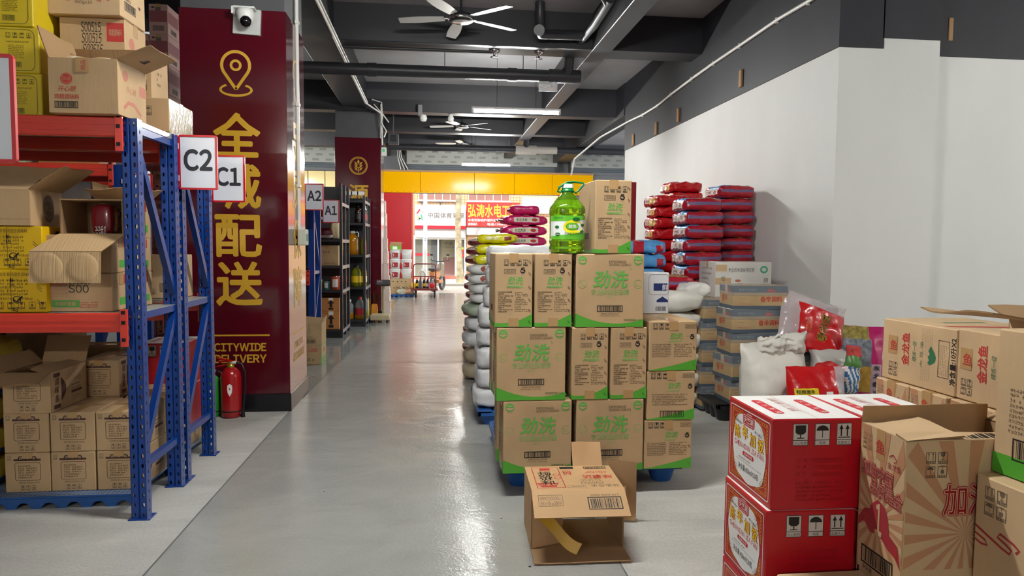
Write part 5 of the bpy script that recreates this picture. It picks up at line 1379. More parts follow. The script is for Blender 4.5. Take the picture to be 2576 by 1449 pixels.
for k in range(4):
    lb = ['lowest pink rice bag of the small stack under the shop sign', 'second pink rice bag up in the small stack', 'third pink rice bag up in the small stack', 'shorter pink bag lying askew on top of the pink stack'][k]
    if o is None: o = tag(q.build('bag', loc=(x0, 7.85, z)), lb, 'bag', 'pink rice bags')
    elif k < 3: clone(o, (x0+.004*k, 7.85, z), R(2*(-1)**k), lb)
    else:
        q2 = soft(.34, .3, .11, BAGP, None, N=12, wr=.012, seed=83).ground(); tag(q2.build('bag', loc=(x0+.01, 7.85, z), rz=R(-6)), lb, 'bag', 'pink rice bags')
    z += q.top*.95
FR = mat('bag_frill', '#a89a84', .5, var=.2, vs=20)
for ob in [o]+[c for c in COL.objects if c.get('group') == 'pink rice bags' and c is not o]:
    b = MB(); V = []
    for k in range(9): V += [(-.24 if 'askew' not in ob['label'] else -.16, -.13+.26*k/8, .055), (-.30-.015*(k % 2) if 'askew' not in ob['label'] else -.19, -.14+.28*k/8, .055+.02*math.sin(k*2.1))]
    b.add(V, [(2*k, 2*k+1, 2*k+3, 2*k+2) for k in range(8)], FR, True); b.build('seam_frill', ob)
# farthest pile with dark red ends
DRED = mat('bag_dark_red', '#6b1a16', .35, coat=.2); FILM = mat('film_pale', '#c7b9ae', .25, var=.15, vs=20)
q = soft(.5, .36, .115, FILM, lambda k, s_, t_: DRED if k in 'LF' and t_ < .45 else None, N=10, wr=.012, seed=90).ground(); o = None; z = 0
for k in range(13):
    lb = 'pale bag with a dark red end in the farthest aisle pile, %s' % ORD[12-k]
    if o is None: o = tag(q.build('bag', loc=(.64, 9.1, z)), lb, 'bag', 'bags with dark red ends')
    else: clone(o, (.64+(.02, -.01, .0)[k % 3]+.004*k, 9.1, z), R((3, -4, 1)[k % 3]), lb)
    z += q.top*.95
# ================================================================== black shelving and the far left
SHB = mat('shelf_black', '#26272b', .35, coat=.2); SHL = mat('shelf_edge_reflection', '#8f8d90', .35, metal=.3)  # grey strips put the reflected light of the right-hand faces into colour
def black_shelf(x0, x1, y0, y1, H, levels, label):
    r = empty('shelving_unit', ((x0+x1)/2, (y0+y1)/2, 0)); W = x1-x0; D = y1-y0
    for sx in (-1, 1):
        for yy in (-D/2, -.02, D/2-.04):
            b = MB(); b.box(-.02, .02, 0, .04, 0, H, SHB, c=.003); b.box(.0201, .021, .006, .034, .0, H, SHL) if sx > 0 else None; b.build('post', r, loc=(sx*(W/2-.02), yy, 0))
    for z in levels:
        b = MB(); b.box(-W/2+.04, W/2-.0, -D/2+.005, D/2-.005, z-.04, z, SHB, c=.004); b.box(W/2-.001, W/2+.0015, -D/2+.04, D/2-.04, z-.05, z-.002, SHL); b.build('shelf', r)
    b = MB(); b.box(-W/2+.02, W/2-.05, .0, .012, .05, H-.02, SHB); b.build('back_panel', r)
    b = MB(); b.box(-W/2+.02, W/2-.02, -D/2+.03, -D/2+.04, 0, levels[0]-.03, SHB); b.build('kick_plate', r)
    tag(r, label, 'shelving', 'black shelving units'); return r
black_shelf(-2.3, -1.33, 10.4, 11.3, 2.28, (.12, .71, 1.07, 1.46, 2.0), 'tall black shelving unit nearest the lettered column, beside the A1 sign')
black_shelf(-2.1, -1.13, 11.8, 12.75, 2.2, (.12, .67, 1.21, 1.745, 2.12), 'black shelving unit full of oil bottles in front of the wheat sign column')
ORC = mat('carton_orange_kraft', '#bd7f44', .6, var=.05)
def d_arrow(fs):
    f = fs['F']; w, h = f.W, f.H; c = w*.6
    f.rect(c-.02, h*.3, c+.02, h*.6, INK); f.poly([(c-.05, h*.58), (c+.05, h*.58), (c, h*.82)], INK); f.rect(c-.035, h*.1, c+.035, h*.26, INK); f.lines(w*.15, h*.86, w*.85, h*.94, 1, INKB, 3); f.lines(w*.1, h*.04, w*.4, h*.09, 1, INKB, 4)
    f.rect(c-.035, h*.8, c+.035, h, WHITE, 2)
o = carton('carton', .30, .3, .27, 'lower orange carton with a black arrow on the bottom of the black shelving', m=ORC, draw=d_arrow, group='orange cartons on the black shelving', loc=(-1.54, 10.62, .121), axis='x')
open_carton('carton', .30, .3, .2, {'R': 50, 'B': -60, 'L': 60}, 'upper orange carton with open flaps and a black arrow on the black shelving', group='orange cartons on the black shelving', m=ORC, draw=d_arrow, loc=(-1.54, 10.62, .393), fl={'R': .1, 'B': .1, 'L': .1})
carton('carton', .33, .3, .30, 'plain kraft carton on the middle shelf of the black shelving', m=KRD, draw=lambda fs: (fs['F'].text('金龙鱼', fs['F'].W*.3, fs['F'].H*.62, .035, INKB), fs['F'].frame(fs['F'].W*.4, fs['F'].H*.08, fs['F'].W*.85, fs['F'].H*.16, .003, INKB), fs['F'].rect(fs['F'].W*.12, fs['F'].H*.55, fs['F'].W*.25, fs['F'].H*.78, INKB)), loc=(-1.56, 10.62, 1.071), axis='y')
def can(x, y, z, r_, h, m1, label):
    r = empty('food_can', (x, y, z))
    b = MB(); b.lathe([(r_*.97, 0), (r_, .004), (r_, h-.004), (r_*.97, h)], m1, 20); b.build('body', r)
    b = MB(); b.lathe([(r_*1.01, h-.006), (r_*1.02, h), (r_*.98, h+.002), (0, h-.002)], CHROME, 20); b.build('lid', r)
    b = MB(); n = 7; V = []
    for j in range(2):
        for k in range(n): a = R(-125+55*k/(n-1)); V.append(((r_+.001)*math.cos(a), (r_+.001)*math.sin(a), (h*.2, h*.8)[j]))
    b.add(V, [(k, k+1, n+k+1, n+k) for k in range(n-1)], WHITE); b.build('label', r)
    tag(r, label, 'can', 'cans on the black shelving')
can(-1.435, 10.55, .711, .085, .2, mat('can_orange', '#b8502c', .4), 'large orange can with a pale label on the black shelving')
can(-1.575, 10.55, .711, .05, .13, mat('can_teal', '#3f7f8a', .4), 'small teal can left of the large orange can')
can(-1.69, 10.55, .711, .05, .15, mat('can_yellow', '#b9b520', .4), 'small yellow can at the left beside the teal can')
q = soft(.32, .3, .17, mat('bag_maroon', '#5f1120', .2, coat=.5), lambda k, s_, t_: BAGW if t_ < -.2 and k in 'FLR' else None, N=10, wr=.012, seed=101).ground()
tag(q.build('bag', loc=(-1.62, 10.6, 1.461), rz=R(8)), 'maroon and white bag on the upper shelf behind the A1 sign', 'bag')
q = soft(.14, .24, .26, mat('bag_cream', '#cfc39a', .35), None, N=9, wr=.01, seed=102).ground()
tag(q.build('bag', loc=(-1.44, 10.6, 1.461)), 'cream bag standing beside the maroon bag on the upper shelf', 'bag')
OIL = mat('oil_amber', '#d98e12', .06, trans=.5, ior=1.45); OILD = mat('soy_dark', '#2a100c', .1, coat=.4); PETC = mat('clear_plastic', '#d9ddd9', .06, trans=.75, ior=1.3); CAPR = mat('cap_red', '#b01c1c', .4); CAPW = mat('cap_white', '#e0e0dc', .4); LABY = mat('label_yellow', '#d6b414', .4); LABR = mat('label_red', '#b0202a', .4); OILG = mat('oil_olive', '#8a8a14', .08, trans=.4)
def bottle(x, y, z, r_, h, mb_, ml, mc, label, group, name='oil_bottle', fill=None, handle=False):
    r = empty(name, (x, y, z))
    b = MB(); fm = None
    prof = [(r_*.9, 0), (r_, .01), (r_, h*.3), (r_*.96, h*.5), (r_, h*.62), (r_*.85, h*.75), (r_*.4, h*.88), (r_*.34, h*.92)]
    if fill: fm = [fill, fill, mb_, mb_, mb_, mb_, mb_, mb_]
    b.lathe(prof, mb_, 16, sq=.8 if r_ > .06 else 1, fm=fm); b.build('body', r)
    b = MB(); b.lathe([(r_*.42, h*.9), (r_*.42, h*.985), (r_*.36, h), (0, h)], mc, 14); b.build('cap', r)
    if ml:
        b = MB(); b.lathe([(r_*1.015, h*.2), (r_*1.015, h*.5)], ml, 16, sq=.8 if r_ > .06 else 1)
        bm = b; b.build('label', r)
    if handle: b = MB(); b.tube([(r_*.3, 0, h*.93), (r_*.8, 0, h*.96), (r_*1.0, 0, h*.9), (r_*.95, 0, h*.75)], .008, mc, 6); b.build('handle', r)
    tag(r, label, 'bottle', group); return r
GB = 'bottles on the oil shelving'
for k in range(4): bottle(-1.93+.22*k+.0, 12.0, 1.746, .05, .30, OILD, mat('label_dark', '#3a3234', .4), OILD, 'dark sauce bottle on the upper oil shelf, %s from the left' % ['first', 'second', 'third', 'fourth'][k], GB, 'sauce_bottle')
for k in range(3): bottle(-1.17, 12.0+.13*k+.05, 1.746, .04, .30, OILD, LABR, CAPW, 'dark sauce bottle at the aisle end of the upper oil shelf, %s back' % ['nearest', 'one', 'two'][k], GB, 'sauce_bottle')
bottle(-1.36, 11.98, 1.211, .1, .40, OIL, None, CAPW, 'large amber oil jug on the second oil shelf', GB, 'oil_jug', handle=True)
bottle(-1.6, 11.98, 1.211, .1, .38, OIL, LABY, CAPR, 'large amber oil jug left of the handled one', GB, 'oil_jug')
for k in range(3): bottle(-1.19, 12.0+.14*k+.06, 1.211, .04, .33, (OILG, OIL, OILD)[k], (None, LABR, LABR)[k], CAPR, 'slim oil bottle at the aisle end of the second oil shelf, %s back' % ['nearest', 'one', 'two'][k], GB)
bottle(-1.3, 11.96, .671, .085, .36, OILG, LABY, BLACKP, 'yellow labelled oil jug on the third oil shelf', GB, 'oil_jug'); bottle(-1.5, 11.96, .671, .07, .36, OILD, LABR, CAPR, 'dark bottle with a red label on the third oil shelf', GB, 'sauce_bottle')
for k in range(4): bottle(-1.18, 12.0+.13*k+.02, .671, .04, .34, (OILG, OIL, OILD, OILD)[k], (LABY, WHITE, LABR, LABR)[k], (LABY, CAPR, CAPW, CAPR)[k], 'slim labelled bottle at the aisle end of the third oil shelf, %s back' % ['nearest', 'one', 'two', 'three'][k], GB)
bottle(-1.24, 11.93, .121, .075, .37, PETC, LABR, CAPR, 'nearly empty clear jug on the lowest oil shelf', GB, 'oil_jug', fill=OIL); bottle(-1.42, 11.95, .121, .08, .33, PETC, None, CAPW, 'clear jug left of the nearly empty one', GB, 'oil_jug', fill=OIL)
bottle(-1.18, 12.18, .121, .06, .40, PETC, None, CAPR, 'clear tall jug with a red cap at the aisle end of the lowest shelf', GB, 'oil_jug', fill=OILG); bottle(-1.6, 12.0, .121, .08, .3, PETC, LABY, CAPR, 'clear jug at the left end of the lowest oil shelf', GB, 'oil_jug')
bottle(-1.18, 12.4, .121, .055, .42, LABY, None, CAPR, 'yellow oil can at the back of the lowest oil shelf', GB, 'oil_jug')
PRICE = mat('price_card', '#dcdcda', .4)
for k in range(3):
    b = MB(); b.box(-.06, .06, -.002, .002, -.03, .03, PRICE, c=.001); b.tube([(-.05, .003, -.03), (0, .003, -.09), (.05, .003, -.03)], .003, CHROME, 5)
    tag(b.build('price_card', loc=(-1.40+.1*k, 11.79+.15*k*0, 2.235)), 'white price card on top of the oil shelving, %s of three' % ['left one', 'middle one', 'right one'][k], 'price card', 'price cards')
# cartons on the floor beyond the column
GRS = mat('carton_green_side', '#6f9a5a', .5)
def d_lo(fs):
    f = fs['F']; w, h = f.W, f.H; f.disc(w*.18, h*.78, .03, INKR, a0=0, a1=180); f.text('鲜得味', w*.08, h*.62, .03, INKR); f.rrect(w*.45, h*.64, w*.85, h*.86, .015, INKF); f.icons(w*.1, h*.18, .028, 4, .6, INKB, h=1.1); f.rect(w*.05, h*.5, w*.9, h*.505, INKB)
    s = fs['R']; s.rect(0, 0, s.W, s.H, GRS); s.rect(s.W*.1, s.H*.35, s.W*.9, s.H*.95, KR2, 2); s.text('鲜味', s.W*.3, s.H*.5, .08, INKR, 3)
carton('carton', .27, .35, .225, 'lower carton with a green side on the tiles beyond the lettered column', draw=d_lo, m=KRD, loc=(-1.42, 8.3, 0), axis='y')
open_carton('carton', .28, .33, .25, {'F': -15, 'L': 60, 'R': 12, 'B': 60}, 'upper carton with torn open flaps beyond the lettered column', draw=lambda fs: (fs['F'].barcode(fs['F'].W*.25, fs['F'].H*.08, fs['F'].W*.75, fs['F'].H*.24), fs['F'].rect(fs['F'].W*.48, fs['F'].H*.5, fs['F'].W*.5, fs['F'].H, CUT), fs['F'].lines(fs['F'].W*.25, fs['F'].H*.28, fs['F'].W*.75, fs['F'].H*.42, 3, INKB, 3)), m=KRD, loc=(-1.42, 8.3, .227), fl={'F': .06, 'L': .07, 'R': .06, 'B': .07})
q = soft(.2, .2, .17, REDPK, None, N=7, seed=110).ground(); tag(q.build('red_packets', loc=(-1.42, 8.3, .235)), 'dark red packets filling the torn open carton', 'packets')
# platform scale
r = empty('platform_scale', (-.94, 12.55, 0)); SCB = mat('scale_beige', '#a59a7c', .5, var=.06)
b = MB(); b.box(-.17, .17, -.22, .2, .045, .12, SCB, c=.012); b.box(-.165, .165, -.21, .19, .12, .135, mat('scale_plate', '#b9ad8c', .4), c=.004); b.build('platform', r)
for i in (-1, 1):
    for j in (-1, 1): b = MB(); b.lathe([(.025, 0), (.02, .05)], BLACKP, 10); b.build('foot', r, loc=(i*.13, j*.16, 0))
b = MB(); b.tube([(.04, .17, .12), (.04, .17, .64)], .028, SCB, 10); b.build('column', r)
b = MB(); b.box(-.13, .13, -.05, .05, -.05, .05, mat('scale_head', '#3a2f33', .3), c=.012); f = Face(b, (-.13, -.05, -.05), (1, 0, 0), (0, 0, 1), .26, .1)
for i in range(5): f.rect(.13+.023*i, .015, .145+.023*i, .08, INK)
f.rect(.02, .05, .11, .08, mat('scale_screen', '#7d6a70', .2)); b.build('indicator', r, loc=(.04, .12, .69), rot=(R(-20), 0, R(8)))
tag(r, 'beige platform weighing scale with a dark display head before the wheat sign column', 'scale')
carton('carton', .3, .25, .2, 'small kraft carton with red print behind the weighing scale', draw=lambda fs: (fs['F'].text('金龙鱼', .05, .09, .06, INKR), fs['F'].poly([(.12, .08), (.2, .08), (.16, .03)], INKR)), loc=(-.98, 12.86, 0) if False else (-1.0, 14.9, 0), axis='x')
q = soft(.12, .1, .3, mat('pouch_orange', '#d98a1f', .3, coat=.3), None, N=8, pinch=.1, seed=115).ground(); tag(q.build('pouch', loc=(-1.08, 12.92, 0)), 'orange and yellow pouch standing between the oil shelving and the scale', 'pouch')
PW = mat('carton_pale_rose', '#d9c6bc', .45, var=.05)
def d_pw(fs):
    for k in 'FR': f = fs[k]; f.rect(f.W*.1, f.H*.3, f.W*.5, f.H*.7, mat('ink_rose', '#c78f86', .5)); f.rect(f.W*.05, f.H*.85, f.W*.6, f.H*.88, INKLG)
o = carton('carton', .34, .35, .25, 'pale rose carton at the foot of the tall stack right of the wheat sign column', m=PW, draw=d_pw, group='pale rose cartons by the wheat sign column', loc=(-1.03, 14.25, 0))
for k in range(1, 9): clone(o, (-1.03-.012*k, 14.25, .251*k), R((2, -2, 1)[k % 3]), 'pale rose carton in the tall stack by the wheat sign column, %s from the floor' % ['', 'second', 'third', 'fourth', 'fifth', 'sixth', 'seventh', 'eighth', 'ninth'][k])
# buckets and what stands by the entrance
BUK = mat('bucket_white', '#d2d0cd', .35); BUL = mat('bucket_label', '#8f1620', .4)
board_pallet(-1.16, -.52, 18.5, 19.35, 'low blue plastic pallet by the entrance jamb')
carton('carton', .56, .5, .40, 'large kraft carton under the white buckets by the entrance', m=KRD, draw=lambda fs: (fs['F'].text('松茸鲜味', .08, .14, .06, INKB, w=.3), [fs['F'].disc(.08+.11*i, .33, .018, INKB) for i in range(4)]), loc=(-.86, 18.9, .066), axis='x')
def bucket(x, y, z, lab_, label):
    r = empty('bucket', (x, y, z))
    b = MB(); b.lathe([(.115, 0), (.12, .004), (.138, .2), (.138, .235)], BUK, 22, sq=.85); b.build('body', r)
    b = MB(); b.lathe([(.142, .225), (.146, .23), (.146, .25), (.135, .258), (.0, .258)], BUK, 22, sq=.85); b.build('lid', r)
    b = MB(); b.tube([(-.14, -.02, .21)]+[(.14*math.cos(R(180+15*k)), -.13, .2+.09*math.sin(R(180+15*k))*.9) for k in range(1, 12)]+[(.14, -.02, .21)], .005, WHITE, 6); b.build('handle', r)
    if lab_:
        b = MB(); f = Face(b, (-.075, -.155, .045), (1, 0, 0), (0, 0, 1), .15, .13); f.rect(0, 0, .15, .13, BUL); f.stroke([(.02, .1), (.04, .06), (.03, .03)], .012, WHITE, 2); f.lines(.06, .03, .14, .11, 4, INKF, 4, 2); b.build('label', r)
    tag(r, label, 'bucket', 'white buckets by the entrance')
nm = [('bottom', .467), ('middle', .728), ('top', .989)]
for j, (x, sd) in enumerate(((-1.02, 'left'), (-.722, 'right'))):
    for i, (n_, z) in enumerate(nm): bucket(x+.004*i, 18.9, z, j == 0 or i == 1, 'white lidded bucket, %s of the %s stack by the entrance' % (n_, sd))
GRO = mat('carton_lime', '#6aa51f', .5)
open_carton('carton', .3, .25, .13, {'R': 40, 'B': 25, 'F': 165}, 'small open lime green carton on top of the left bucket stack', m=GRO, draw=lambda fs: fs['F'].rect(.08, .01, .2, .08, WHITE), loc=(-1.01, 18.9, 1.248), fl={'R': .08, 'B': .08, 'F': .03})
for i, (x, c_, lb) in enumerate(((-.80, '#b9b39f', 'pale knotted plastic bag on the blue pallet by the entrance'), (-.60, '#b98a6a', 'tan knotted plastic bag on the blue pallet by the entrance'))):
    q = soft(.24, .2, .13, mat('knot_bag_%d' % i, c_, .35, var=.1, vs=15), None, N=8, wr=.016, seed=120+i); q.ground(); o = q.build('plastic_bag', loc=(x-.03, 18.58, .066)); tag(o, lb, 'plastic bag', 'bags on the entrance pallet')
    b = MB(); b.tube([(0, 0, .11), (.0, 0, .15), (-.05, 0, .19)], [.03, .012, .02], mat('knot_bag_%d' % i), 8); b.build('knot', o)
# trolley
TR = mat('trolley_maroon', '#6b1f24', .4); TRW = mat('trolley_deck', '#7a5a45', .6)
r = empty('hand_trolley', (-.225, 18.5, 0))
b = MB(); b.box(-.34, .34, -.3, .55, .19, .225, TRW, c=.006); b.box(-.345, .345, -.305, -.29, .185, .23, TR); b.build('deck', r)
b = MB(); b.tube([(-.29, -.27, .2), (-.29, -.27, .8), (-.27, -.27, .86), (-.22, -.27, .88), (.22, -.27, .88), (.27, -.27, .86), (.29, -.27, .8), (.29, -.27, .2)], .016, TR, 8); b.tube([(-.29, -.27, .55), (.29, -.27, .55)], .012, TR, 6)
for x in (-.1, .1): b.tube([(x, -.27, .2), (x, -.27, .55)], .012, TR, 6)
b.build('handle', r)
for x in (-.24, .26):
    for y in (-.2, .42):
        b = MB(); b.tube([(-.022, 0, .085), (.022, 0, .085)], .085, mat('rubber_dark', '#25221f', .7), 18); b.tube([(-.026, 0, .085), (.026, 0, .085)], .03, CHROME, 10); b.box(-.03, .03, -.03, .03, .16, .19, BLACKP); b.build('wheel', r, loc=(x, y, 0))
tag(r, 'maroon platform trolley with a tube handle near the entrance', 'trolley')
for k, (x, y, m_, ml, mc, lb) in enumerate(((-.43, 18.55, OILD, LABY, CAPR, 'dark bottle with a yellow label on the trolley, leftmost'), (-.34, 18.5, mat('bottle_blue_grey', '#5a6a7a', .2), None, CAPR, 'grey blue bottle on the trolley, second from the left'), (-.24, 18.55, OILD, LABY, CAPR, 'dark bottle with a yellow label on the trolley, third from the left'), (-.15, 18.5, OILD, mat('label_rose', '#c79aa6', .4), CAPR, 'dark bottle with a rose label on the trolley, rightmost'))):
    bottle(x, y, .226, .042, .26, m_, ml, mc, lb, 'bottles on the trolley', 'sauce_bottle')
q = soft(.14, .1, .14, mat('pouch_red', '#c4202a', .4), None, N=6, seed=130).ground(); tag(q.build('pouch', loc=(-.03, 18.6, .226)), 'small red packet on the trolley at the right', 'packet')
q = soft(.12, .1, .16, mat('pouch_yellow', '#e0b83a', .4), None, N=6, seed=131).ground(); tag(q.build('pouch', loc=(-.53, 18.55, .226)), 'small yellow packet on the trolley at the left', 'packet')
bottle(-.3, 18.85, .226, .1, .5, PETC, None, CAPW, 'clear tall jug at the back of the trolley', 'bottles on the trolley', 'water_jug', handle=True)
# ================================================================== right side: rice bags by the white wall
RB = mat('bag_crimson', '#a51228', .3, coat=.3, var=.08, vs=10, bump=.6, bs=16); RB2 = mat('bag_red', '#c0161e', .3, coat=.3, var=.08, vs=10, bump=.6, bs=16); SKY = mat('bag_sky_blue', '#4f8fc4', .35, var=.1, vs=12, bump=.35, bs=20)
LILAC = mat('bag_lilac_stripe', '#6f5f86', .35); WHEAT = mat('bag_wheat_print', '#a68a4a', .4, var=.25, vs=30); PAPER = mat('bag_label_paper', '#d9cfc6', .4)
def m_crim(k, s_, t_):
    if k == 'L':
        if abs(s_) < .72 and abs(t_) < .62: return PAPER
        if t_ > .62 and s_ > -.2: return SKY
        return None
    if k == 'F': return LILAC if abs(t_-.12) < .14 and s_ > -.9 else None
    if k == 'T':
        if s_ < -.35: return SKY
        return WHEAT if s_ < .75 else None
def m_red(k, s_, t_):
    if k == 'L' and abs(s_) < .75 and abs(t_) < .6: return mat('bag_label_gold', '#d9b24a', .35) if s_ > .05 else PAPER
def m_blue(k, s_, t_):
    if k in 'FT' and -.75 < s_ < -.2: return RB
    if k == 'F' and .45 < s_ < .85 and t_ < .3: return RB
    if k == 'L' and abs(t_) < .5: return PAPER
def bagproto(m, mf, seed, T=.136, L=.40, W=.45, txt='大米', tk='L'):
    q = soft(L, W, T, m, mf, N=16, px=.24, pn=.36, pinch=.14, wr=.016, ws=11, seed=seed)
    q.text(txt, 'L', -.55, -.3, .0, .35, INKR); q.text('香', 'L', .3, -.35, .6, .35, INKR)
    return q.ground()
ordn = ['lowest', 'second up', 'third up', 'fourth up', 'fifth up', 'sixth up', 'seventh up', 'eighth up', 'ninth up', 'tenth up', 'eleventh up', 'twelfth up', 'thirteenth up', 'fourteenth up', 'fifteenth up', 'sixteenth up', 'seventeenth up', 'eighteenth up', 'nineteenth up']
def stack(protos, x, y, z0, z1, what, group, jitter=3, cat='bag', lean=0, big=None):
    """pile identical bags from z0 until the top reaches z1"""
    objs = [None]*len(protos); z = z0; k = 0; step = protos[0].top*.945
    n = int(round((z1-z0)/step)); step = (z1-z0)/n
    rr = random.Random(int(x*100+y*10))
    for k in range(n):
        i = k % len(protos); q = protos[i]
        lab_ = '%s, %s' % (what, ORD[min(n-1-k, 20)])
        loc = (x+rr.uniform(-.012, .012)+lean*k, y+rr.uniform(-.012, .012), z); rz = R(rr.uniform(-jitter, jitter))
        key = id(q)
        if getattr(q, 'obj', None) is None: q.obj = tag(q.build('rice_bag', loc=loc, rz=rz), lab_, cat, group)
        else: clone(q.obj, loc, rz, lab_, group)
        z += step
pc = [bagproto(RB, m_crim, 200+i) for i in range(3)]; pr = [bagproto(RB2, m_red, 210+i, T=.122) for i in range(2)]; pb = [bagproto(SKY, m_blue, 220+i, T=.13) for i in range(2)]
pallet(2.44, 3.4, 6.6, 7.88, .12, 'dark plastic pallet under the crimson rice bags', BLACKP)
stack(pc, 2.68, 6.86, .121, 1.885, 'crimson rice bag with blue printed end in the front tall stack', 'crimson rice bags, front stack')
stack(pc, 3.19, 7.24, .121, 2.05, 'crimson rice bag in the tall stack against the white wall', 'crimson rice bags, wall stack', 2)
stack(pr, 2.64, 7.66, .121, 1.965, 'red rice bag with a gold label in the left rear stack', 'bright red rice bags, left rear stack')
stack(pr, 2.99, 8.16, .0, 2.16, 'red rice bag in the rearmost stack', 'bright red rice bags, rearmost stack')
pallet(1.8, 2.3, 6.08, 7.0, .1, 'blue plastic pallet under the sky blue rice bags')
stack(pb, 2.07, 6.76, .1, 1.46, 'sky blue rice bag in the stack left of the crimson ones', 'sky blue rice bags')
stack(pc, 2.16, 6.28, .1, 1.12, 'crimson rice bag in the short stack before the blue ones', 'crimson rice bags, short stack')
RDP = mat('far_red_board', '#8c1420', .5)
b = MB(); b.box(-.2, .2, -.03, .03, 0, 2.2, RDP, c=.004); tag(b.build('red_board', loc=(2.35, 8.6, 0)), 'dark red board standing behind the rice bags, seen at their left', 'board')
# white sacks
SKWH = mat('sack_white', '#d6d2c8', .45, var=.04, bump=.12, bs=120); SGR = mat('sack_print_green', '#1f8a4c', .45)
def m_ws(k, s_, t_): return SGR if k in 'TF' and -.78 < s_ < -.45 and (k == 'T' and s_*0+t_ < .1 or k == 'F' and t_ > .0) else None
q = soft(.58, .40, .17, SKWH, m_ws, N=20, px=.25, pn=.5, pinch=.3, wr=.016, ws=7, seed=230); q.text('3', 'T', -.35, -.75, -.2, -.25, INKR, .03); q.ground(); o = None
for k in range(6):
    lb = 'white woven sack with green print, %s in the pile beside the dusty cartons' % (ordn[k] if k < 5 else 'topmost')
    if o is None: o = tag(q.build('sack', loc=(1.97, 5.82, .0), rz=R(3)), lb, 'sack', 'white woven sacks beside the dusty cartons')
    else: clone(o, (1.97+.02*(k % 2), 5.82-.01*k, q.top*.945*k), R((3, -3, 2, -1, 4, -3)[k]), lb)
zt_ = q.top*.945*5+q.top
q = soft(.26, .2, .13, mat('bag_thin_white', '#d9d6d0', .3, var=.03), None, N=10, pinch=.6, wr=.012, ws=14, seed=233).ground(); o = q.build('plastic_bag', loc=(2.30, 5.93, .95), rz=R(15))
b = MB(); b.tube([(-.11, 0, .055), (-.16, -.01, .04), (-.17, -.02, .0)], [.02, .008, .004], mat('bag_thin_white'), 6); b.build('tied_end', o)
tag(o, 'white thin plastic bag with a tied end above the white sacks', 'plastic bag')
def kraftbox(*a, **k): return carton('carton', *a, **k)
kraftbox(.3, .2, .475, 'kraft carton under the tied white bag, lower', loc=(2.34, 6.02, 0), m=KRD); kraftbox(.3, .2, .473, 'kraft carton under the tied white bag, upper', loc=(2.34, 6.02, .476), m=KRD)
WC = mat('carton_white', '#cfcbc4', .5, var=.04)
def d_fungus(fs):
    f = fs['F']; w, h = f.W, f.H
    f.text('专业的木耳丝供应商', w*.22, h*.78, h*.1, INK, w=w*.46, shear=.15); f.disc(w*.86, h*.84, w*.07, mat('print_teal', '#4fa283', .5), ry=h*.08); f.disc(w*.86, h*.84, w*.04, WC, 2, ry=h*.04)
    f.text('信', w*.1, h*.6, h*.1, INK, al='l'); f.text('赖', w*.1, h*.46, h*.1, INK); f.text('顾', w*.86, h*.56, h*.1, INK); f.text('客', w*.86, h*.42, h*.1, INK)
    f.disc(w*.4, h*.6, w*.05, INKF, ry=h*.03); f.disc(w*.44, h*.52, w*.06, INKF, ry=h*.03)
    f.rect(0, h*.8, w*.2, h*.94, CLEAR, 2); f.rect(w*.0, h*.52, w*.28, h*.66, CLEAR, 1)
    s = fs['L']; 
    for q_ in range(4): s.lines(s.W*.2, s.H*(.5+.11*q_), s.W*.8, s.H*(.57+.11*q_), 1, INKLG, 3+q_)
kraftbox(.55, .4, .44, 'white carton with dark brush lettering in front of the crimson bags', loc=(2.885, 6.38, .815), m=WC, draw=d_fungus, axis='x', tm=CLEAR)
kraftbox(.55, .4, .405, 'plain kraft carton under the white lettered carton, lower', loc=(2.885, 6.38, 0), m=KRD); kraftbox(.55, .4, .405, 'plain kraft carton under the white lettered carton, upper', loc=(2.885, 6.38, .407), m=KRD)
# dusty wrapped cartons
SLATE = mat('print_slate', '#4a5560', .5); FILMW = mat('wrap_film', '#aab0b4', .12, alpha=.28, coat=.6, bump=.6, bs=30)
def d_dust(fs):
    for k in 'FL':
        f = fs[k]; w, h = f.W, f.H
        f.rect(0, h*.72, w, h, SLATE); f.rect(0, 0, w, h*.16, SLATE)
        f.text('香辛调料', w*.5, h*.32, h*.24, INKR, 2, bold=.02, w=w*.4) if k == 'F' else f.text('香辛', w*.2, h*.3, h*.3, INKR, 2)
        f.poly([(w*.6, h*.74), (w*.8, h*.74), (w*.76, h*.84), (w*.66, h*.9)], INKR, 2); f.lines(w*.1, h*.2, w*.4, h*.3, 1, INKF, 3, 2); f.lines(w*.1, h*.45, w*.25, h*.5, 1, INKLG, 5, 2)
        if k == 'F': f.text('重庆市吉食品', w*.1, h*.78, h*.12, mat('print_slate_pale', '#7c8a96', .5), 2)
    t = fs['T']; t.rect(0, t.H*.35, t.W*.3, t.H*.7, SLATE); t.rect(0, 0, t.W, t.H*.06, SLATE)
def film(o, w, d, h):
    b = MB(); e = .004; n = 8; V = []
    b.box(-w/2-e, w/2+e, -d/2-e, d/2+e, h*.55, h+e, FILMW, c=.008); b.build('stretch_film', o)
pallet(2.24, 3.25, 5.2, 5.62, .15, 'black plastic pallet under the dusty film wrapped cartons', BLACKP)
h_ = .188; GD = 'dusty slate striped cartons'
o = None
for k in range(5):
    lb = ['crushed dusty carton at the foot of the middle column', 'torn dusty carton, second from the floor in the middle column', 'dusty slate striped carton, third from the floor in the middle column', 'dusty slate striped carton, fourth from the floor in the middle column', 'top dusty carton with a dented lid, jutting over the middle column'][k]
    x = 2.565 if k < 4 else 2.585
    if o is None: o = kraftbox(.44, .3, h_-.002, lb, m=KRD, draw=d_dust, group=GD, loc=(x, 5.36, .15), axis='x', tm=CLEAR); film(o, .44, .3, h_)
    else: clone(o, (x+(0, -.015, .01, .0, .0)[k], 5.36, .15+h_*k), R((0, 6, -2, 1, -3)[k]), lb, GD)
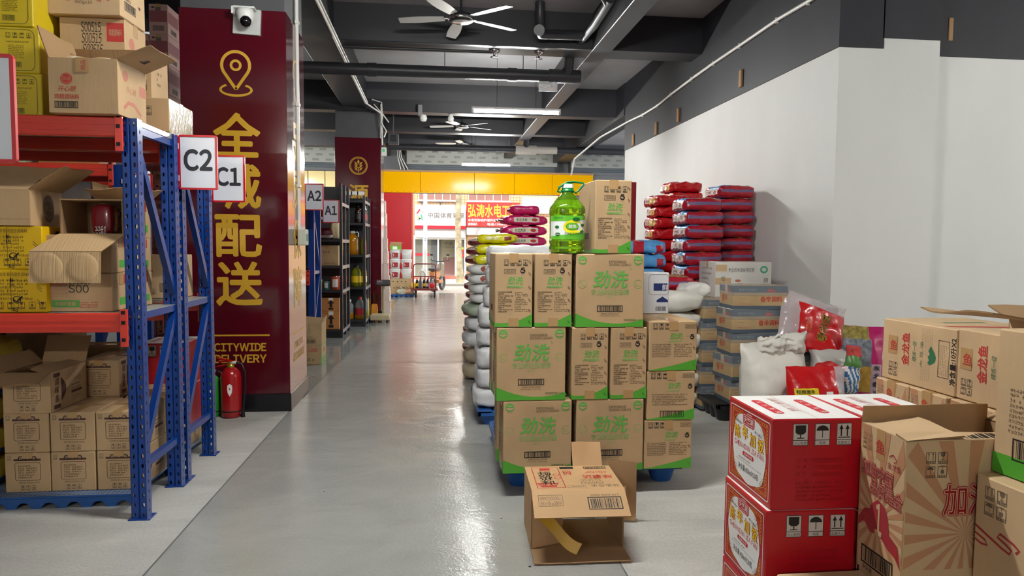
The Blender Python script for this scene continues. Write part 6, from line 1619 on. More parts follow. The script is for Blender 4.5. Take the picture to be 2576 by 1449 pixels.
for k in range(5):
    clone(o, (2.47, 5.69 if False else 5.72, .02+.186*k), R((1, -2, 1.5, -1, 2)[k]), 'dusty slate striped carton in the left column, %s' % ['at its foot', 'second up', 'third up', 'fourth up', 'on its top'][k], GD)
for k in range(4):
    clone(o, (3.03, 5.38, .15+.19*k), R((1, -1, 0, 1)[k]), 'dusty slate striped carton in the right column behind the heaped bags, %s' % ['at its foot', 'second up', 'third up', 'on its top'][k], GD)
q = soft(.3, .2, .07, mat('bag_thin_white'), None, N=8, wr=.01, seed=240).ground(); tag(q.build('plastic_bag', loc=(2.95, 5.42, .15+.19*4+.003)), 'white thin plastic bag lying on the right column of dusty cartons', 'plastic bag')
# ---- heap of loose bags
def upright(q, tilt=0, yaw=0):
    """turn a soft bag so that its length stands up"""
    M = Matrix.Rotation(R(yaw), 4, 'Z') @ Matrix.Rotation(R(tilt), 4, 'X') @ Matrix.Rotation(R(-90), 4, 'Y')
    q.xf(M); zz = min(v[2] for v in q.v); q.v = [(p[0], p[1], p[2]-zz) for p in q.v]; q.top = max(v[2] for v in q.v); return q
q = pouch(.56, .66, .36, SKWH, None, N=30, wr=.022, ws=6, seed=250, belly=.75, edge=.5, slump=.22).put(-3, 0, -3)
o = q.build('woven_sack', loc=(2.60, 4.95, 0)); tag(o, 'big white woven sack standing open mouthed before the dusty cartons', 'sack')
q = pouch(.40, .15, .12, SKWH, None, N=22, wr=.04, ws=13, seed=251, edge=.4)
q.build('crumpled_mouth', o, loc=(.03, -.0, .585), rot=(R(6), R(-6), 0))
b = MB(); b.tube([(-.06, -.03, .60), (-.07, -.04, .70), (-.02, -.04, .74), (.03, -.03, .70), (.02, -.02, .60)], .012, SKWH, 8); b.build('carry_loop', o)
PLF = mat('bag_clear_film', '#d2c2c4', .15, alpha=.6, coat=.5, bump=.5, bs=22); BRD = mat('bag_scarlet', '#c01016', .28, coat=.3, bump=.3, bs=16); YLP = mat('panel_yellow', '#dcc31c', .4)
def m_clear(k, u, v): return BRD if (u > -.55 and v < .6) else None
q = pouch(.56, .46, .12, PLF, m_clear, seed=260, wr=.02, ws=6, N=26, crumple=.03)
for i, ch in enumerate('稻花香'):
    q.text(ch, .15-.03*i, .12-.34*i, .44-.03*i, .42-.34*i, GOLD, .035, .003); q.text(ch, .15-.03*i, .12-.34*i, .44-.03*i, .42-.34*i, INK, 0, .006)
for i in range(5): q.text('优质大米', -.32+.07*i, -.35, -.28+.07*i, .1, GOLD, 0, .004, True) if i in (0, 2) else None
q.put(-22, 4, 18)
tag(q.build('rice_bag', loc=(2.92, 5.07, .50)), 'clear topped scarlet rice bag with gold brush characters leaning on the dusty cartons', 'bag')
q = soft(.3, .3, .26, mat('bag_grey_white', '#b5b2ac', .35, var=.06), None, N=10, wr=.02, ws=8, seed=262).ground(); z9 = q.top
tag(q.build('plastic_bag', loc=(3.06, 5.0, .0)), 'filled pale plastic bag low in the heap', 'plastic bag')
q = pouch(.36, .34, .26, mat('bag_grey_white', '#b5b2ac', .35, var=.06), None, N=22, wr=.03, ws=8, seed=263, belly=.7).put(-4)
tag(q.build('plastic_bag', loc=(3.07, 5.0, z9*.97)), 'crumpled grey translucent bag behind the woven sack', 'plastic bag')
# red pouch with a yellow panel
def m_pouch(k, u, v):
    if k == 'F' and -.88 < u < -.05 and -.95 < v < .25: return YLP
    if u > .6: return PLF
q = pouch(.44, .40, .16, BRD, m_pouch, seed=270, wr=.014, ws=8, N=26, belly=.6)
q.text('粗粮面条', -.8, .05, -.2, .18, INK, .01); q.blob(-.5, -.4, .24, .28, LOGO); q.blob(-.5, -.36, .12, .1, YLP, lift=.004)
q.add([q.S(u, v, -1, .003) for u, v in ((.18, -.2), (.42, -.2), (.42, .12), (.18, .12))], [(0, 1, 2, 3)], WHITE)
q.put(-8, -4)
tag(q.build('rice_bag', loc=(2.75, 4.64, .13)), 'scarlet bag with a yellow panel and clear edge in front of the woven sack', 'bag')
kraftbox(.4, .25, .128, 'kraft carton low on the floor under the scarlet bag with the yellow panel', loc=(2.75, 4.64, 0), m=KRD)
# magenta bag
MAG = mat('bag_magenta', '#b0105f', .25, coat=.4); SILV = mat('bag_silver_print', '#8f9298', .35, var=.3, vs=25, col2='#4f5560'); NOOD = mat('bag_noodle_print', '#c79a3a', .4, var=.25, vs=22)
def m_mag(k, u, v):
    if k != 'F': return None
    if v > .72: return mat('bag_bloom_print', '#8f7f3f', .4, var=.4, vs=40) if u < .2 else None
    if u < .28 and v > .0: return SILV
    if u < .28 and v > -.62: return NOOD
    if .3 < u < .85 and v < .08: return mat('bag_mauve_panel', '#b89aa8', .4)
q = pouch(.32, .62, .14, MAG, m_mag, seed=280, wr=.014, ws=9, N=26, belly=.6, edge=.4)
for i, ch in enumerate('东北香米'): q.text(ch, .42, -.08-.2*i, .74, .04-.2*i, INK, .02, .004)
q.put(-4, -12, 2)
o = q.build('rice_bag', loc=(3.30, 4.98, .16)); tag(o, 'tall magenta bag with a silver and noodle print standing in the heap', 'bag')
kraftbox(.3, .3, .158, 'kraft carton under the magenta bag', loc=(3.30, 4.98, 0), m=KRD)
q = pouch(.26, .44, .16, mat('bag_clear_pale', '#b9a7a6', .2, alpha=.6, bump=.4, bs=25), None, N=18, wr=.03, seed=284, belly=.7).put(-5); tag(q.build('plastic_bag', loc=(3.55, 4.9, .0)), 'pale crinkled film bag at the right of the magenta bag', 'plastic bag')
def m_mix(k, u, v): return INKR if v > .55 else (mat('pack_green', '#4f7f3a', .35) if v > .1 else (WHITE if (u+v) % .5 < .2 else None))
q = pouch(.15, .36, .09, mat('pack_blue', '#3f6f9f', .3), m_mix, N=18, wr=.02, ws=14, seed=286).put(-4, 15, 8); tag(q.build('snack_pack', loc=(3.10, 4.80, .30)), 'small red green and white packet between the woven sack and the magenta bag', 'packet')
q = soft(.3, .24, .3, mat('bag_grey_white'), None, N=9, wr=.02, seed=287).ground(); tag(q.build('plastic_bag', loc=(3.08, 4.74, .0)), 'pale filled bag on the floor under the small red green packet', 'plastic bag')
q = soft(.16, .14, .13, RB2, None, N=9, wr=.014, seed=288).ground(); tag(q.build('snack_pack', loc=(2.90, 4.78, .42)), 'shiny red round packet behind the scarlet bag', 'packet')
# white carton with blue print behind the detergent stack
for k in range(3): kraftbox(.277, .36, .279, 'plain detergent carton behind the smaller right column, %s' % ['lowest', 'middle', 'topmost'][k], m=KR, loc=(1.335, 4.29, ZP+.281*k), axis='y', group='cartons behind the right column')
pallet(1.1, 1.5, 4.83, 5.2, .1, 'small blue pallet behind the detergent stack') if False else None
NAVY = mat('print_navy', '#1f2f6b', .5); WC2 = mat('carton_bright_white', '#d9dce2', .4)
def d_navy(fs):
    f = fs['F']; w, h = f.W, f.H
    f.rect(w*.62, h*.56, w*.96, h*.74, NAVY); f.text('鲜', w*.83, h*.57, h*.15, WC2, 2, bold=.02); f.rframe(w*.5, h*.46, w*.99, h*.96, .002, .02, INKLG); f.poly([(w*.7, h*.28), (w*.98, h*.28), (w*.98, h*.33), (w*.84, h*.42), (w*.7, h*.33)], NAVY); f.barcode(w*.65, h*.05, w*.95, h*.19, INK, fr=0)
kraftbox(.26, .2, .255, 'white carton with navy print behind the top of the detergent stack', m=WC2, draw=d_navy, loc=(1.325, 4.25, ZP+.843), axis='x', tm=CLEAR)

# ================================================================== front right: wine cartons and oil cartons
WR = mat('carton_wine_red', '#b3101e', .35, var=.03, vs=4, coat=.15); WTOP = mat('carton_top_white', '#dfdcd8', .5, var=.05, vs=9); LRED = mat('lid_pill_red', '#c9202c', .5); FAINT = mat('faint_red_print', '#c48f8a', .6); DR = mat('ink_dark_on_red', '#8f0d14', .5)
LABW = mat('label_white', '#e6e4e2', .4); MOT = mat('motif_gold', '#d8993a', .45); YE = mat('lettering_yellow', '#f0cf22', .4); RE = mat('lettering_red', '#c31720', .4)
WW, WD, WH = .294, .335, .289
def d_wine(fs):
    f = fs['L']; w, h = f.W, f.H
    f.rframe(w*.05, h*.06, w*.95, h*.94, .0035, .01, LABW)
    # scalloped label
    n = 72; P = []
    for k in range(n):
        th = 2*PI*k/n; c_, s_ = math.cos(th), math.sin(th); q = 1/((abs(c_)**2.6+abs(s_)**2.6)**(1/2.6)); sc = 1+.02*math.cos(8*th)
        P.append((w*.5+w*.385*c_*q*sc*.96, h*.5+h*.40*s_*q*sc))
    V = [f.P(x, y, 1) for x, y in P]; f.mb.add([f.P(w*.5, h*.5, 1)]+V, [(0, 1+k, 1+(k+1) % n) for k in range(n)], LABW)
    f.rrect(w*.36, h*.76, w*.62, h*.90, .01, RE, 2); f.frame(w*.38, h*.775, w*.60, h*.885, .0018, LABW, 3); f.text('天竺湖', w*.49, h*.795, h*.075, LABW, 3, al='c', bold=.015, w=w*.19)
    f.text('传统特产', w*.19, h*.755, h*.035, INK, 2, w=w*.16, rot=-6); f.text('精工酿制', w*.63, h*.73, h*.035, INK, 2, w=w*.16, rot=-6)
    for dx, dy, m_, bo, ly in ((0, 0, RE, .075, 2), (0, 0, YE, .02, 3)):
        for i, ch in enumerate('陈年加饭'): f.text(ch, w*(.24+.175*i), h*(.565+(0, .035, .0, -.01)[i]), h*.15, m_, ly, al='c', bold=bo)
    f.text('CHEN NIAN JIA FAN', w*.5, h*.475, h*.06, RE, 2, al='c', w=w*.66)
    f.rrect(w*.37, h*.395, w*.62, h*.445, .006, RE, 2); f.text('低聚专用', w*.495, h*.403, h*.034, LABW, 3, al='c', w=w*.18)
    f.lines(w*.28, h*.345, w*.72, h*.37, 1, INK, 4, 2); f.lines(w*.22, h*.315, w*.8, h*.33, 1, INKLG, 5, 2)
    f.text('净含量:420mlX20瓶', w*.5, h*.21, h*.075, INK, 2, al='c', w=w*.46)
    # gold grain motifs in the corners
    r_ = random.Random(5)
    for cx_, cy_, sx, sy in ((.1, .12, 1, 1), (.9, .12, -1, 1), (.1, .88, 1, -1), (.9, .88, -1, -1)):
        for k in range(7):
            u = .02+.04*k; 
            f.ring(w*cx_+sx*w*.01, h*cy_+sy*h*u, .0062, .0018, MOT, 1, n=8, ry=.009); f.ring(w*cx_+sx*w*u*.9, h*cy_-sy*h*.005, .0072, .0018, MOT, 1, n=8, ry=.006)
            if k < 4: f.ring(w*cx_+sx*w*(.045+.03*k), h*cy_+sy*h*(.17-.035*k), .007, .0018, MOT, 1, n=8)
        f.stroke([(w*cx_, h*cy_+sy*h*.3), (w*cx_+sx*w*.015, h*cy_+sy*h*.2), (w*cx_+sx*w*.05, h*cy_+sy*h*.08), (w*cx_+sx*w*.2, h*cy_)], .002, MOT)
    f = fs['F']; w, h = f.W, f.H
    for i, (k, t_) in enumerate(zip('gua', ('小心轻放', '怕湿', '此面向上'))):
        x = w*(.22+.245*i); f.rect(x, h*.71, x+w*.17, h*.95, mat('mark_panel', '#c9beb4', .5)); f.frame(x, h*.71, x+w*.17, h*.95, .0016, INK, 2); f.rect(x, h*.765, x+w*.17, h*.772, INK, 2); f.text(t_, x+w*.085, h*.722, h*.034, INK, 2, al='c')
        c = x+w*.085; b0 = h*.78; a = w*.15
        if k == 'g': f.poly([(c-.017, b0+.044), (c-.017, b0+.022), (c-.009, b0+.015), (c+.009, b0+.015), (c+.017, b0+.022), (c+.017, b0+.044)], INK, 2); f.rect(c-.002, b0+.004, c+.002, b0+.018, INK, 2); f.rect(c-.012, b0+.002, c+.012, b0+.005, INK, 2)
        elif k == 'u': f.disc(c, b0+.026, .02, INK, 2, n=12, a0=0, a1=180, ry=.017); f.rect(c-.0012, b0+.004, c+.0012, b0+.03, INK, 2)
        else:
            for d in (-.01, .01): f.rect(c+d-.002, b0+.008, c+d+.002, b0+.035, INK, 2); f.poly([(c+d-.007, b0+.03), (c+d+.007, b0+.03), (c+d, b0+.045)], INK, 2)
            f.rect(c-.02, b0+.003, c+.02, b0+.006, INK, 2)
    for i, (a_, b_) in enumerate((('品 名', '陈年加饭特制料酒'), ('容 量', '420毫升X20瓶'), ('规 格', '32.5x26.5x26cm'))):
        y = h*(.535-.075*i); f.text(a_, w*.27, y, h*.035, DR, w=w*.12); f.text(b_, w*.45, y, h*.035, DR, w=w*.34); f.rect(w*.43, y-.003, w*.8, y-.0018, DR)
    f.lines(w*.27, h*.1, w*.84, h*.33, 5, DR, 6)
    t = fs['T']; w, h = t.W, t.H
    for x in (.2, .72):
        t.rrect(w*x-.017, h*.2, w*x+.017, h*.78, .016, LRED)
        for i in range(4): t.text('天竺湖酒'[i], w*x, h*(.68-.14*i)-.012, .02, LABW, 2, al='c', rot=0)
    t.rect(w*.5-.001, 0, w*.5+.001, h, FAINT); t.text('精工酿制', w*.48, h*.3, .03, FAINT, rot=90, w=.18)
g0 = carton('carton', WW-.003, WD, WH, 'top red wine carton with a white scalloped label at the front right', m=WR, draw=d_wine, group='red wine cartons at the front right', fm={'T': WTOP, 'E': WR}, loc=(1.047+WW/2, 2.0+WD/2, 2*WH), axis='', tape=False, rz=R(-1.2))
clone(g0, (1.035+WW/2, 1.995+WD/2, WH), R(-2), 'middle red wine carton in the front right stack'); clone(g0, (1.035+WW/2, 1.995+WD/2, 0), R(-1), 'bottom red wine carton in the front right stack, cut by the photo edge')
for k in range(3): clone(g0, (1.347+WW/2, 2.0+WD/2, k*WH), R(.5), 'red wine carton in the second stack, behind the open sunburst carton, %s' % ['lowest', 'middle', 'topmost'][k])
kraftbox(.3, .33, .104, 'flat kraft carton under the red cartons at the back of the lower rack', loc=(-1.735, 4.8, .066), m=KRD)
for k in range(2): clone(g0, (-1.735, 4.8, .171+.29*k), 0, 'red carton at the back of the lower left rack, %s' % ['lower', 'upper'][k], 'red cartons on the rear pallet')
# ---- sunburst oil cartons
SUN = mat('sunburst_pink', '#b07f5c', .7); CRED = mat('print_crimson', '#9c2f36', .55); CPALE = mat('print_outline_pale', '#c9a184', .6)
def d_sun(fs, front=True):
    for k in ('L', 'F'):
        f = fs[k]; w, h = f.W, f.H; c = (w*.45, h*.40)
        for i in range(18):
            a0, a1 = R(20*i), R(20*i+9)
            # clip rays to the face rectangle
            def edge(a):
                dx, dy = math.cos(a), math.sin(a); t = 9
                if dx > 1e-6: t = min(t, (w-.003-c[0])/dx)
                if dx < -1e-6: t = min(t, (.003-c[0])/dx)
                if dy > 1e-6: t = min(t, (h-.003-c[1])/dy)
                if dy < -1e-6: t = min(t, (h*.17-c[1])/dy)
                return (c[0]+dx*t, c[1]+dy*t)
            f.poly([c, edge(a0), edge(a1)], SUN)
        if k == 'L':
            f.poly([(w*.02, h*.28), (w*.02, h*.34), (w*.15, h*.42), (w*.28, h*.44), (w*.32, h*.48), (w*.45, h*.53), (w*.62, h*.50), (w*.68, h*.44), (w*.72, h*.34), (w*.9, h*.30), (w*.97, h*.16), (w*.85, h*.22), (w*.7, h*.24), (w*.5, h*.30), (w*.3, h*.28), (w*.15, h*.34)], CRED, 2)
            f.text('1', w*.42, h*.30, h*.2, KR2, 3, bold=.03, w=w*.14); f.text('2', w*.13, h*.33, h*.06, INKR, 3); f.text('3', w*.8, h*.22, h*.06, INKR, 3)
            for t_, x, y, hh in (('加油中国', w*.06, h*.665, h*.1), ('品质是金', w*.27, h*.555, h*.1)):
                f.text(t_, x, y, hh, CRED, 2, bold=.13, w=w*.68, rot=-4); f.text(t_, x, y, hh, CPALE, 3.2, bold=.055, w=w*.68, rot=-4); f.text(t_, x, y, hh, CRED, 4.2, w=w*.68, rot=-4)
            f.icons(w*.06, h*.89, w*.09, 4, .25, INKLG, wrap=2, h=1.15); f.text('金龙鱼', w*.62, h*.77, h*.045, CRED, 2); f.stroke([(w*.66, h*.85), (w*.74, h*.87), (w*.82, h*.84), (w*.76, h*.82)], .004, CRED, 2)
            f.barcode(w*.12, h*.045, w*.82, h*.17, fr=.005, lay=2); f.text('净含量', w*.15, .002, h*.035, INK, 2)
            f.rect(w*.37, h*.8, w*.56, h, TAPE, 2); f.text('鱼', w*.46, h*.84, h*.09, INKR, 3, al='c', bold=.02)
        else:
            f.text('加油', w*.28, h*.52, h*.20, CRED, 2, bold=.075, w=w*.355); f.text('加油', w*.28, h*.52, h*.20, CPALE, 3.2, bold=.034, w=w*.355); f.text('加油', w*.28, h*.52, h*.20, DR, 4.2, w=w*.355)
            f.poly([(w*.28, .004), (w*.36, h*.08), (w*.55, h*.12), (w*.6, h*.3), (w*.72, h*.42), (w*.99, h*.46), (w*.99, .004)], CRED, 2)
            f.icons(w*.14, h*.85, w*.07, 4, .25, INKLG, wrap=2, h=1.15)
SW2, SD2, SH2 = .41, .212, .447
open_carton('carton', SW2, SD2, SH2, {'F': -84, 'L': -86, 'B': -4, 'R': 60}, 'open sunburst oil carton with a folded in flap at the lower right', m=KR2, draw=d_sun, loc=(1.31+SW2/2, 1.75+SD2/2, .418), rz=R(-1), fl={'F': .05, 'L': .17, 'B': .05, 'R': .1}, group='sunburst oil cartons', fdraw={'F': lambda f: [f.rect(f.W*.45+.011*i, .006, f.W*.45+.011*i+.004+.003*(i % 3), .042, INK) for i in range(17)]}, wav=.004)
kraftbox(.27, .33, .413, 'kraft carton lid at the bottom edge of the photo before the wine cartons', m=KR2, loc=(1.03+.137, 1.60+.165, 0), axis='', draw=lambda fs: fs['T'].lines(fs['T'].W*.4, fs['T'].H*.82, fs['T'].W*.95, fs['T'].H*.9, 1, INKLG, 4), tape=False)
kraftbox(.40, .3, .415, 'kraft carton under the open sunburst carton', m=KR2, loc=(1.32+.205, 1.60+.165+.06, 0), axis='x')
sb = carton('carton', .41, .212, .45, 'closed sunburst oil carton under the far fish brand carton' if False else 'closed sunburst carton under the far one of the two lying oil cartons', m=KR2, draw=d_sun, group='sunburst oil cartons', loc=(1.97+.205, 2.65+.106, .372), axis='x')
clone(sb, (1.97+.205, 2.43+.106, .372), R(-1), 'closed sunburst carton, second from the far end of its row'); clone(sb, (1.975+.205, 2.21+.106, .372), R(.6), 'closed sunburst carton at the near end of its row, mostly hidden')
for k in range(3): kraftbox(.41, .212, .37, 'kraft carton on the floor under the sunburst row, %s' % ['far one', 'middle one', 'near one'][k], m=KR2, loc=(1.975+.205, (2.65, 2.43, 2.21)[k]+.106, 0), axis='x')
# ---- lying oil cartons with green bean print
DGR = mat('print_bean_green', '#2f6a4a', .5)
def d_fish(fs):
    f = fs['L']; w, h = f.W, f.H
    def blk(x0, sc, tape_):
        f.text('金龙鱼', x0+.046, h*.30, h*.17, INKR, 1, rot=90, bold=.04, w=h*.52); f.text('大 豆 油', x0+.125*sc, h*.32, h*.065, DGR, 1, rot=90, w=h*.40); f.text('精炼一级', x0+.088*sc, h*.38, h*.09, DGR, 1, rot=90, w=h*.32, shear=.2)
        a_ = [(.0, 0), (.012, .08), (.03, .25), (.034, .5), (.026, .75), (.012, .95), (.006, 1.08)]; b_ = [(.0, 1.0), (-.008, .8), (.0, .62), (-.012, .45), (-.004, .28), (-.012, .12)]
        f.poly([(x0+.165+p_, h*(.38+.28*q_)) for p_, q_ in a_+b_], DGR)
        f.icons(x0-.078*sc, h*.2, h*.095, 4, .2, INKLG, wrap=2, h=1.1)
        f.rect(x0-.085*sc, h*.44, x0-.028*sc, h*.74, TAPE, 2); f.text('鱼', x0-.07*sc, h*.5, h*.17, INKR, 3, bold=.02)
    if w > .35:
        blk(.125, 1.0, True); f.lines(w*.58, h*.5, w*.72, h*.94, 12, INKLG, 3) if False else None
        for i in range(7): f.lines(w*.565+.009*i, h*.52, w*.565+.009*i+.006, h*.95, 26, INK, 5+i, fill=.5)
        for i in range(5): f.lines(w*.565+.011*i, h*.12, w*.565+.011*i+.006, h*.45, 20, INK, 15+i, fill=.5)
        f.frame(w*.78, h*.24, w*.915, h*.80, .0018, INK)
        for i in range(6): f.lines(w*.79+.009*i, h*.28, w*.79+.009*i+.0055, h*.74, 16, INK, 25+i, fill=.5)
        f.text('净含量:10升X2', w*.995, h*.16, h*.11, INK, 1, rot=90, bold=.03, w=h*.7)
    else: blk(w*.45, 1.0, True)
    t = fs['T']; t.rect(0, t.H*.0, t.W, t.H*.1, INKR) if w < .35 else None
    t.poly([(t.W*.1, t.H*.2), (t.W*.9, t.H*.05), (t.W*.9, t.H*.14), (t.W*.1, t.H*.3)], INKR); t.rect(t.W*.3, t.H*.5, t.W*.8, t.H*.56, DGR)
kraftbox(.40, .43, .262, 'far lying oil carton with red lettering, a green bean and a nutrition table', m=KR2, draw=d_fish, loc=(1.995+.2, 2.43+.215, .825), axis='', tape=False, rz=R(1), group='lying oil cartons')
kraftbox(.40, .228, .268, 'nearer lying oil carton with red lettering, showing a short side', m=KR2, draw=d_fish, loc=(2.0+.2, 2.195+.114, .825), axis='', tape=False, rz=R(-1), group='lying oil cartons')
# ---- open carton with flaps reaching in from the right edge
open_carton('carton', .4, .3, .36, {'L': 82, 'B': 70, 'F': 70, 'R': 80}, 'open kraft carton at the right edge with flaps reaching over the lying oil cartons', m=KR2, loc=(1.95+.2, 1.84+.15, .80), fl={'L': .33, 'B': .1, 'F': .12, 'R': .15}, wav=.012)
for k in range(2): kraftbox(.4, .3, .398, 'kraft carton stacked under the open flapped carton at the right edge, %s' % ['lower', 'upper'][k], m=KR2, loc=(1.95+.2, 1.84+.15, .4*k), axis='x')
# ---- near right: green footed carton on a kraft carton
def d_near(fs):
    f = fs['L']; w, h = f.W, f.H
    f.lines(w*.15, h*.30, w*.95, h*.62, 9, INKLG, 4); f.rect(0, 0, w, h*.14, GREENP); f.barcode(w*.2, h*.12, w*.7, h*.27, lay=2, fr=.004)
carton('carton', .383, .3, .40, 'detergent carton with a green foot at the right edge of the photo', m=KR2, draw=d_near, loc=(1.57+.19, 1.45+.155, .779), rz=R(-9) if False else R(4), axis='x')
def d_curl(fs):
    f = fs['L']; w, h = f.W, f.H
    f.icons(w*.12, h*.80, w*.12, 4, .25, INKLG, wrap=2, h=1.15)
    f.stroke([(0.004, h*.52), (w*.35, h*.42), (w*.45, h*.40), (w*.47, h*.44), (w*.4, h*.47), (w*.3, h*.5), (w*.33, h*.54), (w*.5, h*.5), (w*.56, h*.47), (w*.52, h*.43)], .007, CRED); f.stroke([(.004, h*.45), (w*.15, h*.42), (w*.18, h*.38), (w*.1, h*.37), (.004, h*.39)], .006, CRED)
carton('carton', .4, .26, .30, 'kraft carton with a red curl print under the green footed carton', m=KR2, draw=d_curl, loc=(1.51+.2, 1.48+.13, .475), axis='', tape=False, rz=R(2))
kraftbox(.3, .12, .47, 'kraft carton under the red curl carton at the photo edge', m=KR2, loc=(1.56+.2, 1.48+.055, 0), axis='x')
# ================================================================== the street outside
PAVE = mat('pavement', '#c9c3b8', .7, var=.06, vs=3); KERB = mat('kerb_stone', '#bdb6a8', .7)
b = MB(); b.box(-14, 16, YW+.0, 26.9, -.3, -.002, PAVE); b.box(-14, 16, 23.3, 26.9, -.002, .06, PAVE); b.box(-14, 16, 23.2, 23.3, -.002, .07, KERB); st('pavement', b)
def tiles():
    if 'facade_tiles' in _MC: return _MC['facade_tiles']
    m = mat('facade_tiles', '#d8b894', .6); nt = m.node_tree; br = nt.nodes.new('ShaderNodeTexBrick'); tc = nt.nodes.new('ShaderNodeTexCoord'); mp = nt.nodes.new('ShaderNodeMapping')
    mp.inputs['Rotation'].default_value = (R(90), 0, 0); nt.links.new(tc.outputs['Object'], mp.inputs[0]); nt.links.new(mp.outputs[0], br.inputs['Vector'])
    br.offset = 0; br.inputs['Color1'].default_value = lin('#d9b48c'); br.inputs['Color2'].default_value = lin('#d2a980'); br.inputs['Mortar'].default_value = lin('#9a7656')
    br.inputs['Scale'].default_value = 1; br.inputs['Brick Width'].default_value = .12; br.inputs['Row Height'].default_value = .12; br.inputs['Mortar Size'].default_value = .008
    nt.links.new(br.outputs[0], nt.nodes['Principled BSDF'].inputs['Base Color']); return m
FT = tiles(); SHOPW = mat('shop_surround_white', '#dcdad6', .5); DARKI = mat('shop_inside_dark', '#4a3f38', .7)
YB = 27.0
b = MB()
b.box(-14, -.75, YB, YB+.3, 0, 8, FT); b.box(-.75, 16, YB, YB+.3, 3.0, 8, FT); b.box(1.25, 16, YB, YB+.3, 0, 3.0, FT) ; b.box(-.75, 1.25, YB, YB+.3, 2.0, 3.0, FT)
b.box(-.75, 1.25, YB+2.2, YB+2.4, 0, 2.2, mat('shop_back_wall', '#cfc19a', .6)); b.box(-.9, -.75, YB+.31, YB+2.3, 0, 2.2, DARKI); b.box(1.25, 1.4, YB+.31, YB+2.3, 0, 2.2, DARKI); b.box(-.75, 1.25, YB+.3, YB+2.3, 2.0, 2.1, DARKI)
st('facade', b)
# shop fronts
r = empty('shop_sign', (.27, YB-.22, 2.1))
SGW = mat('sign_board_white', '#e6e2e0', .4); SRED = mat('sign_red', '#c8202e', .4); INKS = mat('sign_text_grey', '#6b625a', .5)
b = MB(); b.box(-.97, .97, -.1, .1, 0, .80, SGW, c=.01); f = Face(b, (-.97, -.1, 0), (1, 0, 0), (0, 0, 1), 1.94, .8)
for i, ch in enumerate('中国体育彩票'): f.text(ch, .50+.235*i, .29, .21, INKS, 1, bold=.03)
f.text('彩票销售站点 8618', 1.02, .05, .06, mat('sign_text_tan', '#b89a8c', .5), w=.55)
for (pts, c_) in ((((.08, .45), (.2, .62)), '#d0383a'), (((.1, .34), (.2, .26)), '#d9b43a'), (((.24, .42), (.28, .2)), '#4f9a7a'), (((.26, .52), (.36, .52)), '#c98a6a'), (((.1, .2), (.22, .28)), '#8a8a88')): f.stroke(list(pts), .06, mat('mark_'+c_[1:], c_, .4))
b.build('board', r)
b = MB(); b.box(-.97, .97, -.12, .1, -.12, 0, SRED, c=.006); b.build('red_band', r)
b = MB(); b.box(-.97, .97, -.05, .1, -.45, -.12, mat('awning_grey', '#b5b0ac', .5), c=.006); b.build('lintel_panel', r)
for x in (-.7, .0, .6): b = MB(); b.box(-.09, .09, -.28, -.06, .86, .9, GREYP, c=.01); b.tube([(0, -.1, .8), (0, -.12, .88)], .012, GREYP, 6); b.build('sign_lamp', r, loc=(x, 0, 0))
tag(r, 'white shop sign with grey characters and a red band across the street', 'sign')
r = empty('shop_sign', (2.3, YB-.22, 2.08))
RSG = mat('sign_board_red', '#d23a36', .4); YSG = mat('sign_text_yellow', '#f2df3a', .4)
b = MB(); b.box(-1.03, 1.03, -.08, .08, 0, .94, RSG, c=.01); f = Face(b, (-1.03, -.08, 0), (1, 0, 0), (0, 0, 1), 2.06, .94)
f.text('弘涛水电工程', .06, .37, .50, YSG, bold=.02, w=1.93); f.text('水电安装维护/钳件加工电焊/家电维修', .06, .2, .11, SGW, w=1.93, bold=.02); f.text('金刚钻孔', .06, .05, .10, SGW, w=.36, bold=.02); f.text('电话:1396021', .8, .05, .10, SGW, w=.75, bold=.02)
b.build('board', r)
b = MB(); b.box(-1.03, 1.03, -.03, .1, -.32, -.02, mat('awning_grey', '#b5b0ac', .5), c=.006); b.build('lintel_panel', r)
tag(r, 'red shop sign with large yellow characters across the street', 'sign')
r = empty('house_number_board', (4.05, YB-.08, 2.62)); b = MB(); b.box(-.62, .62, -.05, .05, 0, .62, SGW, c=.01); b.build('board', r)
b = MB(); f = Face(b, (.1, -.055, .16), (1, 0, 0), (0, 0, 1), .36, .14); f.rrect(0, 0, .36, .14, .06, mat('plate_blue', '#5a86c4', .4)); f.rrect(.012, .012, .348, .128, .055, SGW, 2); f.text('付 餐', .06, .03, .08, mat('plate_blue'), 3); b.build('number_plate', r)
tag(r, 'white board with a small blue rounded plate at the right across the street', 'sign')
# glazed shop entrance
r = empty('shop_entrance', (.25, YB, 0)); GLS = mat('shop_glass', '#e8ece8', .03, trans=.9, ior=1.1); ALU = mat('door_frame_white', '#e0dfdb', .4)
for x in (-.98, -.62, -.06, .62, .98): b = MB(); b.box(-.035, .035, -.06, .02, .08, 1.72, ALU); b.build('mullion', r, loc=(x, 0, 0))
b = MB(); b.box(-1.0, 1.0, -.05, .03, 1.58, 1.66, ALU); b.box(-1.0, 1.0, -.03, .0, 1.66, 2.0, mat('rolled_shutter_brown', '#9a8078', .6)); b.build('transom', r)
for x0, x1 in ((-.95, -.65), (-.59, -.09), (.65, .95)): b = MB(); b.box(x0, x1, -.02, -.01, .1, 1.58, GLS); b.build('glass_pane', r)
b = MB(); b.box(-.98, -.4, -.035, -.025, .95, 1.05, SRED); b.box(.66, .94, -.035, -.025, .9, 1.02, SRED); b.box(.66, .94, -.035, -.025, 1.08, 1.16, SRED); b.box(.66, .92, -.035, -.025, 1.2, 1.28, LABY); b.build('poster', r)
b = MB(); b.box(-1.0, 1.25, -.3, .05, 0, .16, mat('step_red', '#c46a58', .6)); b.build('step', r)
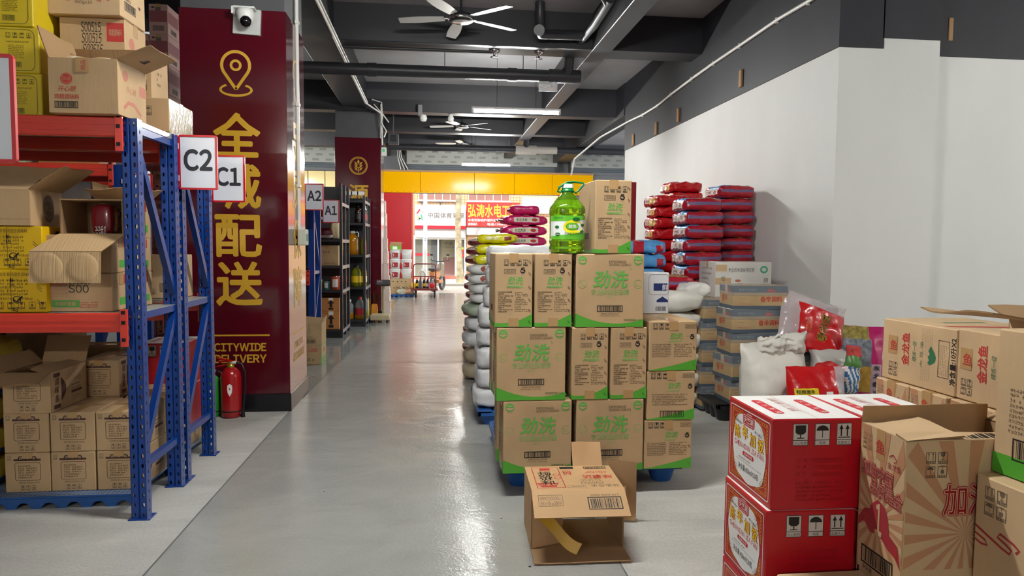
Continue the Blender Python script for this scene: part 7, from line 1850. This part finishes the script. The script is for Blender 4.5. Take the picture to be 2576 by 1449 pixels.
b = MB(); f = Face(b, (.1, 1.98, 1.2), (1, 0, 0), (0, 0, 1), .8, .3); f.text('中国', .12, .16, .14, INKS, w=.34); f.text('CHINA SPORTS', .12, .04, .06, INKS); b.build('wall_lettering', r)
tag(r, 'glazed shop entrance with red posters under the white sign across the street', 'shop front')
b = MB(); b.box(-.35, .35, -.25, .25, .06, .85, mat('counter_rose', '#a0756a', .6), c=.01); tag(b.build('counter', loc=(.75, YB+1.2, 0)), 'rose brown counter inside the shop across the street', 'counter')
b = MB(); b.box(-.18, .18, -.03, .03, .06, 1.6, mat('curtain_dark', '#3a3634', .7), c=.01); tag(b.build('dark_board', loc=(.1, YB+2.1, 0)), 'dark tall board inside the shop across the street', 'board')
b = MB(); n = 30; V = []
for k in range(n+1): z = 2.0-.06*k; V += [(-1.0, -.03-.02*(k % 2), z), (1.0, -.03-.02*(k % 2), z)]
b.add(V, [(2*k, 2*k+1, 2*k+3, 2*k+2) for k in range(n)], mat('shutter_tan', '#c79f76', .5)); tag(b.build('roller_shutter', loc=(2.3, YB-.02, .1)), 'closed tan roller shutter under the red sign across the street', 'roller shutter')
for x0, x1, lb in ((-.55, .95, 'window strip above the white shop sign'), (1.35, 2.95, 'window strip with bars above the red shop sign')):
    r = empty('upper_window', ((x0+x1)/2, YB-.03, 3.1)); W = x1-x0
    b = MB(); b.box(-W/2, W/2, -.02, .0, 0, 1.2, mat('window_rose', '#9a7468', .2)); b.build('pane', r)
    b = MB(); b.box(-W/2-.05, W/2+.05, -.06, .0, -.06, 0, ALU)
    for i in range(6): b.box(-W/2+W*i/5-.015, -W/2+W*i/5+.015, -.05, -.0, 0, 1.2, ALU)
    b.build('window_frame', r); tag(r, lb, 'window')
# tree, pole
BARK = mat('plane_bark', '#85785c', .8, var=.25, vs=6, col2='#c0b291')
b = MB(); p = at(1155, 728, 24.2); P = [(.04, 0, 0), (.02, 0, .5), (-.01, 0, 1.2), (-.05, 0, 2.0), (-.03, 0, 3.0), (0, 0, 4.5)]
b.tube(P, [.15, .11, .1, .095, .1, .11], BARK, 12); r = b.build('street_tree', loc=(p.x, 24.2, .06)); tag(r, 'pale mottled street tree trunk outside the entrance', 'tree')
b = MB(); b.tube([(0, 0, 4.3), (.5, .1, 5.4)], [.08, .03], BARK, 8); b.tube([(0, 0, 4.3), (-.5, 0, 5.6)], [.08, .03], BARK, 8); b.build('branch', r)
b = MB(); p = at(1070, 720, 23.0); b.tube([(0, 0, 0), (0, 0, 6)], .065, mat('pole_white', '#e4e2dc', .35), 14); b.tube([(0, 0, 0), (0, 0, .04)], .11, mat('pole_white'), 14); f = Face(b, (-.03, -.068, 1.5), (1, 0, 0), (0, 0, 1), .06, .1); f.rect(0, .06, .06, .09, mat('plate_blue')); f.rect(0, 0, .06, .03, mat('plate_blue'))
tag(b.build('street_pole', loc=(p.x, 23.0, -.002)), 'white steel pole standing outside the entrance', 'pole')
# motorbike
r = empty('motorcycle', (.12, 20.8, -.002), R(70)); MBK = mat('bike_dark', '#4a4a4c', .35); MBW = mat('bike_cream', '#cfc6b4', .3); MBO = mat('bike_orange', '#c98a5a', .35)
def torus(b, R_, r_, m, c):
    V = []; n, q = 22, 8
    for i in range(n):
        for j in range(q): a = 2*PI*i/n; t_ = 2*PI*j/q; V.append((c[0]+(R_+r_*math.cos(t_))*math.cos(a), c[1]+r_*math.sin(t_), c[2]+(R_+r_*math.cos(t_))*math.sin(a)))
    b.add(V, [(i*q+j, i*q+(j+1) % q, ((i+1) % n)*q+(j+1) % q, ((i+1) % n)*q+j) for i in range(n) for j in range(q)], m, True)
for x in (-.38, .42):
    b = MB(); torus(b, .2, .045, MBK, (0, 0, .245)); b.tube([(0, -.03, .245), (0, .03, .245)], .05, CHROME, 10)
    for k in range(6): a = R(60*k); b.tube([(0, 0, .245), (.18*math.cos(a), 0, .245+.18*math.sin(a))], .006, CHROME, 4)
    b.build('wheel', r, loc=(x, 0, 0))
b = MB(); b.tube([(.4, 0, .25), (.28, 0, .75), (.25, 0, .88)], .025, CHROME, 8); b.build('fork', r)
b = MB(); b.tube([(.25, -.3, .93), (.22, -.1, .88), (.22, .1, .88), (.25, .3, .93)], .014, MBK, 6); b.build('handlebar', r)
b = MB(); b.tube([(.3, 0, .8), (.38, 0, .8)], [.06, .085], MBW, 14); b.build('headlamp', r)
b = MB(); b.add([(.28, -.1, .42), (.28, .1, .42), (.3, .12, .8), (.3, -.12, .8), (.22, -.14, .5), (.22, .14, .5)], [(0, 1, 2, 3), (0, 3, 4), (1, 5, 2)], MBW); b.box(-.15, .2, -.12, .12, .24, .34, MBO, c=.02); b.box(-.45, .0, -.11, .11, .38, .62, MBO, c=.05); b.build('body', r)
b = MB(); b.box(-.5, .02, -.12, .12, .62, .7, MBK, c=.03); b.build('seat', r)
for s_ in (-1, 1): b = MB(); b.tube([(.24, s_*.22, .9), (.22, s_*.26, 1.06)], .007, CHROME, 5); b.box(.2, .23, s_*.26-.05, s_*.26+.05, 1.05, 1.11, MBK, c=.008); b.build('mirror', r)
tag(r, 'cream and orange motor scooter parked outside the entrance', 'motorcycle')
FINISH = True
for o in list(bpy.data.objects):
    if 'top_' in o: del o['top_']
